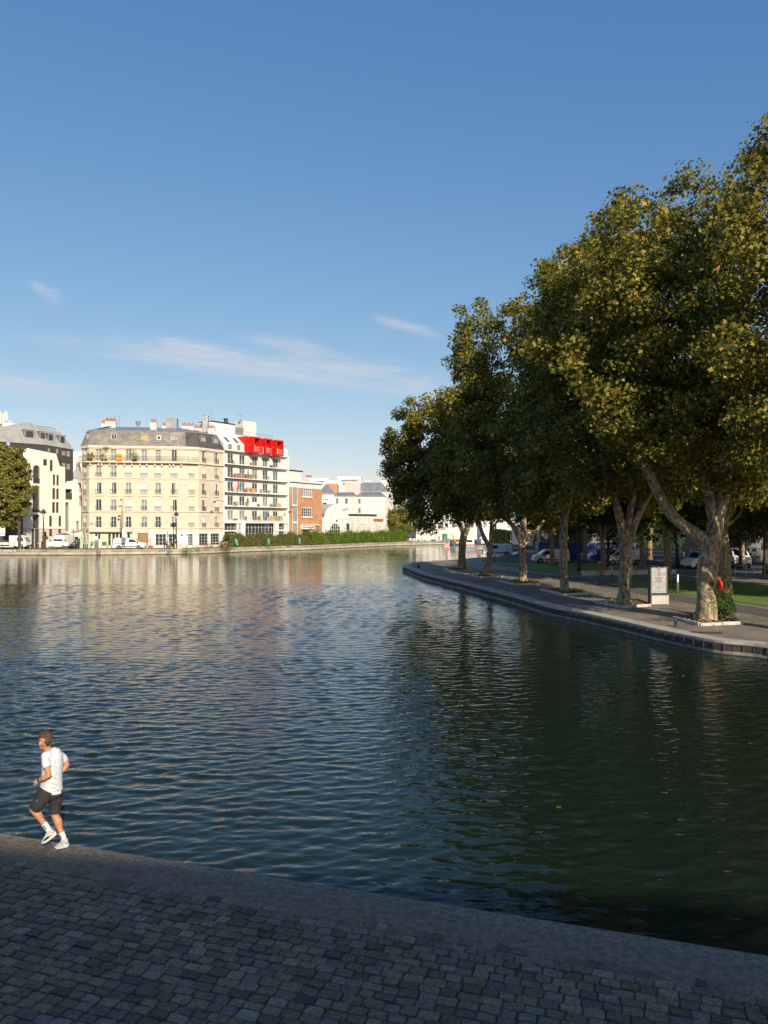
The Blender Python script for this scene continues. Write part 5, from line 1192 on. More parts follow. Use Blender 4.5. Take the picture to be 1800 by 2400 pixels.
plane_tree('thick dark trunked plane tree nearest the quay tip beside the no swimming sign',1083,1331,88.2,thin(T6,.84),
  [(1035,1010,3.7),(975,1015,3.5),(945,1065,2.2),(1000,1100,3.2),(950,1110,2.4),(1060,1110,3.2),(938,1100,1.2),(1015,1165,2.4),(965,1160,1.9),(1095,1160,2.4),(985,1205,1.4),(1045,1195,1.9,1),(1000,1225,1.1),(950,1150,1.6)],
  nclump=420,per=120,size=.27,seed=16,rt=.45)
plane_tree('plane tree whose crown fills the top right corner of the photo',2092,1510,32,None,
  [(1880,460,2.8),(1888,355,2.2),(1795,375,.3,0,.3),(1800,600,2.6),(1850,760,3.2),(1780,880,2.5),(1950,620,3.2),(1900,930,2.6),(1820,990,1.9),(2050,780,3.2),(2100,520,3.2)],
  nclump=330,per=135,size=.20,seed=17,rt=.5)

PAL_BACK_SHADE=[((.06,.08,.012),.5),((.09,.10,.016),.35),((.14,.13,.025),.15)]  # darker leaf colours of the back row stand in for the shade there
# second row behind, and the taller mass that closes the park
back=[]
def crown_proto(seed, nl=11, nclump=200, per=75, size=.42):
    rg=random.Random(seed); return [(rg.uniform(-2.8,2.8),rg.uniform(-2.8,2.8),rg.uniform(5.5,16),rg.uniform(2.4,3.4),rg.uniform(2.4,3.4)) for _ in range(nl)]
p1=plane_tree('plane tree of the second row behind the quay trees',900+1800*26/52,1400,52,None,None,rt=.35,nclump=300,per=85,size=.34,seed=31,lobes_world=crown_proto(3),pal=PAL_BACK_SHADE,group='plane trees of the second row')
p2=plane_tree('plane tree of the second row behind the quay trees',900+1800*33/60,1400,62,None,None,rt=.33,nclump=300,per=85,size=.36,seed=32,lobes_world=crown_proto(5),pal=PAL_BACK_SHADE,group='plane trees of the second row')
for p in (p1,p2): p['label']='plane tree with shade coloured into its leaves, in the park behind the quay trees'
p1.location=(25,56,ZR); p2.location=(25.5,69,ZR)
spots=[(23.5,82,0),(21,96,1),(31,50,1),(33,64,0),(34,78,1),(31,92,0),(28,107,1),(38,110,0),(42,90,1),(44,72,0),(44,55,1),(37,40,0),(50,100,1),(54,82,0),(24,118,1),(47,120,0),(58,112,1)]
for i,(x,y,k) in enumerate(spots):
    o=dup((p1,p2)[k],(x,y,ZR),i*1.3); s_=.82+.07*(i%4); o.scale=(s_,s_,s_*(.9 if y>80 else 1))
# smaller yellowing park trees
PAL_Y=[((.10,.14,.012),.4),((.17,.19,.02),.28),((.30,.22,.02),.14),((.06,.09,.01),.18)]
def small(label, px, py, lob, seed, rt=.18, z=ZR, pal=PAL_Y, n=110, per=60, size=.2, shape=OVAL, crad=.7, name='park_tree', group='young trees on the lawn'):
    Y=(HC-z)*F_PX/(py-HY); return plane_tree(label,px,py,Y,None,lob,rt=rt,nclump=n,per=per,size=size,seed=seed,crad=crad,z=z,shape=shape,pal=pal,name=name,group=group,matl='bark2')
small('slim young park tree behind the gap between the third and fourth quay trees',1357,1339,[(1360,1180,1.8),(1340,1150,1.6),(1380,1140,1.8)],41)
small('young yellow green park tree behind the orange jacket sitter',1425,1337.5,[(1400,1225,1.9),(1440,1215,1.9),(1385,1180,1.7),(1425,1160,2.0)],42,n=150)
small('yellowing young park tree with low drooping foliage behind the information panel',1588,1331,[(1530,1225,1.9),(1570,1215,2.0),(1545,1170,2.0),(1600,1180,1.9),(1520,1120,1.6),(1570,1140,2.0)],43,n=220)
small('dark young park tree right of the large forked plane tree',1735,1333,[(1720,1200,2.0),(1760,1210,2.1),(1740,1150,2.2),(1790,1180,2.2)],44,n=200,pal=PAL_PLANE)
small('dark park tree at the right edge behind the bench rails',1795,1345,[(1800,1210,1.9),(1850,1170,2.2),(1820,1130,2.0)],45,n=200,pal=PAL_PLANE,rt=.25)
# far bank
PAL_L=[((.20,.21,.04),.4),((.28,.26,.06),.3),((.13,.15,.025),.2),((.34,.29,.08),.1)]
def fartree(label, px, Y, lob, seed, rt=.3, n=260, per=70, size=.34, pal=PAL_L, crad=.8, z=ZF, name='street_tree'):
    return plane_tree(label,px,0,Y,None,lob,rt=rt,nclump=n,per=per,size=size,seed=seed,crad=crad,z=z,shape=KITE,pal=pal,name=name,group=None,matl='bark2',inner=.15)
fartree('dense rounded street tree at the left edge in front of the beige building',46,143,[(8,1090,3.5),(34,1112,2.7),(5,1150,4.0),(42,1155,2.6),(15,1190,3.0),(-15,1120,4.0),(26,1072,2.2),(-22,1180,3.6)],51,n=560,per=85,size=.36,rt=.28)
fartree('yellow green willow like tree on the far bank right of the white houses',945,223,[(925,1215,2.6),(950,1205,3.2),(935,1235,2.6),(962,1225,3.0),(975,1205,3.0)],52,n=300)
# ---- hedge of separate bushes run together along the far quay
def bushes(name, label, pts, h, w, nleaf, seed, size=.17, pal=None, cat='hedge', kind='thing', z=ZF, spread=1.0, spiky=0):
    rg=np.random.RandomState(seed); P=[]; N=[]; L=len(pts)
    seg=[(Vector((*pts[i],0)),Vector((*pts[i+1],0))) for i in range(L-1)]; ln=np.array([(b_-a).length for a,b_ in seg]); pr=ln/ln.sum()
    o=Vector((*pts[0],z)); n=nleaf
    si=rg.choice(len(seg),n,p=pr); t=rg.rand(n); S0=np.array([[*a[:2]] for a,b_ in seg]); S1=np.array([[*b_[:2]] for a,b_ in seg])
    base=S0[si]*(1-t[:,None])+S1[si]*t[:,None]; s=np.cumsum(np.r_[0,ln])[si]+t*ln[si]
    hh=h*(1+.12*np.sin(s*.8)+.10*np.sin(s*2.1+1)+.05*np.sin(s*5.3)); th=rg.uniform(0,math.pi,n); r=np.sqrt(rg.uniform(.35,1.05,n))
    ww=w*(1+.15*np.sin(s*1.3+2)); dir_=((S1-S0)[si]).astype(float); dir_=dir_/np.linalg.norm(dir_,axis=1,keepdims=True); nrm=np.stack([-dir_[:,1],dir_[:,0]],1)
    off=np.cos(th)*r*ww; zz=np.abs(np.sin(th))**.7*r*hh+ rg.exponential(.09,n)*(1+spiky*(rg.rand(n)<.12)*4)
    P=np.stack([base[:,0]+nrm[:,0]*off-o.x, base[:,1]+nrm[:,1]*off-o.y, zz],1)
    N=np.stack([nrm[:,0]*np.cos(th),nrm[:,1]*np.cos(th),np.sin(th)],1)+rg.randn(n,3)*.8
    me=leaf_mesh(name,P,N,size,pal or PAL_L,OVAL,seed,M['leaf']); ob=link(name,me,None,tuple(o)); return tag(ob,label,cat)
hx=[(530,1286),(600,1284.6),(660,1282.5),(720,1280.5),(790,1277.5),(860,1273.5),(950,1270)]
hl=[]
for px,py in hx:
    k=(px-900)/F_PX; Yq=5.6*F_PX/({530:1295.5,600:1293,660:1290.6,720:1289,790:1285.5,860:1282,950:1278.3}[px]-HY); hl.append((k*(Yq+2.6),Yq+2.6))
PAL_H=[((.11,.16,.03),.4),((.16,.20,.035),.25),((.24,.17,.07),.2),((.28,.19,.12),.15)]
PAL_H2=[((.14,.23,.02),.5),((.20,.28,.03),.3),((.08,.12,.02),.2)]
bushes('hedge','bushy hedge with reddish twigs in front of the white balcony building',hl[:4],2.3,1.3,36000,61,pal=PAL_H,size=.26,spiky=1)
bushes('hedge','bright green feathery hedge in front of the white hall and houses',hl[3:],2.55,1.4,46000,62,pal=PAL_H2,size=.28,spiky=2)
def weed(label, px, py, z, h, w, n, seed, pal=PAL_L, name='weed_clump', size=.12, Y=None):
    Y = Y or (HC-z)*F_PX/(py-HY); rg=np.random.RandomState(seed); base=Vector(((px-900)/F_PX*Y,Y,z))
    a=rg.randn(n,3)*np.array([w*.4,w*.4,0]); a[:,2]=rg.rand(n)**.8*h*np.exp(-(a[:,0]**2+a[:,1]**2)/(w*w)*.8)
    N=rg.randn(n,3)+np.array([0,0,.3]); me=leaf_mesh(name,a,N,size,pal,OVAL,seed,M['leaf']); return tag(link(name,me,None,base),label,'plant')
weed('weeds growing from the far quay wall below the café door',437,0,.35,.7,1.6,260,71,Y=145.5,size=.2); weed('taller weed clump on the far quay wall left of the hedge',461,0,.4,1.1,1.3,260,72,Y=147.6,size=.2)
weed('straggling yellow weeds on the quay wall where the hedge starts',532,0,.4,1.7,2.0,500,73,Y=152,size=.22); weed('small weed tuft on the far quay wall below the blue jacket person',396,0,.3,.5,.8,90,74,Y=144.2,size=.18)
weed('yellow weed tuft at the quay edge left of the white high van',122,0,ZF,.7,1.4,120,75,Y=143,size=.22); weed('yellow weed tuft at the quay edge below the high van door',149,0,ZF,.8,1.2,120,76,Y=143,size=.22)
weed('dark weed clump hanging on the far quay wall under the hedge',636,0,.4,1.0,1.8,220,77,Y=162.2,size=.2)
# green bush at the foot of the large plane tree, with taller yellow shoots
PAL_B=[((.045,.085,.02),.55),((.07,.12,.025),.3),((.10,.15,.03),.15)]
Yb=41.5
def bush():
    base=AT(1697,1452,Yb); base.z=ZR; rg=np.random.RandomState(81); n=2300
    lobs=[(0,0,.65,.55),(-.35,-.2,.85,.4),(.3,.1,.6,.5),(.1,0,1.15,.45),(-.25,.1,1.4,.25)]
    P=[];N=[]
    for i in range(n):
        l=lobs[rg.choice(5,p=[.3,.15,.28,.2,.07])]; d=rg.randn(3); d/=np.linalg.norm(d); P.append(np.array(l[:3])+d*l[3]*rg.uniform(.6,1.05)*np.array([1,1,.95])); N.append(d+rg.randn(3)*.7)
    P=np.array(P); P[:,2]=np.maximum(P[:,2],.03)
    t=thing('shrub','leafy green shrub at the foot of the large plane tree beside the lifebuoy','shrub',base)
    link('foliage', leaf_mesh('foliage',P,np.array(N),.17,PAL_B,OVAL,82,M['leaf']), t)
    g=MB(); rr=random.Random(5)
    for k in range(16): a=rr.uniform(0,6.28); r=rr.uniform(.1,.5); g.tube(bez((0.08*math.cos(a),.08*math.sin(a),0),(r*.4*math.cos(a),r*.4*math.sin(a),.6),(r*math.cos(a),r*math.sin(a),rr.uniform(.8,1.5)),4),[.018,.015,.012,.009,.005],5)
    obj('stems', g, M['bark2'], t); t.scale=(.88,.88,.86)
    P=[]; 
    for s_ in range(7):
        x0=rr.uniform(.0,.7); top=rr.uniform(1.5,2.1)
        for k in range(14): z_2=.8+(top-.8)*k/14; P.append((x0+rr.uniform(-.14,.14)+(z_2-.8)*.25,rr.uniform(-.15,.15),z_2))
    o=link('shoots', leaf_mesh('shoots',np.array(P),rg.randn(len(P),3),.14,[((.22,.26,.03),1)],OVAL,83,M['leaf']), t)
bush()
# ivy on trunk 1
rg_=np.random.RandomState(9); P=[];N=[]
for i in range(420):
    zz=rg_.uniform(.7,2.1); a=rg_.uniform(-1.9,-.3)+.15*math.sin(zz*3); r=.60; P.append((r*math.cos(a)*1.0+.02,r*math.sin(a),zz)); N.append((math.cos(a),math.sin(a),.2))
ivy=link('ivy', leaf_mesh('ivy',np.array(P)[:130],np.array(N)[:130]+rg_.randn(130,3)*.3,.12,PAL_B,OVAL,3,M['leaf']),None,(AT(1666,1455,40).x-.1,40,ZR)); tag(ivy,'dark ivy climbing the right side of the large plane trunk','plant')
# ---- tree pits: white kerbs, earth, dry grass
M['kerb']=mat('white_kerb',(.58,.55,.49),(.36,.34,.30),2.5,.8,.006,20)
PAL_D=[((.22,.18,.06),.5),((.30,.24,.10),.3),((.10,.12,.03),.2)]
def pit(label, px_pts, treeY, seed, kerbs):
    pts=[GP(x,y,ZR) for x,y in px_pts]; c=sum(pts,Vector())/len(pts)
    t=thing('tree_pit',label,'tree pit',c,0,'tree pits along the quay')
    g=MB(); g.poly([(p.x-c.x,p.y-c.y,.05) for p in pts]); obj('soil', g, M['earth'], t)
    g=MB()
    for a,b_ in kerbs:
        p,q=pts[a]-c,pts[b_]-c; d=(q-p).normalized(); n=Vector((-d.y,d.x,0)); L_=(q-p).length; k=max(1,round(L_/1.1))
        for j in range(k):
            u0,u1=L_*j/k,L_*(j+1)/k-.03; A=p+d*u0; B_=p+d*u1; g.prism([tuple((A-n*.07)[:2]),tuple((B_-n*.07)[:2]),tuple((B_+n*.07)[:2]),tuple((A+n*.07)[:2])],-.02,.16+.012*((j*7)%3-1))
    obj('kerb', g, M['kerb'], t)
    rg=np.random.RandomState(seed); xs=np.array([[p.x-c.x,p.y-c.y] for p in pts]); n=520; w=rg.dirichlet(np.ones(len(pts))*1.0,n); P=w@xs; P=np.c_[P,np.full(n,.1)+rg.rand(n)*.06]
    N=rg.randn(n,3)*np.array([1,1,.25]); o=link('dry_grass', leaf_mesh('dry_grass',P,N,.16,PAL_D,OVAL,seed,M['leaf']), t)
pit('tree pit with bright white kerb under the large forked plane tree',[(1580,1451),(1640,1467),(1742,1463),(1722,1444),(1640,1439)],40,1,[(0,1),(1,2)])
pit('tree pit with white kerb under the tree left of the information panel',[(1392,1412),(1455,1425),(1525,1421),(1505,1407),(1440,1403)],47,2,[(0,1),(1,2)])
pit('tree pit with broken kerb under the straight trunked plane tree',[(1268,1384),(1322,1396),(1380,1393),(1368,1383),(1310,1377)],57,3,[(0,1),(1,2)])
pit('tree pit with long pale kerb under the fourth plane tree',[(1172,1364),(1208,1371.5),(1268,1370.5),(1262,1362),(1220,1357)],67,4,[(0,1),(1,2)])
pit('tree pit with pale kerb under the leaning slim plane tree',[(1098,1347),(1122,1354.5),(1178,1353.5),(1170,1346),(1130,1341)],78,5,[(0,1),(1,2)])
pit('rounded tree pit under the thick trunked plane tree by the tip',[(1040,1333),(1058,1340),(1112,1338.5),(1112,1332.5),(1080,1329)],88,6,[(0,1),(1,2)])
# fallen leaves
def litter(name, box, n, z, seed, size=.1, label=None):
    rg=np.random.RandomState(seed); P=np.c_[rg.uniform(box[0],box[1],n),rg.uniform(box[2],box[3],n),np.full(n,z)]; N=rg.randn(n,3)*.25+np.array([0,0,1]); return P,N
P,N=litter('l',(12,45,30,80),1800,ZR+.05,4); keep=P[:,0]>12.5+ (40-P[:,1])*.0+np.where(P[:,1]<40,(40-P[:,1])*.45,0)
o=link('fallen_leaves', leaf_mesh('fallen_leaves',P[keep],N[keep],.13,[((.35,.22,.08),.6),((.22,.12,.05),.4)],STAR,5,M['leaf'])); o['kind']='stuff'
P,N=litter('l',(3,14,10,34),26,.012,6); N[:,:2]*=.1
ok=P[:,1]-10>0
o=link('floating_leaves', leaf_mesh('floating_leaves',P,N,.12,[((.40,.24,.06),.6),((.22,.12,.05),.4)],STAR,7,M['leaf'])); o['kind']='stuff'
# ================================================================== street things
def put(px, py=None, Y=None, z=ZF):
    if Y is None: return GP(px,py,z)
    return Vector(((px-900)/F_PX*Y,Y,z))
M['vanwhite']=mat('van_white',(.80,.80,.78),(.74,.74,.72),1,.3)
M['tyre']=mat('tyre',(.018,.018,.018),None,5,.8)
M['lampg']=mat('lamp_glass',(.55,.55,.5),None,3,.15)
M['plastic']=mat('black_plastic',(.03,.03,.032),None,4,.6)
M['carpaint']=mat('black_car_paint',(.02,.02,.025),None,1,.15,spec=.8)
def wheel(t, x, y, r, w=.22, side=1):
    g=MB(); g.cyl((x,y,r),(x,y+side*w,r),r,r,18); o=obj('wheel', g, M['tyre'], t)
    g=MB(); g.cyl((x,y-.012*side,r),(x,y+.02*side,r),r*.62,r*.62,14); q=obj('rim', g, M['grey'], o)
    return o
# vehicle from a side outline (x forward, z up); half width per height
def vehicle(name,label,cat,loc,rz,prof,w,glass,wheels,r,group=None,extra=None,paint='vanwhite',tumble=.10,belt=1.0,top=1.9):
    t=thing(name,label,cat,loc,rz,group); n=len(prof)
    def hw(z): return w/2-(tumble*max(0,(z-belt))/(top-belt) if z>belt else 0)
    g=MB(); vs=[]; 
    for s_ in (-1,1):
        for x,z in prof: vs.append((x,s_*(hw(z)-.06),z))
    ins=[]; cx=sum(p[0] for p in prof)/n; cz=sum(p[1] for p in prof)/n
    for s_ in (-1,1):
        for x,z in prof: ins.append((cx+(x-cx)*.975,s_*hw(z),cz+(z-cz)*.95))
    g.add(vs+ins,[tuple(2*n+i for i in range(n)),tuple(3*n+i for i in range(n-1,-1,-1))]+[(i,(i+1)%n,n+(i+1)%n,n+i) for i in range(n)]+[(2*n+i,2*n+(i+1)%n,(i+1)%n,i) for i in range(n)]+[(n+i,n+(i+1)%n,3*n+(i+1)%n,3*n+i) for i in range(n)])
    for wx in wheels:
        for s_ in (-1,1): pass
    obj('body', g, M[paint], t)
    for nm,pts in glass:
        if nm=='windscreen' or nm=='rear_window':
            (x0,z0),(x1,z1)=pts; g=MB(); y0=hw(z0)-.14; y1=hw(z1)-.14; dx=.012 if nm=='windscreen' else -.012; g.add([(x0+dx,-y0,z0+.01),(x0+dx,y0,z0+.01),(x1+dx,y1,z1+.01),(x1+dx,-y1,z1+.01)],[(0,1,2,3)]); obj(nm,g,M['glass'],t)
        else:
            for s_ in (-1,1): 
                g=MB(); g.add([(x,s_*(hw(z)+.006),z) for x,z in pts],[tuple(range(len(pts)))]); obj(nm,g,M['glass'],t)
    for wx in wheels:
        for s_ in (-1,1):
            g=MB(); 
            pts=[(wx+ (r+.07)*math.cos(a), s_*(w/2+.004), r+ (r+.07)*math.sin(a)) for a in [math.pi*k/10 for k in range(11)]]+[(wx-(r+.07),s_*(w/2+.004),.22),(wx+(r+.07),s_*(w/2+.004),.22)]
            g.add(pts,[tuple(range(len(pts)))]); obj('wheel_arch', g, M['black'], t)
            wheel(t,wx,s_*(w/2-.19+ .21) if s_>0 else -(w/2+.02),r,.2,-1 if s_>0 else 1)
    if extra: extra(t,hw)
    return t
def van_extra(x0,x1,zf,w,logo=None,length=None,rails=True):
    def f(t,hw):
        xf=x1
        for s_ in (-1,1):
            g=MB(); g.box(xf-.38,xf-.04,s_*(w/2-.30)-.14,s_*(w/2-.30)+.14,zf,zf+.2); obj('headlight', g, M['lampg'], t)
            g=MB(); g.box(xf-1.35,xf-1.15,s_*(w/2+.11)-.09,s_*(w/2+.11)+.09,zf+.35,zf+.6); obj('wing_mirror', g, M['plastic'], t)
            g=MB(); g.box(x0-.015,x0+.1,s_*(w/2-.14)-.08,s_*(w/2-.14)+.08,.85,1.5); obj('tail_light', g, M['red'], t)
            g=MB(); g.box(x0+1.2,xf-1.4,s_*(w/2+.008)-.012,s_*(w/2+.008)+.012,.42,.56); obj('side_trim', g, M['plastic'], t)
            g=MB(); g.box(xf-1.55,xf-1.35,s_*(w/2+.012)-.01,s_*(w/2+.012)+.01,.98,1.03); obj('door_handle', g, M['plastic'], t)
        g=MB(); g.box(xf-.25,xf+.03,-w/2+.1,w/2-.1,.25,.52); g.box(xf-.1,xf+.015,-w/2+.35,w/2-.35,.6,.78); obj('front_bumper', g, M['plastic'], t)
        g=MB(); g.box(x0-.04,x0+.15,-w/2+.08,w/2-.08,.28,.5); obj('rear_bumper', g, M['plastic'], t)
        g=MB(); g.box(xf+.03,xf+.04,-.26,.26,.36,.46); obj('number_plate', g, M['white'], t)
    return f
prof_van=[(-2.4,.32),(-2.45,.6),(-2.42,1.2),(-2.32,1.85),(-2.2,1.93),(.55,1.95),(.85,1.88),(1.62,1.22),(2.25,1.05),(2.42,.85),(2.46,.5),(2.4,.28),(1.9,.24),(-1.9,.24)]
gl_van=[('windscreen',((1.58,1.25),(.9,1.84))),('side_window',[(.0,1.22),(1.35,1.22),(.82,1.68),(.62,1.74),(.05,1.74)])]
def small_van(label,loc,rz,L=4.9,H=1.95,group='white vans'):
    kx,kz=L/4.9,H/1.95; P=[(x*kx,z*kz) for x,z in prof_van]; G=[(n,[(x*kx,z*kz) for x,z in pts]) for n,pts in gl_van]
    G=[(n,tuple(p) if n=='windscreen' else p) for n,p in G]
    return vehicle('white_van',label,'van',loc,rz,P,1.9,G,(-1.5*kx,1.55*kx),.33,group,van_extra(-2.43*kx,2.42*kx,.78*kz,1.9),top=H)
v=small_van('white side on panel van with roof over its cab on the left quay, facing right',put(305,Y=146.2),0,6.0,2.05,None)
v['label']='white panel van parked side on before the green shopfront, facing right'
g=MB(); g.box(-2.4,-1.3,-.965,-.957,1.45,1.75); obj('blue_logo', (lambda q:(q.ring((-2.1,-.966,1.5),.22,.04,'Y',10,4),q)[1])(MB()), M['blue'], v)
g=MB(); g.box(-2.85,-1.4,-.972,-.962,.98,1.06); g.v=[p for p in g.v]; obj('red_stripe', g, M['red'], v)
Yv=101; v=small_van('white delivery van behind the fourth and third quay trees, facing left',put(1290,Y=Yv,z=ZR),math.pi,4.7,1.85,None)
v2=small_van('white van with roof rack by the dark railings behind the orange jacket sitter',put(1460,Y=97,z=ZR),math.pi,5.0,1.95,None)
g=MB(); 
for k in range(4): g.box(-1.8+k*.8,-1.75+k*.8,-.75,.75,1.98,2.05)
g.box(-2,1,-.78,-.72,2.05,2.1); g.box(-2,1,.72,.78,2.05,2.1); obj('roof_rack', g, M['grey'], v2)
v3=small_van('white van nose visible just left of the large forked plane trunk',put(1650,Y=88,z=ZR),math.pi+.3,5.0,2.0,None)
v4=small_van('white van parked right of the large plane trunk near the glass bins',put(1728,Y=92,z=ZR),R(-100),5.0,2.2,None); 
v5=small_van('white van half hidden beyond the leaning slim tree by the site fence',put(1165,Y=126,z=ZR),math.pi,4.8,1.9,None)
# tall white van seen from the front, cab doors open
def high_van():
    loc=put(147,Y=147.5); rz=R(-90)-.06
    P=[(-2.9,.4),(-2.95,1.0),(-2.9,2.5),(-2.7,2.62),(1.0,2.62),(1.35,2.5),(1.95,1.5),(2.75,1.2),(2.9,.95),(2.92,.5),(2.85,.32),(-2.8,.32)]
    G=[('windscreen',((2.0,1.45),(1.42,2.28)))]
    t=vehicle('high_roof_van','tall white van seen head on with both cab doors open','van',loc,rz,P,2.1,G,(-1.8,1.9),.35,None,van_extra(-2.93,2.86,.95,2.1),top=2.6,belt=1.3)
    for s_ in (-1,1):
        g=MB(); D=[(0,0),(1.0,0),(1.0,.8),(.62,1.45),(.1,1.45),(0,.8)]
        base=Vector((1.75,s_*1.05,.55)); d=Vector((.25,s_*.97,0)); pts=[base+d*x+Vector((0,0,z)) for x,z in D]; g.extr(pts,(.06,0,0)); o=obj('cab_door', g, M['vanwhite'], t)
        g=MB(); W_=[(.12,.82),(.88,.82),(.58,1.36),(.16,1.36)]; pts=[base+d*x+Vector((0.066,0,z)) for x,z in W_]; g.extr(pts,(.01,0,0)); obj('door_window', g, M['curtain'], o)
    g=MB(); g.box(-1.5,1.0,-.8,.8,2.66,2.7); g.box(-1.5,-1.45,-.8,.8,2.6,2.8); g.box(.95,1.0,-.8,.8,2.6,2.8); g.box(-1,.6,-.2,.5,2.7,2.95); obj('roof_rack', g, M['grey'], t)
high_van()
# dark hatchback and the grey van behind it
def car(label,loc,rz,paint='carpaint',L=4.1,H=1.48,name='parked_car'):
    k=L/4.1; P=[(-2.0,.3),(-2.05,.7),(-1.95,1.0),(-1.6,1.4),(-1.0,1.48),(.1,1.46),(.95,1.0),(1.7,.88),(2.0,.7),(2.05,.4),(1.95,.25),(-1.9,.25)]
    return vehicle(name,label,'car',loc,rz,[(x*k,z) for x,z in P],1.78,[('windscreen',((.95*k,1.02),(.2*k,1.43))),('side_window',[(-1.5*k,1.0),(.8*k,1.0),(.1*k,1.38),(-1.2*k,1.38)])],(-1.3*k,1.25*k),.31,None,van_extra(-2.03*k,1.98*k,.66,1.78),paint=paint,top=1.48,belt=.95)
car('black hatchback seen from the front behind the open van door',put(180,Y=150),R(-90)-.2)
small_van('pale van parked behind the black hatchback',put(182,Y=156),R(-90)-.1,4.9,2.3,None)['label']='pale van nosing out behind the black hatchback by the green shop'
# white utility truck
def truck():
    t=thing('utility_truck','white flatbed utility truck with tool cabinet behind its cab at the left edge','truck',put(25,Y=145.5),0)
    P=[(1.4,.5),(1.4,2.35),(1.55,2.5),(2.75,2.5),(2.95,2.3),(3.35,1.35),(3.4,.5)]
    g=MB(); g.extr([(x,-1.0,z) for x,z in P],(0,2.0,0)); obj('cab', g, M['vanwhite'], t)
    g=MB(); g.add([(1.65,-1.006,1.45),(2.95,-1.006,1.45),(2.72,-1.006,2.2),(1.65,-1.006,2.2)],[(0,1,2,3)]); obj('side_window', g, M['glass'], t)
    g=MB(); g.add([(3.35,-.85,1.4),(3.35,.85,1.4),(2.99,.85,2.25),(2.99,-.85,2.25)],[(0,1,2,3)]); g.v=[(x+.02,y,z) for x,y,z in g.v]; obj('windscreen', g, M['curtain'], t)
    g=MB(); g.box(2.0,2.6,-.25,.25,2.5,2.62); obj('roof_beacon', g, M['lampg'], t)
    g=MB(); g.rbox(.15,1.2,-1.0,1.0,.65,2.55,.05); obj('tool_cabinet', g, M['vanwhite'], t)
    g=MB()
    for x in (.3,1.05):
        for z in (.95,1.5,2.1): g.box(x,x+.12,-1.02,-1.0,z,z+.1)
    obj('cabinet_hinge', g, M['dark'], t)
    g=MB(); g.box(-3.5,1.4,-.5,.5,.5,.7); obj('chassis', g, M['dark'], t)
    g=MB(); g.box(-3.6,.1,-1.05,1.05,.8,.92); g.box(-3.6,.1,-1.05,-1.0,.92,1.25); g.box(-3.6,.1,1.0,1.05,.92,1.25); obj('flatbed', g, M['vanwhite'], t)
    g=MB(); g.box(-3.3,-.4,-.8,.7,.94,1.5); g.box(-2.6,-1.0,-.5,.4,1.5,1.75); obj('load', g, M['grey'], t)
    g=MB(); g.box(-2.2,1.1,-1.0,-.95,.38,.55); obj('side_guard', g, M['white'], t)
    g=MB(); g.box(3.36,3.5,-.95,.95,.4,.7); obj('front_bumper', g, M['plastic'], t)
    for x in (2.3,-2.0):
        wheel(t,x,-1.0,.42,.28,1); wheel(t,x,1.0,.42,.28,-1)
truck()
# ---- lamps and poles
M['iron']=mat('lamp_iron',(.055,.045,.038),None,3,.5)
def lantern(label,px,Y,H):
    t=thing('street_lamp',label,'street lamp',put(px,Y=Y),0,'old lantern street lamps'); k=H/7
    g=MB(); g.lathe([(.38,0),(.38,.12),(.30,.2),(.30,1.15),(.34,1.2),(.22,1.3),(.16,1.5),(.15,2.2),(.11,2.4),(.085,4.6),(.12,4.65),(.07,4.75),(.06,5.5),(.13,5.55),(.1,5.62)],n=10); obj('post', g, M['iron'], t)
    g=MB(); g.lathe([(.10,5.62),(.26,6.25),(.27,6.27)],n=6); obj('lantern_glass', g, M['lampg'], t)
    g=MB(); g.lathe([(.46,6.25),(.44,6.33),(.25,6.62),(.2,6.65),(.2,6.75),(.08,6.85),(.05,7.0),(.01,7.05)],n=10); obj('lantern_cap', g, M['iron'], t)
    t.scale=(k*1.25,k*1.25,k)
lantern('old iron lantern street lamp in front of the beige building',102,144,7.6); lantern('old iron lantern street lamp beside the motorcycle and café',413,148.5,7.2)
def pole(label,px,Y,py,arm,name='lamp_mast'):
    t=thing(name,label,'street lamp',put(px,Y=Y)); H=HC+(HY-py)*Y/F_PX-ZF
    g=MB(); g.tube([(0,0,0),(0,0,H*.5),(0,0,H-.1)],[.10,.08,.05],8)
    g.tube([(0,0,H-.1),(-arm*.5,0,H+.02),(-arm,0,H)],.03,6); obj('mast', g, mat('rusty_mast',(.20,.12,.08),None,3,.6) if 'rusty' not in M else M['rusty'], t)
    g=MB(); g.lathe([(.28,-.05),(.24,.05),(.08,.16),(.04,.3)],(-arm,0,H-.28),10); obj('lamp_head', g, M['iron'], t)
pole('tall thin lamp mast with a bell shaped lamp before the cream building',288,145,1169,.35); pole('shorter thin lamp mast with a hanging lamp, left of the taller one',285.2,146,1184,.3)
def signpost(name,label,cat,px,Y,py_top,parts,z=ZF,r=.04):
    t=thing(name,label,cat,put(px,Y=Y,z=z)); H=HC+(HY-py_top)*Y/F_PX-z; g=MB(); g.cyl((0,0,0),(0,0,H),r,r,8); obj('pole', g, M['grey'], t)
    k=Y/F_PX
    for nm,a,b_,c,d,m,yo in parts:
        g=MB(); x0,x1=(a-px)*k,(b_-px)*k; z1,z0=HC+(HY-c)*k-z,HC+(HY-d)*k-z; g.box(x0,x1,-yo-.02,-yo,z0,z1); obj(nm, g, M[m], t)
    return t
signpost('information_sign','blank white board on a pole at the left edge of the far quay','sign',3.2,142.5,1233,[('board',-8,12.5,1232,1250,'white',.05),('lower_board',-8,12,1251,1256,'white',.05)])
t=signpost('no_entry_sign','round red no entry sign behind the utility truck','sign',44,149,1243,[])
g=MB(); g.cyl((0,-.08,5.05-.0),(0,-.05,5.05),.0,.0); H=HC+(HY-1248.5)*149/F_PX-ZF
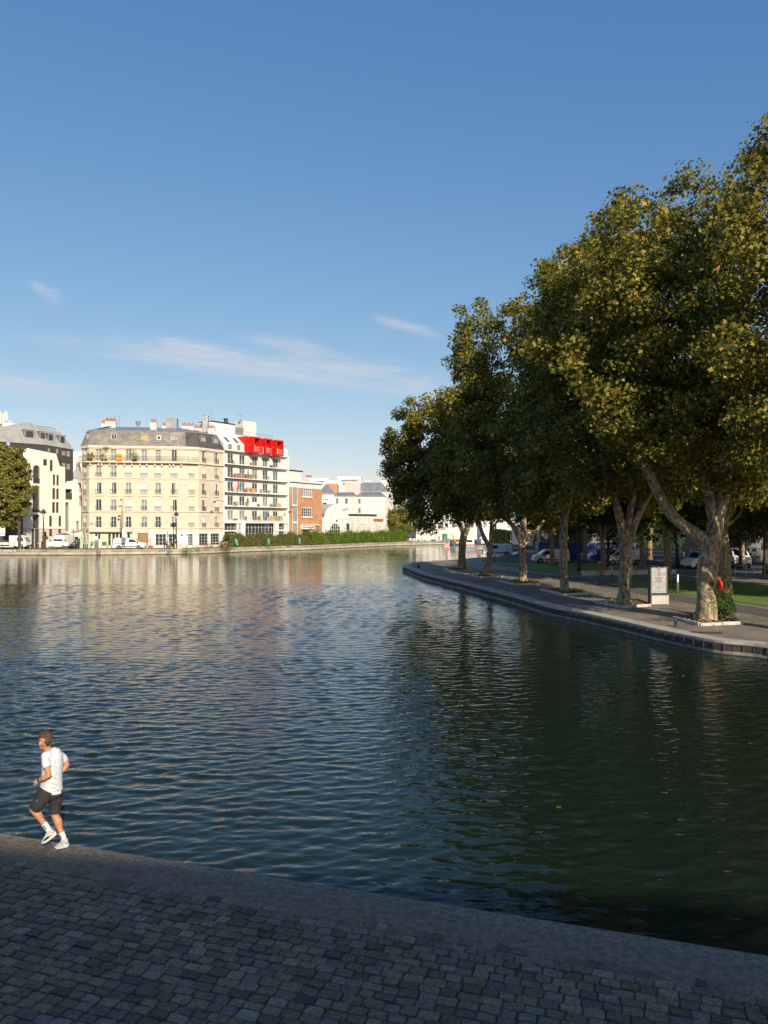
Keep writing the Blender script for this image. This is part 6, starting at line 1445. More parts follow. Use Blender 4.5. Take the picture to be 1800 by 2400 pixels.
g=MB(); g.cyl((0,-.09,H),(0,-.06,H),.36,.36,18); obj('red_disc', g, M['red'], t); g=MB(); g.box(-.25,.25,-.11,-.092,H-.06,H+.06); obj('white_bar', g, M['white'], t)
signpost('street_pole','grey pole with a small signal box between the vans and the cream building','post',172,149.5,1240,[('signal_box',170.8,173.2,1240,1250,'dark',.06)],r=.07)
signpost('information_sign','cream board and grey panel on a pole in front of the white side on van','sign',292,144.6,1239,[('board',286.5,297.5,1239.5,1259.5,'offwhite',.05),('grey_panel',285,294.5,1262,1273,'grey',.06)])
signpost('street_sign','narrow grey sign on a pole in front of the café window','sign',393,147.2,1245,[('board',391.8,394.8,1246,1261,'grey',.05)])
t=thing('parking_meter','grey and white ticket machine at the quay edge before the green shop','machine',put(226,Y=143.6)); g=MB(); g.rbox(-.32,.32,-.2,.2,0,1.7,.04); obj('cabinet', g, M['grey'], t); g=MB(); g.rbox(-.3,.3,-.21,.19,1.7,2.4,.04); obj('head', g, M['white'], t); g=MB(); g.box(-.22,.22,-.24,-.212,1.3,1.6); obj('panel', g, M['curtain'], t); 
for x in (-.62,.72): g=MB(); g.cyl((x,0,0),(x,0,1.6),.03,n=6); obj('side_post', g, M['white'], t)
t=thing('utility_box','stone coloured utility box beside the motorcycle','box',put(421,Y=148.2)); g=MB(); g.rbox(-.45,.45,-.25,.25,0,1.15,.04); obj('cabinet', g, M['concrete'], t); g=MB(); g.box(-.4,.4,-.27,-.252,.15,1.0); obj('door', g, M['tile'], t)
t=thing('step_ladder','white folding ladder standing at the corner of the green shop','ladder',put(193,Y=146)); g=MB()
for s_ in (-1,1):
    for x in (-.28,.28): g.tube([(x+s_*.0,s_*.55,0),(x*.6,s_*.05,3.2)],.035,5)
    for k in range(7): z=.4*k+.3; f_=1-z/3.2; w_=.28*(.6+.4*f_); g.tube([(-w_,s_*(.05+.5*f_),z),(w_,s_*(.05+.5*f_),z)],.02,4)
obj('frame', g, M['railw'], t)
t=thing('scaffold_tower','pale timber scaffold trestle at the corner of the green shop','scaffold',put(199,Y=147)); g=MB()
for a,b_ in (((-.6,0,0),(.1,0,3.4)),((.7,0,0),(0,0,3.4)),((-.3,.6,0),(.1,.2,3.2)),((-.45,0,1),(.5,0,1)),((-.2,0,2.2),(.25,0,2.2))): g.tube([a,b_],.05,5)
g.box(-.9,-.4,-.1,-.04,.1,3.2); obj('frame', g, M['palegreen'], t)
def bollard_row():
    first=None
    for i,(px,lab) in enumerate(((205,'dark bollard under the shop corner awning'),(213.5,'dark bollard with white top in front of the green panel'),(73.5,'slim dark bollard right of the utility truck'),(89,'slim dark bollard near the beige building door'),(174,'slim dark bollard beside the grey signal pole'))):
        if first is None:
            first=thing('bollard',lab,'bollard',put(px,Y=146.5),0,'bollards on the far street'); g=MB(); g.lathe([(.09,0),(.07,.9),(.09,.95)],n=8); obj('post', g, M['iron'], first); g=MB(); g.ell((0,0,1.0),.09); obj('knob', g, M['white'], first)
        else: dup(first,put(px,Y=146.5),0,lab)
bollard_row()
def potplant(label,px,Y,z,h,w,n,seed,pot='terra',potw=.35,poth=.4,name='potted_plant',stem=False,leaf=PAL_L):
    t=thing(name,label,'plant',(put(px,Y=Y,z=z) if not isinstance(px,Vector) else px),0); g=MB(); g.lathe([(potw*.75,0),(potw,poth),(potw*.9,poth)],n=10); obj('pot', g, M[pot], t)
    rg=np.random.RandomState(seed); P=rg.randn(n,3)*np.array([w*.35,w*.35,h*.22])+np.array([0,0,poth+h*(.5 if not stem else .82)]); 
    if stem: P[:,2]=poth+h*.8+rg.randn(n)*w*.25
    link('foliage', leaf_mesh('foliage',P,rg.randn(n,3),.2,leaf,OVAL,seed,M['leaf']), t)
    g=MB(); g.tube([(0,0,poth*.5),(0,0,poth+h*.7)],.03,5); obj('stem', g, M['bark2'], t); return t
def onbalc(px,dy=-.45): u=fF.uz(px); p=fF.at(u,dy); p.z=zl['bal1']+.03; return p
zb1=zl['bal1']
for px,lab,h,w,n,st in ((209,'bushy green plant at the left corner of the long stone balcony',1.3,1.2,160,False),(215,'wide leafy plant left of the first balcony window',1.6,1.7,260,False),(241,'upright grassy plant left of the round topped balcony tree',1.6,.8,120,False),(249,'small round headed tree in a pot on the long stone balcony',2.3,1.1,170,True),(313,'tall climbing plant right of the third balcony window',2.2,1.3,260,False),(319,'low trailing plant beside the tall climbing balcony plant',.9,1.2,120,False)):
    potplant(lab,onbalc(px),0,0,h,w,n,int(px),'dark',.28,.35,stem=st)
def crate(label,p,sx,sy,sz,m,name='storage_box',cat='box',rz=0,grp=None):
    t=thing(name,label,cat,p,rz,grp); g=MB(); g.rbox(-sx/2,sx/2,-sy/2,sy/2,0,sz*.86,.02); obj('body', g, M[m], t); g=MB(); g.rbox(-sx/2-.02,sx/2+.02,-sy/2-.02,sy/2+.02,sz*.86,sz,.02); obj('lid', g, M[m], t); return t
crate('yellow cupboard between the second and third balcony windows',onbalc(279.5),1.0,.4,1.35,'yellow','balcony_cupboard','cupboard',fF.a)
potplant('tall white flowered plant in an orange pot left of the café window',353,147.5,ZF,2.3,1.1,120,91,'terra',.5,.55,leaf=[((.5,.5,.35),.4),((.1,.14,.03),.6)])
potplant('dark round potted bush left of the hedge beside the cream building',523,158,ZF,1.1,1.3,200,92,'dark',.4,.4)
potplant('white flowering shrub in a tub at the start of the hedge',527,157,ZF,.9,1.2,160,93,'terra',.4,.4,leaf=[((.7,.68,.6),.6),((.1,.14,.03),.4)])
# window boxes of flowers
# ---- café furniture, bicycles, motorcycle
def table(label,px,Y,m,w=1.1,h=1.0):
    t=thing('high_table',label,'table',put(px,Y=Y),fS.a*.3,'standing tables outside the café'); g=MB(); g.box(-w/2,w/2,-.3,.3,h,h+.05); obj('tabletop', g, M[m], t)
    for x in (-1,1):
        for y in (-1,1): g=MB(); g.cyl((x*(w/2-.05),y*.25,0),(x*(w/2-.05),y*.25,h),.03,n=5); obj('leg', g, M['dark'], t)
table('pale high table outside the corner café door',444,150,'concrete',1.3); table('green topped high table outside the rightmost café window',505,155.3,'palegreen',1.4)
def bicycle(name,label,p,rz,frame='red',grp=None):
    t=thing(name,label,'bicycle',p,rz,grp)
    for x in (-.52,.52): g=MB(); g.ring((x,0,.34),.32,.025,'Y',16,5); [g.cyl((x,0,.34),(x+.3*math.cos(a),0,.34+.3*math.sin(a)),.005,n=3) for a in [k*math.pi/4 for k in range(8)]]; obj('wheel', g, M['tyre'], t)
    g=MB(); B_=(-.05,0,.3); S_=(-.2,0,.85); H_=(.38,0,.85)
    for a,b_ in ((B_,S_),(S_,H_),(B_,H_),(B_,(-.52,0,.34)),(S_,(-.52,0,.34)),(H_,(.52,0,.34)),(H_,(.36,0,1.0))): g.cyl(a,b_,.022,n=6)
    obj('frame', g, M[frame], t); g=MB(); g.ell((-.22,0,.92),(.14,.06,.04)); obj('saddle', g, M['black'], t); g=MB(); g.tube([(.3,-.28,1.02),(.38,-.1,1.02),(.38,.1,1.02),(.3,.28,1.02)],.015,5); obj('handlebar', g, M['dark'], t); return t
bicycle('parked_bicycle','pink red bicycle leaning by the café window on the side street',put(481,Y=153.4),.5); bicycle('parked_bicycle','red bicycle right of the pink one at the café, wheel turned out',put(488,Y=154.2),.9)
def motorcycle():
    t=thing('motorcycle','dark motorcycle with a yellow fork parked beside the café window','motorcycle',put(405,Y=148.3),math.pi)
    for x in (-.7,.7): g=MB(); g.ring((x,0,.34),.27,.08,'Y',16,6); o=obj('wheel', g, M['tyre'], t); g=MB(); g.cyl((x,-.04,.34),(x,.04,.34),.18,n=10); obj('rim', g, M['grey'], o)
    g=MB(); g.rbox(-.35,.35,-.18,.18,.32,.75,.05); obj('engine', g, M['plastic'], t)
    g=MB(); g.ell((.12,0,.92),(.34,.17,.17)); obj('tank', g, M['blue'], t,True); g=MB(); g.ell((-.45,0,.88),(.45,.16,.1)); obj('seat', g, M['black'], t,True)
    g=MB(); g.cyl((.7,-.09,.34),(.45,-.09,1.05),.035); g.cyl((.7,.09,.34),(.45,.09,1.05),.035); obj('fork', g, M['yellow'], t)
    g=MB(); g.tube([(.35,-.36,1.12),(.45,-.12,1.1),(.45,.12,1.1),(.35,.36,1.12)],.02,5); obj('handlebar', g, M['dark'], t); g=MB(); g.ell((.62,0,.98),(.1,.12,.12)); obj('headlight', g, M['lampg'], t,True)
motorcycle()
# ---- bin bags in the hedge
M['bag']=mat('green_bag',(.10,.42,.26),(.07,.32,.20),5,.35)
for i,(px,Yq,lab,tilt) in enumerate(((551,157,'leaning green bin bag in the hedge, leftmost',.35),(629,163.5,'green bin bag in the hedge before the white pillars',.05),(701.5,169.5,'green bin bag in the hedge before the brick building',0),(756,178,'green bin bag in the hedge at the brick building corner',-.05),(816,189,'green bin bag in the hedge before the low annex',.05),(890,203,'green bin bag at the right end of the hedge',.05))):
    p=put(px,Y=Yq-2.6+1.0,z=ZF); 
    Yw=Yq; p=put(px,Y=Yq,z=ZF); t=thing('bin_bag',lab,'bin bag',p,0,'green bin bags along the hedge')
    g=MB(); g.tube([(0,0,1.75),(tilt*.3,0,1.5),(tilt*1.0,0,.9),(tilt*1.3,0,.35),(tilt*1.35,0,.25)],[.17,.22,.28,.22,.1],9,wob=.25,seed=i); obj('bag', g, M['bag'], t,True); g=MB(); g.ring((0,0,1.75),.2,.02,'Z',12,4); g.cyl((.2,0,0),(.2,0,1.8),.02,n=5); obj('hoop', g, M['dark'], t)
# ---- clutter on the long balconies of the white building
items=[]
fWb=Fac(fW.at(0,.6),fW.a)
def bp(px,fl): u=fWb.uz(px); p=fWb.at(u); p.z=slabs[fl]+.03; return p
ordn=['lowest','second','third','fourth','top']
def chair(label,p,rz,m='dark'):
    t=thing('balcony_chair',label,'chair',p,rz,'balcony chairs'); g=MB(); g.box(-.22,.22,-.22,.22,.42,.46); obj('seat', g, M[m], t); g=MB(); g.box(-.22,.22,.18,.22,.46,.9); obj('backrest', g, M[m], t)
    for x in (-.2,.2):
        for y in (-.2,.2): g=MB(); g.cyl((x,y,0),(x,y,.42),.018,n=5); obj('leg', g, M[m], t)
    return t
for k,(fl,px,m,what) in enumerate(((4,541,'blue','stacked blue chair'),(4,548,'dark','dark folding chair'),(3,542,'red','red seated chair'),(3,549,'dark','dark chair'),(2,547,'blue','blue chair'),(1,551,'dark','dark chair'),(1,579,'dark','black armchair'),(0,577,'dark','black armchair'),(0,606,'dark','dark chair'))):
    chair(f'{what} on the {ordn[fl]} balcony of the white building, {"left end" if px<555 else "left of centre" if px<595 else "centre"}',bp(px,fl),fW.a+.3*k,m)
for k,(fl,px,sx,sz,m,what) in enumerate(((3,566,4.0,.95,'brown','long tan bamboo screened box'),(3,582,2.6,.95,'brown','tan box beside the long bamboo one'),(2,575,.8,.8,'red','red storage box'),(2,593,1.2,.9,'yellow','yellow storage box'),(1,592,2.2,1.0,'white','white cupboard'),(1,651,1.8,.85,'orange','tan wooden box'),(0,638,1.2,1.1,'orange','tan crate'),(0,648,2.0,1.1,'curtain','pale blue and white box'),(0,658,1.0,1.1,'orange','small tan crate'),(0,667,1.7,1.1,'white','white cupboard'),(4,592,1.2,.7,'brown','brown basket box'),(4,637,1.0,.5,'dark','low dark bench box'),(0,552,.9,.4,'greenp','low green crate'),(1,640,1.6,.7,'grey','grey planter box'),(1,603,1.0,.5,'dark','dark low chest'))):
    crate(f'{what} on the {ordn[fl]} balcony of the white building'+(f', {"left" if px<575 else "middle" if px<625 else "right"}'),bp(px,fl),sx,.5,sz,m,rz=fW.a,grp='boxes on the balconies')
for k,(fl,px,h,w,what) in enumerate(((3,600,1.2,.8,'bushy potted plant'),(2,556,1.0,.9,'flowering potted plant'),(2,587,1.1,1.4,'wide colourful potted plant'),(2,580,.9,.8,'small leafy potted plant'),(1,555,.9,1.0,'pale leafy potted plant'),(0,597,1.0,1.5,'yellow green potted plant'),(0,609,1.1,.8,'dark leafy potted plant'),(0,667,2.0,.8,'tall potted plant above the white cupboard'),(2,630,.6,.7,'yellow flowered potted plant'),(2,612,.7,.7,'blue flowered potted plant'))):
    potplant(f'{what} on the {ordn[fl]} balcony of the white building, {"left" if px<575 else "middle" if px<620 else "right"}',bp(px,fl),0,0,h,w,70,100+k,'terra',.2,.3,leaf=[((.08,.13,.03),.5),((.5,.1,.08),.15),((.4,.35,.05),.15),((.15,.2,.3),.2)] if k in (1,2,9) else PAL_L)
bicycle('balcony_bicycle','bicycle standing on the fourth balcony of the white building, right of centre',bp(628,3),fW.a,'grey')
bicycle('balcony_bicycle','bicycle against the railing of the lowest balcony, right of centre',bp(624,0),fW.a,'dark')
def parasol(label,p,m,h=2.0,closed=True):
    t=thing('folded_parasol',label,'parasol',p,0,'parasols on the balconies'); g=MB(); g.cyl((0,0,0),(0,0,h+.2),.025,n=6); g.cyl((0,0,0),(0,0,.08),.25,n=10); obj('pole', g, M[m] if m!='bag' else M['grey'], t); g=MB(); g.tube([(0,0,.9),(0,0,1.3),(0,0,h)],[.2,.16,.05],8,wob=.3); obj('cloth', g, M[m], t)
parasol('teal folded parasol on the fourth balcony of the white building',bp(582,3),'bag',2.3); parasol('dark folded parasol on the second balcony of the white building',bp(581,1),'dark',1.9); parasol('red folded parasol on the third balcony of the white building',bp(559,2),'red',2.2); parasol('black figure like folded parasol on the lowest balcony, right of centre',bp(629,0),'black',2.2)
# ---- far quay details: mooring ladder, graffiti
t=thing('mooring_ladder','rusty square mooring ladder frame on the far quay wall below the ticket machine','ladder',put(231,Y=141.0,z=.15)); g=MB()
for x in (-.28,.28): g.box(x-.05,x+.05,-.12,0,0,.85)
for z in (.05,.42,.8): g.box(-.28,.28,-.12,-.03,z-.04,z+.04)
obj('frame', g, mat('rust',(.16,.09,.05),None,6,.9), t)
def quaytext(s,px,py,size,m,name,label):
    Y=141.7; p=AT(px,py,Y); g=MB(); textmb(g,s,Matrix.Rotation(R(90),4,'X'),size,.004); o=obj(name,g,M[m],None,loc=(p.x,p.y-.28,p.z)); return o
g=MB(); Mq=Matrix.Rotation(R(90),4,'X')
gt_=[]
for i,(ch,px) in enumerate((('J',0),('O',12),('N',22.5),('S',34.5))):
    p=AT(px,1291.8,141.35)
    q=MB(); textmb(q,ch,Matrix.Translation(p) @ Mq @ Matrix.Diagonal((1.55,1,1,1)),.62,.004); g.v+=[]; o_=len(g.v); g.v+=q.v; g.f+=[[o_+k for k in f] for f in q.f]; g.mi+=q.mi
wt=obj('wall_graffiti', g, M['white']); tag(wt,'white capital graffiti letters J O N S painted on the far left quay wall','graffiti')

# ================================================================== promenade things
# information panel
def infopanel():
    Yp=48.2; c=put(1542,Y=Yp,z=ZR); t=thing('notice_stand','freestanding information panel with red DANGER ! notice between two plane trees','sign',c,R(9))
    W_,H_=1.18,2.42
    g=MB(); g.box(-W_/2,-W_/2+.07,-.16,.16,0,H_); g.box(W_/2-.07,W_/2,-.16,.16,.66,H_); g.box(-W_/2+.07,W_/2-.07,-.16,.16,H_-.05,H_); g.box(-W_/2+.07,W_/2-.07,-.16,.16,.62,.74); g.box(-W_/2+.07,W_/2-.07,.02,.14,.74,H_-.05); g.box(-W_/2+.2,W_/2-.2,-.12,.12,-.02,.06); obj('frame', g, M['dark'], t)
    g=MB(); g.rbox(-W_/2+.08,W_/2+.06,-.17,.17,.05,.61,.01); obj('base_panel', g, mat('brushed_panel',(.50,.48,.44),(.36,.35,.33),1.6,.5), t)
    g=MB(); g.box(-W_/2+.08,W_/2-.08,-.12,-.10,.76,H_-.06); po=obj('poster', g, mat('poster_white',(.44,.45,.46),(.33,.35,.37),2.2,.22), t)  # white poster greyed and mottled, dappled shade put into its colour
    y=-.128; X=Matrix.Translation((0,y,0)) @ Matrix.Rotation(R(90),4,'X')
    M['ink']=mat('poster_red_ink',(.16,.012,.015),None,2,.5); M['inkb']=mat('poster_dark_ink',(.05,.06,.09),None,2,.5); M['inkt']=mat('poster_teal_ink',(.12,.30,.34),None,2,.5)
    def T(s,x,z,size,m):
        q=MB(); textmb(q,s,Matrix.Translation((x,y,z)) @ Matrix.Rotation(R(90),4,'X'),size,.002); return q
    g=MB()
    for q in (T('DANGER !',0,1.69,.135,'ink'),T('BAIGNADE INTERDITE',0,1.57,.055,'ink'),T('RISQUE DE NOYADE',0,1.49,.055,'ink'),T('N° URGENCE : 112',0,1.11,.06,'ink')):
        o_=len(g.v); g.v+=q.v; g.f+=[[o_+k for k in f] for f in q.f]; g.mi+=q.mi
    def fr(x0,x1,z0,z1,w=.009):
        g.box(x0,x1,y-.002,y,z0,z0+w); g.box(x0,x1,y-.002,y,z1-w,z1); g.box(x0,x0+w,y-.002,y,z0+w,z1-w); g.box(x1-w,x1,y-.002,y,z0+w,z1-w)
    fr(-.46,.46,.83,2.08); fr(-.40,.40,1.21,1.42); g.ring((0,y,1.93),.10,.014,'Y',20,4); 
    g.extr([(-.075,y-.001,1.86),(-.06,y-.001,1.85),(.075,y-.001,2.0),(.06,y-.001,2.01)],(0,-.002,0)); g.tube([(-.055,y,1.42),(0,y,1.49),(.055,y,1.42),(-.055,y,1.42)],.008,4)
    obj('red_print', g, M['ink'], po)
    g=MB(); q=T('PARIS',0,2.155,.055,'inkb'); g.v+=q.v; g.f+=q.f; g.mi+=q.mi; g.m=0
    g.ring((0,y,2.26),.05,.008,'Y',14,4); g.tube([(-.03,y,2.25),(0,y,2.235),(.03,y,2.25)],.006,4); g.cyl((0,y,2.24),(0,y,2.29),.004,n=4)
    # swimmer, pictograms of a diver and waves
    g.tube([(-.27,y,2.03),(-.27,y,1.88)],.007,4); g.tube([(-.31,y,1.86),(-.23,y,1.86),(-.2,y,1.83)],.007,4); g.ell((-.27,y,2.05),(.015,.004,.015))
    for z in (2.0,1.95,1.87): g.tube([(.16+.26*k/6,y,z+.012*math.sin(k*1.8+z*20)) for k in range(7)],.006,4)
    g.ring((.31,y,1.93),.085,.006,'Y',14,4); g.tube([(-.03,y,1.96),(.01,y,1.93),(-.01,y,1.90)],.01,4)
    g.box(-.30,.30,y-.002,y,1.0,1.005)
    obj('dark_print', g, M['inkb'], po)
    g=MB()
    for x in (-.24,.0,.24): g.tube([(x-.06,y,1.31),(x-.02,y,1.34),(x+.02,y,1.30),(x+.06,y,1.33)],.01,4); g.ell((x,y,1.35),(.02,.004,.02))
    g.ell((0,y,.93),(.07,.004,.03)); g.extr([(-.03,y,.95),(.03,y,.95),(0,y,.985)],(0,-.002,0))
    obj('teal_print', g, M['inkt'], po)
infopanel()
# steel bollards
fb=None
for px,py,top,lab in ((1588,1391,1346,'tall steel bollard between the information panel and the large forked plane tree'),(1434,1365,1327,'tall steel bollard left of the information panel beside the lawn'),(1160,1318,1292,'small steel bollard beyond the leaning slim tree'),(1268,1320,1297,'small steel bollard in front of the white delivery van')):
    p=GP(px,py,ZR); H=(py-top)*p.y/F_PX
    if fb is None:
        fb=thing('steel_bollard',lab,'bollard',p,0,'steel bollards along the path'); g=MB(); g.lathe([(.10,0),(.10,H*.58),(.105,H*.585),(.105,H*.62),(.10,H*.625),(.10,H-.01),(.09,H)],n=14); obj('post', g, M['chrome'], fb,True); H0=H
    else: o=dup(fb,p,0,lab); o.scale=(1,1,H/H0)
fb2=thing('quay_bollard','squat black mooring bollard on the coping before the large plane tree','bollard',GP(1584,1469,ZR)); g=MB(); g.lathe([(.09,0),(.065,.04),(.06,.2),(.10,.23),(.10,.27),(.07,.28)],n=12); obj('post', g, M['dark'], fb2,True); g=MB(); g.box(-.13,.13,-.13,.13,-.0,.02); obj('base_plate', g, M['dark'], fb2)
t=thing('quay_bollard','tiny black mooring post on the rounded tip of the promenade','bollard',GP(981,1330.5,ZR)); g=MB(); g.lathe([(.12,0),(.1,.3),(.14,.34),(.12,.4)],n=10); obj('post', g, M['dark'], t,True)
t=thing('timber_block','pair of dark sawn timber blocks lying left of the bright tree pit','timber',GP(1568,1455,ZR),-.35); g=MB(); g.rbox(-.5,.05,-.12,.12,0,.18,.01); obj('block', g, M['timber'], t); g=MB(); g.rbox(.08,.42,-.12,.12,0,.20,.01); obj('block', g, M['timber'], t)
# lifebuoy on its post
def buoy():
    p=put(1685,Y=42.3,z=ZR); t=thing('lifebuoy_stand','bright red lifebuoy holder on a red post behind the large plane trunk','lifebuoy',p,R(-62))
    g=MB(); g.cyl((0,0,0),(0,0,1.25),.045,n=10); g.box(-.10,.10,-.04,.04,1.0,1.8); obj('post', g, M['red'], t)
    g=MB(); g.ring((0,-.12,1.72),.25,.085,'Y',28,12); g.v=[(x,y,1.72+(z-1.72)*1.15) for x,y,z in g.v]; obj('lifebuoy_case', g, M['red'], t,True)
    g=MB(); g.box(-.07,.07,-.17,-.08,1.02,1.42); obj('bracket', g, M['red'], t)
buoy()
# no swimming sign at the tip
t=thing('no_swimming_sign','no swimming sign with red plate on a pole near the promenade tip','sign',put(1047.5,Y=104,z=ZR)); k=104/F_PX
def zz(py): return HC+(HY-py)*k-ZR
g=MB(); g.cyl((0,0,0),(0,0,zz(1262)),.05,n=8); obj('pole', g, M['grey'], t)
g=MB(); g.box(-6.5*k,7.5*k,.06,.09,zz(1276),zz(1262)); obj('back_board', g, M['zinc'], t)
g=MB(); g.box(-5.5*k,5.5*k,-.09,-.06,zz(1284.5),zz(1274)); o=obj('white_plate', g, M['white'], t)
g=MB(); g.ring((0,-.1,zz(1279.3)),.25,.04,'Y',20,5); g.extr([(-.19,-.1,zz(1279.3)+.15),(-.15,-.1,zz(1279.3)+.19),(.19,-.1,zz(1279.3)-.15),(.15,-.1,zz(1279.3)-.19)],(0,.01,0)); obj('prohibition_ring', g, M['red'], o)
g=MB(); g.ell((0,-.095,zz(1279.3)),(.09,.005,.06)); obj('swimmer_symbol', g, M['black'], o)
g=MB(); g.box(-5.5*k,5.5*k,-.09,-.06,zz(1291),zz(1285)); o=obj('red_plate', g, M['red'], t); g=MB(); g.box(-4*k,4*k,-.098,-.092,zz(1288.6),zz(1287.6)); obj('plate_lettering', g, M['white'], o)
# long low bench wall with steel hoops
t=thing('long_bench','long pale concrete bench with steel arm hoops where the orange jacket person sits','bench',GP(1366,1349,ZR)); a=GP(1366,1349,ZR); b_=GP(1600,1344.5,ZR); d=(b_-a); L_=d.length; an=math.atan2(d.y,d.x); t.rotation_euler=(0,0,an)
g=MB(); n=int(L_/1.5)
for k2 in range(n): g.rbox(k2*1.5,k2*1.5+1.47,-.28,.28,0,.38,.02)
obj('plinth', g, M['concrete'], t); g=MB(); g.rbox(-.1,n*1.5,-.34,.34,.40,.47,.02); obj('seat', g, mat('bench_top',(.55,.53,.48),None,3,.5), t)
for k2 in range(2,n):
    if k2 in (6,9): continue
    g=MB(); x=k2*1.5; g.tube([(x,.2,.46),(x,.2,.78),(x+.12,.2,.86),(x+1.1,.2,.86),(x+1.22,.2,.78),(x+1.22,.2,.46)],.03,8); obj('arm_hoop', g, M['chrome'], t)
# railings further right in the shade
hp=None
for i,(px,lab) in enumerate(((1745,'low steel hoop rail in the shade right of the large tree, first'),(1771,'low steel hoop rail in the shade near the right edge'))):
    p=GP(px,1350,ZR)
    if hp is None:
        hp=thing('hoop_rail',lab,'railing',p,0,'low hoop rails'); g=MB(); g.tube([(-.9,0,0),(-.9,0,.9),(-.8,0,1.0),(.8,0,1.0),(.9,0,.9),(.9,0,0)],.035,8); obj('rail', g, M['chrome'], hp); g=MB(); g.tube([(-.9,0,.5),(.9,0,.5)],.02,6); obj('mid_rail', g, M['chrome'], hp)
    else: dup(hp,p,0,'low steel hoop rail in the shade near the right edge')
hp['label']='low steel hoop rail in the shade right of the lifebuoy'
# manhole and gutter
t=tag(obj('drain_cover',(lambda g:(g.prism([(-.55,-.35),(.55,-.35),(.55,.35),(-.55,.35)],0,.02),g)[1])(MB()),M['dark'],None,loc=tuple(GP(1020,1334,ZR+.004)),rz=.3),'dark square drain cover in the promenade paving near the tip','drain cover')
t=tag(obj('drain_cover',(lambda g:(g.prism([(-.65,-.25),(.65,-.25),(.65,.25),(-.65,.25)],0,.015),g)[1])(MB()),M['iron'],None,loc=tuple(GP(1655,1483,ZR+.004)),rz=-.3),'flat iron drain grate by the coping in front of the large plane tree','drain cover')
# site huts, hoarding, dark railings behind the park
def hut(label,px0,px1,Y,z0,z1,m,m2,name='site_hut',cat='site hut'):
    p=put(px0,Y=Y,z=ZR+z0); w_=(px1-px0)/F_PX*Y; t=thing(name,label,cat,p); g=MB(); g.box(0,w_,0,2.4,0,z1-z0); obj('walls', g, M[m], t)
    g=MB(); n=max(1,int(w_/.35)); 
    for k2 in range(n): g.box(k2*w_/n+.02,k2*w_/n+.14,-.03,-.003,.08,z1-z0-.1)
    obj('ribs', g, M[m], t)
    g=MB(); g.box(w_*.35,w_*.6,-.04,-.031,(z1-z0)*.45,(z1-z0)*.72); obj('window', g, M['glass'], t); return t
M['hutgrey']=mat('hut_grey',(.16,.18,.175),(.12,.13,.13),1,.6); M['darkgreen']=mat('dark_ivy_screen',(.012,.03,.012),(.03,.05,.015),2,.9,.05,8)
hut('grey green site cabin stacked on the blue one, left module',1266,1345,110,2.45,4.9,'hutgrey',None); hut('grey green site cabin stacked on the blue one, right module',1346,1440,110,2.45,4.9,'hutgrey',None)
hut('dark blue site container below the grey cabins, left of the slim tree',1262,1325,110,0,2.4,'blue',None); hut('dark blue site container between the slim park tree and the sitter',1326,1400,110,0,2.4,'blue',None); hut('dark blue container behind the roof rack van',1401,1490,110.5,0,2.4,'blue',None)
hut('long dark shed behind the railings at the far right of the park',1620,1745,106,0,4.2,'hutgrey',None,'park_shed','shed'); hut('dark shuttered kiosk at the right edge of the park',1748,1850,104,0,3.6,'hutgrey',None,'park_kiosk','kiosk')
t=thing('metal_railing','tall dark vertical bar railing behind the park vans','railing',put(1490,Y=99,z=ZR)); g=MB(); L_=14
for k2 in range(int(L_/.15)): g.box(k2*.15,k2*.15+.03,-.015,.015,0,1.9)
obj('bars', g, M['brown'], t); g=MB(); g.box(0,L_,-.02,.02,.15,.2); g.box(0,L_,-.02,.02,1.7,1.75); obj('rails', g, M['dark'], t)
t=thing('metal_railing','dark tall railing across the shade at the right edge',"railing",put(1690,Y=98,z=ZR)); g=MB()
for k2 in range(int(16/.15)): g.box(k2*.15,k2*.15+.03,-.015,.015,0,2.1)
obj('bars', g, M['dark'], t); g=MB(); g.box(0,16,-.02,.02,.15,.2); g.box(0,16,-.02,.02,1.9,1.95); obj('rails', g, M['dark'], t)
t=thing('notice_board','small blue and white notice on the railing near the right edge','sign',put(1765,Y=97.5,z=ZR+1.5)); g=MB(); g.box(-.45,.45,-.03,0,0,.75); obj('board', g, M['white'], t); g=MB(); g.box(-.15,.4,-.04,-.031,.1,.5); obj('blue_print', g, M['blue'], t)
# fence with clear panels around the site at the back of the tip
fp_=None
for i in range(9):
    p=put(1188+i*13,Y=112-i*.6,z=ZR)
    if fp_ is None:
        fp_=thing('site_fence_panel','grey wire site fence panel behind the quay trees','fence',p,-.1,'wire fence panels'); g=MB(); 
        for x in (0,.8): g.cyl((x,0,0),(x,0,2.1),.03,n=6)
        g.box(0,.8,-.015,.015,2.05,2.1); g.box(0,.8,-.015,.015,.15,.2); obj('frame', g, M['grey'], fp_); g=MB()
        for k2 in range(8): g.box(k2*.1+.04,k2*.1+.045,-.004,.004,.2,2.05)
        obj('mesh', g, M['grey'], fp_)
    else: dup(fp_,p,-.1)
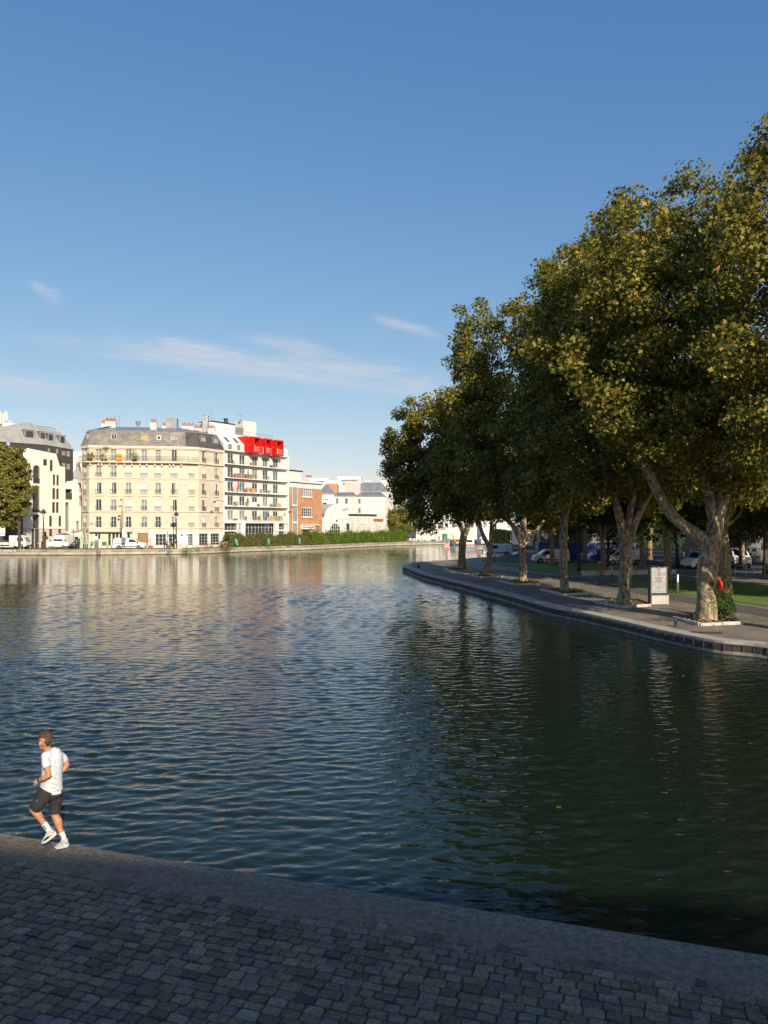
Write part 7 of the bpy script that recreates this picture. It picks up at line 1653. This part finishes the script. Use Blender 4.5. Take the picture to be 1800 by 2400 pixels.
# far hedge wall beyond the channel and the wall of ivy that closes the view
rg=np.random.RandomState(5)
def mass(name,label,x0,x1,y0,y1,z0,z1,n,size,pal,seed,cat='hedge'):
    r2=np.random.RandomState(seed); P=np.c_[r2.uniform(x0,x1,n)-x0,r2.uniform(y0,y1,n)-y0,z0+(z1-z0)*r2.rand(n)**.9]; P[:,2]*=(1+.06*np.sin(P[:,0]*.9)); g=MB(); g.box(.4,x1-x0-.4,(y1-y0)*.35,y1-y0,0,(z1-z0)*.93)
    t=thing(name,label,cat,(x0,y0,ZF)); link('foliage',leaf_mesh('foliage',P,r2.randn(n,3),size,pal,OVAL,seed,M['leaf']),t); obj('core',g,M['darkgreen'],t)
PAL_DK=[((.02,.045,.012),.6),((.035,.06,.015),.4)]
mass('clipped_hedge','dark clipped hedge on the far lock wall beyond the slim tree',put(1150,Y=174).x,put(1199,Y=174).x,173,176,0,3.4,5000,.35,PAL_DK,7)
mass('ivy_screen','tall dark screen of evergreens closing the back of the park',put(1255,Y=150).x,110,150,154,0,9,16000,.7,PAL_DK,8)
# boat with a small excavator
def boat():
    t=thing('work_barge','grey blue work barge with white cabin moored beyond the promenade tip','boat',put(1086,Y=168,z=0)); L2=(1116-1057)/F_PX*168/2
    g=MB(); P=[(-L2,-1.2),(-L2+.9,-1.7),(L2-.5,-1.7),(L2,-1.3),(L2,1.3),(L2-.5,1.7),(-L2+.9,1.7),(-L2,1.2)]; g.prism(P,-.3,.75); g.m=1; g.prism([(x*1.01,y*1.02) for x,y in P],.75,.95); obj('hull', g, [M['zinc'],mat('hull_blue',(.18,.30,.36),None,2,.5)], t)
    g=MB(); g.rbox(L2-2.4,L2-.5,-1.1,1.1,.95,2.7,.08); obj('cabin', g, M['white'], t); g=MB(); g.box(L2-2.42,L2-.48,-1.12,-1.105,1.05,1.35); obj('red_band', g, M['red'], t); g=MB(); g.box(L2-2.1,L2-.9,-1.13,-1.105,1.8,2.3); obj('cabin_window', g, M['glass'], t)
boat()
t=thing('mini_excavator','yellow mini excavator arm standing on the work barge','excavator',put(1061,Y=168,z=.96)); g=MB(); g.tube([(0.9,0,.4),(.2,0,1.6),(-.2,0,2.6)],[.16,.14,.1],6); obj('boom', g, M['yellow'], t); g=MB(); g.tube([(-.2,0,2.6),(.3,0,1.7)],.09,6); obj('stick', g, M['yellow'], t); g=MB(); g.rbox(.5,1.7,-.5,.5,.0,.5,.05); obj('tracks', g, M['dark'], t); g=MB(); g.rbox(.6,1.6,-.45,.45,.5,1.0,.05); obj('house', g, M['yellow'], t)
t=thing('gangway_frame','white metal ladder frames leaning on the barge deck','ladder',put(1072,Y=168,z=.96)); g=MB()
for k2 in range(3): g.tube([(k2*.5,0,0),(k2*.5+.9,0,1.4)],.05,5)
g.tube([(.2,0,.3),(1.4,0,.5)],.04,5); obj('frame', g, M['white'], t)
for i,(a,b_,c,d,m,lab) in enumerate(((953,965,1261,1276,'offwhite','pale green and white container on the far quay, leftmost'),(967,979,1262,1276,'concrete','beige container beside the pale green one'),(981,995,1260,1276,'palegreen','bright green and white bin on the far quay'),(997,1009,1263,1276,'white','white rounded container on the far quay'),(1021,1036,1252,1275,'offwhite','pale kiosk left of the dark green hut'),(1037,1048,1251,1276,'greenp','tall dark green hut on the far quay behind the no swimming sign'))):
    Yb_=222; p=put((a+b_)/2,Y=Yb_); k=Yb_/F_PX; w_=(b_-a)*k; h_=HC+(HY-c)*k-ZF
    t=crate(lab,p,w_,1.6,h_,m,'quay_container','container',grp='containers on the far quay')
    g=MB(); g.box(-w_*.12,w_*.12,-.83,-.805,.2,h_*.7); obj('stripe', g, M['bag' if i in(0,2) else 'grey'], t)
t=thing('boat_sign','blue square sign with white boat symbol on the channel bank','sign',put(1126.5,Y=170)); g=MB(); g.cyl((0,0,0),(0,0,2.4),.05,n=6); obj('post', g, M['grey'], t); g=MB(); g.box(-.52,.52,-.05,-.02,1.3,2.35); o=obj('plate', g, M['blue'], t); g=MB(); g.extr([(-.35,-.06,1.65),(.35,-.06,1.65),(.25,-.06,1.5),(-.25,-.06,1.5)],(0,.008,0)); g.extr([(-.1,-.06,1.7),(.25,-.06,1.7),(.1,-.06,2.05)],(0,.008,0)); obj('boat_symbol', g, M['white'], o)
# wall lamps hanging over the street by the brick and cream buildings
for px,py,Yl,lab in ((503,1177,153.5,'wall bracket lamp projecting from the right face of the cream building'),(684,1190,176.5,'wall bracket lamp projecting from the brick building'),(806,1196,187,'curved bracket lamp in front of the gabled hall')):
    p=AT(px,py,Yl); t=thing('wall_lamp',lab,'street lamp',p,0,'lamps bracketed from the facades'); g=MB(); g.tube([(1.6,1.5,.1),(.8,.8,.4),(0,0,.2)],.05,6); obj('arm', g, M['iron'], t); g=MB(); g.lathe([(.35,-.1),(.3,.05),(.1,.2)],n=10); obj('lamp_head', g, M['iron'], t)
# ================================================================== people
M['hair']=mat('brown_hair',(.035,.019,.010),(.085,.048,.024),28,.7,.01,60,stretch=(1,1,.5))
M['tshirt']=mat('white_tshirt',(.62,.63,.67),(.56,.57,.61),6,.85,.010,9)
M['shorts']=mat('dark_shorts',(.018,.018,.022),(.028,.027,.03),8,.85,.008,12)
M['sock']=mat('white_sock',(.68,.68,.70),None,20,.9,.004,60)
M['shoe']=mat('pale_shoe',(.40,.39,.36),(.50,.50,.48),14,.6)
M['sole']=mat('white_sole',(.74,.75,.76),None,8,.6)
M['coral']=mat('coral_sole',(.65,.12,.08),None,4,.6)
def limb(g, pts, rads, n=12):
    # tapered limb with spherical joints
    g.tube(pts, rads, n)
    for p,r in zip(pts,rads):
        r_=r if not isinstance(r,tuple) else min(r); g.ell(p,r_,10,7)
def runner():
    k_=.000942; D=11.72; gz=ZN
    def P(cx,cy,dy=0):
        sx=40+cx/6.91; sy=1690+cy/6.91; return Vector(((sx-900)/F_PX*(D+dy), D+dy, HC-(sy-HY)/F_PX*(D+dy)+.022))
    o0=P(735,2098); base=Vector((o0.x,D,gz))
    t=thing('person','runner in white t-shirt and dark shorts mid stride on the near quay edge','person',base)
    def L(cx,cy,dy=0): v=P(cx,cy,dy)-base; return v
    g=MB()
    # head (faces left and slightly away), neck, trunk
    H=L(455,345,0); fx=Vector((-.93,.37,0)).normalized(); side=Vector((.37,.93,0))
    g.ell(H+Vector((.01,0,.02)),(.098,.088,.118),14,10)                  # skull
    g.ell(H+fx*.035+Vector((0,0,-.055)),(.072,.064,.085),12,8)           # face
    g.ell(H+fx*.055+Vector((0,0,-.115)),(.042,.042,.034),10,6)           # chin
    g.ell(H+fx*.108+Vector((0,0,-.035)),(.020,.013,.022),8,6); g.tube([H+fx*.090+Vector((0,0,.012)),H+fx*.112+Vector((0,0,-.035))],[.009,.013],6)   # nose
    g.ell(H+fx*.092+Vector((0,0,-.078)),(.018,.024,.010),8,5)             # mouth
    g.ell(H+fx*.082+Vector((0,0,.018)),(.022,.060,.014),8,5)              # brow
    for s_ in (-1,1):
        e=H+side*s_*.094+fx*.008+Vector((0,0,-.024)); g.ell(e,(.024,.014,.034),8,6)   # ears
    limb(g,[L(500,500,.02),L(478,440,.01)+Vector((.0,0,0)),H+Vector((.01,0,-.05))],[.062,.056,.055])
    sL,sR=L(462,590,-.14),L(672,572,.12)
    pel=L(560,1170,0); 
    g.tube([pel+Vector((0,0,-.06)),L(555,1080),L(560,950),L(565,800),L(575,650),L(560,555),L(520,495)],[(.11,.08),(.12,.085),(.12,.085),(.14,.10),(.15,.105),(.11,.075),(.06,.055)],16)
    # arms
    eL,wL=L(512,905,-.24),L(345,985,-.20); eR,wR=L(806,735,.20),L(700,860,.12)
    limb(g,[sL,L(480,740,-.22),eL],[.054,.048,.040]); limb(g,[eL,L(440,945,-.235),wL],[.043,.042,.027])
    limb(g,[sR,L(770,640,.2),eR],[.058,.052,.043]); limb(g,[eR,L(760,800,.17),wR],[.043,.040,.028])
    # hands: palm, four curled fingers, thumb
    def hand(w,dirv,out,curl):
        dirv=dirv.normalized(); out=out.normalized(); up=dirv.cross(out).normalized()
        pc=w+dirv*.050; g.ell(pc,(.030,.030,.034),8,6); g.tube([w,w+dirv*.085],[(.024,.030),(.020,.036)],8)
        for i in range(4):
            ln=(.036,.042,.039,.030)[i]; b=w+dirv*.082+up*(.030-.020*i); m=b+dirv*ln*.55+out*ln*.45*curl; e=m-dirv*ln*.25+out*ln*.75*curl; h=e-dirv*ln*.55+out*.002
            g.tube([b,m,e,h],[.0095,.009,.0085,.0075],6); g.ell(m,.009,6,5); g.ell(e,.0085,6,5)
        b=w+dirv*.030+up*.030; g.tube([b,b+dirv*.026+up*.014+out*.012,b+dirv*.050+up*.006+out*.026],[.012,.0105,.009],6)
    hand(wL,L(285,1015,-.18)-wL,Vector((.05,.7,-.5)),1); hand(wR,Vector((-.9,.2,-.35)),Vector((-.1,-.6,-.5)),1)
    # legs: near (left) leg lifted, far (right) leg planted
    hL,hR=L(470,1190,-.09),L(630,1180,.09)
    kL,aL_=L(262,1450,-.14),L(485,1745,-.08)
    kR,aR=L(612,1545,.08),L(745,1900,.05)
    limb(g,[hL,L(370,1320,-.13),kL],[.078,.080,.058]); g.tube([kL,kL.lerp(aL_,.28)+Vector((.012,.0,0)),kL.lerp(aL_,.6),aL_],[.056,.063,.045,.034],12); g.ell(kL,.057)
    limb(g,[hR,L(620,1370,.09),kR],[.078,.080,.058]); g.tube([kR,kR.lerp(aR,.28)+Vector((.014,0,0)),kR.lerp(aR,.6),aR],[.056,.063,.045,.034],12); g.ell(kR,.057)
    # feet inside the shoes
    hlL,toL=L(600,1835,-.07),L(425,1960,-.12); hlR,toR=L(815,2045,.04),L(640,2065,.01)
    g.tube([aL_,hlL.lerp(toL,.25)],[.034,.036],8); g.tube([hlL.lerp(toL,.1),toL.lerp(hlL,.15)],[(.03,.03),(.026,.022)],8)
    g.tube([aR,hlR.lerp(toR,.25)],[.034,.036],8); g.tube([hlR.lerp(toR,.1),toR.lerp(hlR,.15)],[(.03,.03),(.026,.022)],8)
    organic('body', g, M['skin'], .0075, 3, t)
    # hair: short crop, longer on top
    g=MB(); g.ell(H+Vector((.016,.004,.056)),(.099,.086,.084),14,10); g.ell(H-fx*.050+Vector((0,0,.012)),(.060,.073,.074),12,8); g.ell(H+fx*.045+Vector((0,0,.098)),(.065,.07,.042),10,7)
    g.ell(H-fx*.050+Vector((0,0,-.045)),(.038,.046,.034),10,7)
    rr=random.Random(3)
    for k in range(120):
        a=rr.uniform(0,6.28); e=rr.uniform(.15,1.4); d=Vector((math.cos(a)*math.cos(e),math.sin(a)*math.cos(e),math.sin(e))); p=H+Vector((.016,.004,.05))+Vector((d.x*.098,d.y*.088,d.z*.094)); g.tube([p-d*.01,p+d*.008+fx*.012,p+d*.012+fx*.028],[.010,.008,.003],5)
    organic('hair', g, M['hair'], .0055, 0, t)
    for s_ in (-1,1):
        g=MB(); g.ell(H+fx*.084+side*s_*.030+Vector((0,0,-.006)),(.008,.011,.006),8,6); obj('eye', g, M['white'], t, True)
    # shirt
    g=MB()
    ts=[(L(530,500,.0),(.075,.075)),(L(560,530,0),(.125,.125)),(L(574,600,0),(.150,.160)),(L(578,720,0),(.150,.165)),(L(566,860,0),(.150,.155)),(L(560,990,0),(.152,.15)),(L(552,1090,0),(.166,.155)),(L(543,1165,0),(.182,.16))]
    # tilt rings so the hem drops to the left as in the photo
    g.tube([a for a,_ in ts],[b for _,b in ts],22,caps=True)
    g.tube([sL+Vector((.07,.03,.025)),sL,L(468,700,-.215),L(492,775,-.235)],[.066,.070,.064,.063],14); g.ell(sL,.068)
    g.tube([sR+Vector((-.07,-.02,.02)),sR,L(750,625,.18),L(772,662,.2)],[.066,.070,.062,.060],14); g.ell(sR,.068)
    # folds
    for a,b_,r in ((L(500,980,-.135),L(660,1060,-.13),.013),(L(480,1040,-.135),L(640,1120,-.13),.012),(L(600,640,-.14),L(640,880,-.14),.014),(L(520,860,-.14),L(640,960,-.135),.012)): g.tube([a,a.lerp(b_,.5)+Vector((.006,-.006,0)),b_],[r*.6,r,r*.5],6)
    sh=organic('tshirt', g, M['tshirt'], .009, 3, t)
    g=MB(); g.tube([L(603,1158,-.148),L(650,1142,-.146),L(692,1121,-.128)],.0045,5); obj('reflective_strip', g, M['white'], sh)
    # shorts
    g=MB()
    g.tube([L(550,1110),L(548,1160),L(548,1230)],[(.168,.124),(.176,.130),(.172,.128)],20)
    g.tube([hL+Vector((.01,.0,.05)),L(400,1290,-.12),L(330,1385,-.14),L(285,1445,-.14)],[.125,.112,.100,.092],16)
    g.tube([hR+Vector((-.005,0,.04)),L(625,1300,.09),L(615,1420,.09),L(613,1520,.08)],[.115,.102,.088,.083],16)
    g.tube([L(560,1180,0),L(555,1280,0)],[.13,.09],14)
    so_=organic('shorts', g, M['shorts'], .009, 3, t)
    g=MB(); g.tube([L(330,1300,-.222),L(312,1325,-.224)],.004,4); obj('small_logo', g, M['white'], so_)
    # watch
    g=MB(); d=(wL-eL).normalized(); g.tube([wL-d*.030,wL-d*.008],[.0335,.0325],12); g.ell(wL-d*.018+Vector((-.004,-.03,.008)),(.018,.010,.018)); organic('watch', g, M['black'], .004, 1, t)
    # socks
    g=MB(); dl=(aL_-kL).normalized(); g.tube([aL_-dl*.085,aL_-dl*.03,aL_+dl*.02,hlL.lerp(toL,.25)],[.048,.046,.044,.042],12); sk=organic('sock', g, M['sock'], .006, 2, t)
    g=MB(); 
    for k in range(5): g.ell((aL_-dl*(.062-.018*k))+Vector((.0,-.047,0)),(.011,.004,.008),6,4)
    obj('sock_lettering', g, M['black'], sk)
    g=MB(); dr=(aR-kR).normalized(); g.tube([aR-dr*.075,aR-dr*.03,aR+dr*.02,hlR.lerp(toR,.25)],[.048,.046,.044,.042],12); sk=organic('sock', g, M['sock'], .006, 2, t)
    g=MB()
    for k in range(5): g.ell((aR-dr*(.052-.016*k))+Vector((-.012,-.046,0)),(.011,.004,.008),6,4)
    obj('sock_lettering', g, M['black'], sk)
    def shoe(h,to,up,soleM):
        f=(to-h).normalized(); up=(up-f*up.dot(f)).normalized(); sd=f.cross(up)
        g=MB(); Lh=(to-h).length
        def E(a,b,r): c=h+f*a*Lh+up*b; g.tube([c-f*r[0]*.7,c,c+f*r[0]*.7],[(r[1]*.75,r[2]*.75),(r[1],r[2]),(r[1]*.75,r[2]*.75)],12); g.ell(c,min(r[1],r[2]))
        # build along the foot: heel cup, collar, vamp, toe
        secs=[(-.16,.035,.034,.042),(.0,.042,.040,.055),(.22,.045,.042,.054),(.45,.030,.044,.040),(.72,.016,.048,.030),(.95,.006,.044,.022),(1.12,.0,.026,.014)]
        vs=[];fs=[];n=14
        for a,b,w,hh in secs:
            c=h+f*a*Lh+up*b
            for k in range(n): an=2*math.pi*k/n; vs.append(c+sd*math.cos(an)*w+up*math.sin(an)*hh)
        for i in range(len(secs)-1):
            for k in range(n): j=(k+1)%n; fs.append((i*n+k,i*n+j,(i+1)*n+j,(i+1)*n+k))
        fs+=[tuple(range(n-1,-1,-1)),tuple(range((len(secs)-1)*n,len(secs)*n))]; g.add(vs,fs)
        s=organic('shoe', g, M['shoe'], .006, 2, t)
        g=MB(); vs=[];fs=[]
        ss=[(-.20,.018,.026),(-.14,.004,.040),(.1,-.002,.043),(.4,-.004,.040),(.7,-.004,.048),(.95,.0,.046),(1.12,.008,.030),(1.2,.014,.014)]
        for a,b,w in ss:
            c=h+f*a*Lh+up*(b-.022)
            for x,z in ((-w,.012),(-w*1.05,-.004),(-w*.9,-.018),(w*.9,-.018),(w*1.05,-.004),(w,.012)): vs.append(c+sd*x+up*z)
        n=6
        for i in range(len(ss)-1):
            for k in range(n): j=(k+1)%n; fs.append((i*n+k,i*n+j,(i+1)*n+j,(i+1)*n+k))
        fs+=[tuple(range(n-1,-1,-1)),tuple(range((len(ss)-1)*n,len(ss)*n))]; g.add(vs,fs); obj('sole', g, M['sole'], s, True)
        g=MB(); c=h+f*.28*Lh; 
        g.extr([c+up*.0-sd*.047,c+up*.03+f*.03-sd*.047,c+up*.02+f*.10-sd*.049,c-up*.005+f*.09-sd*.049],tuple(sd*-.004)); obj('side_flash', g, M['black'] if soleM else M['palegreen'], s)
        if soleM:
            g=MB(); c=h+f*.12*Lh-up*.044; g.extr([c-sd*.03-f*.06,c+sd*.03-f*.06,c+sd*.03+f*.05,c-sd*.03+f*.05],tuple(up*-.006)); obj('sole_patch', g, M['coral'], s)
    shoe(L(590,1838,-.07),L(420,1965,-.11),Vector((.45,.1,1)),True)
    hh=L(806,2056,.04); hh.z=.062; tt=L(640,2060,.01); tt.z=.046
    shoe(hh,tt,Vector((0,0,1)),False)
runner()
def figure(label,p,rz,top,legs,H=1.75,pose='stand',hair='hair',extra=None,voxel=.02,cap=None):
    # smaller continuous figure; x is forward
    t=thing('person',label,'person',p,rz); g=MB(); T=MB(); Lg=MB(); s=H/1.75
    hz=.93*s
    if pose=='sit': hz=.56
    lean=.10 if pose!='stand' else .0
    neck=Vector((lean,0,hz+.52*s)); head=Vector((lean+.05,0,hz+.70*s))
    g.ell(head,(.10,.085,.125),12,9); g.ell(head+Vector((.06,0,-.04)),(.05,.05,.07)); g.ell(head+Vector((.108,0,-.02)),(.014,.012,.02),6,5); g.tube([neck-Vector((0,0,.06)),head-Vector((0,0,.06))],.052,10)
    for y in (-.086,.086): g.ell(head+Vector((0,y,-.01)),(.018,.012,.028),6,5)
    g.tube([(0,0,hz-.05),(.0,0,hz+.15*s),(lean*.6,0,hz+.35*s),tuple(neck-Vector((0,0,.05)))],[(.15,.11),(.14,.10),(.17,.11),(.09,.07)],12)
    T.tube([(0,0,hz-.06),(0,0,hz+.15*s),(lean*.6,0,hz+.38*s),tuple(neck-Vector((0,0,.04)))],[(.175,.135),(.17,.13),(.20,.13),(.09,.08)],14)
    hands=[]
    for sd in (-1,1):
        sh=Vector((lean*.8,sd*.20,hz+.46*s))
        if pose=='sit': el=sh+Vector((.14,sd*.05,-.25)); wr=Vector((.38,sd*.08,hz+.14))
        elif pose=='walk': el=sh+Vector((-.10*sd,sd*.05,-.28)); wr=el+Vector((.12,0,-.22))
        else: el=sh+Vector((.10,sd*.06,-.26)); wr=el+Vector((.22,-sd*.08,.02))
        limb(g,[sh,el,wr],[.05,.042,.03],8); limb(T,[sh,sh.lerp(el,.9),sh.lerp(el,1).lerp(wr,.8)],[.068,.056,.045],8)
        dv=(wr-el).normalized(); g.ell(wr+dv*.05,(.04,.03,.04),8,6)
        for i in range(4): b=wr+dv*.07+Vector((0,(i-1.5)*.019,0)); g.tube([b,b+dv*(.05+.008*(i in (1,2)))+Vector((0,0,-.02))],[.010,.008],5)
        g.tube([wr+dv*.03,wr+dv*.06+Vector((0,-sd*.035,.015))],[.012,.009],5)
        hp_=Vector((0,sd*.095,hz))
        if pose=='sit': kn=Vector((.46,sd*.13,hz-.02)); an=Vector((.48+.06*sd,sd*.12,.09))
        elif pose=='walk': kn=Vector((.16*sd,sd*.09,hz*.54)); an=Vector((.30*sd,sd*.08,.09))
        else: kn=Vector((.03,sd*.10,hz*.54)); an=Vector((0,sd*.11,.09))
        limb(g,[hp_,kn,an],[.085,.055,.04],8); limb(Lg,[hp_,kn,an+Vector((0,0,.02))],[.108,.075,.062],10)
        g.tube([an+Vector((-.05,0,-.05)),an+Vector((.14,0,-.055))],[.035,.03],8)
        q=MB(); q.tube([an+Vector((-.07,0,-.045)),an+Vector((.05,0,-.04)),an+Vector((.17,0,-.055))],[.045,.05,.035],8); obj('shoe', q, M['sole' if pose=='walk' else 'black'], t, True)
    Lg.tube([(0,0,hz-.12),(0,0,hz+.06)],[(.16,.12),(.165,.125)],12)
    organic('body', g, M['skin'], .014, 2, t); organic('jacket', T, M[top], voxel, 2, t); organic('trousers', Lg, M[legs], voxel, 2, t)
    q=MB(); q.ell(head+Vector((-.015,0,.035)),(.108,.096,.108),12,9)
    if cap: q.tube([head+Vector((.05,0,.06)),head+Vector((.19,0,.04))],[(.012,.085),(.01,.06)],8)
    organic('cap' if cap else 'hair', q, M[cap or hair], .014, 1, t); return t
M['orangej']=mat('orange_jacket',(.80,.13,.02),(.70,.10,.015),4,.8); M['khaki']=mat('khaki_trousers',(.30,.26,.18),None,5,.85); M['greyj']=mat('blue_check_jacket',(.22,.28,.40),(.10,.14,.24),14,.8); M['hivis']=mat('yellow_hivis',(.60,.72,.04),None,4,.7); M['navy']=mat('navy_top',(.02,.025,.05),None,4,.8); M['cream']=mat('cream_top',(.62,.62,.54),(.55,.58,.48),4,.85); M['greytr']=mat('grey_green_trousers',(.26,.32,.29),None,4,.85)
figure('seated person in orange jacket and white cap on the long bench',((1405-900)/F_PX*76.3-.1,76.35,ZR-.03),R(-60),'orangej','khaki',pose='sit',cap='white')
figure('walking person in loose cream clothes beside the utility truck',put(52,Y=142.2),R(200),'cream','greytr',pose='walk',H=1.85)
figure('standing person in blue checked jacket and black trousers near the café window',put(391,Y=147),R(100),'greyj','black',H=1.8)
figure('worker in navy top and yellow trousers bent beside the motorcycle',put(411,Y=147.6),R(170),'navy','hivis',H=1.68,hair='white')
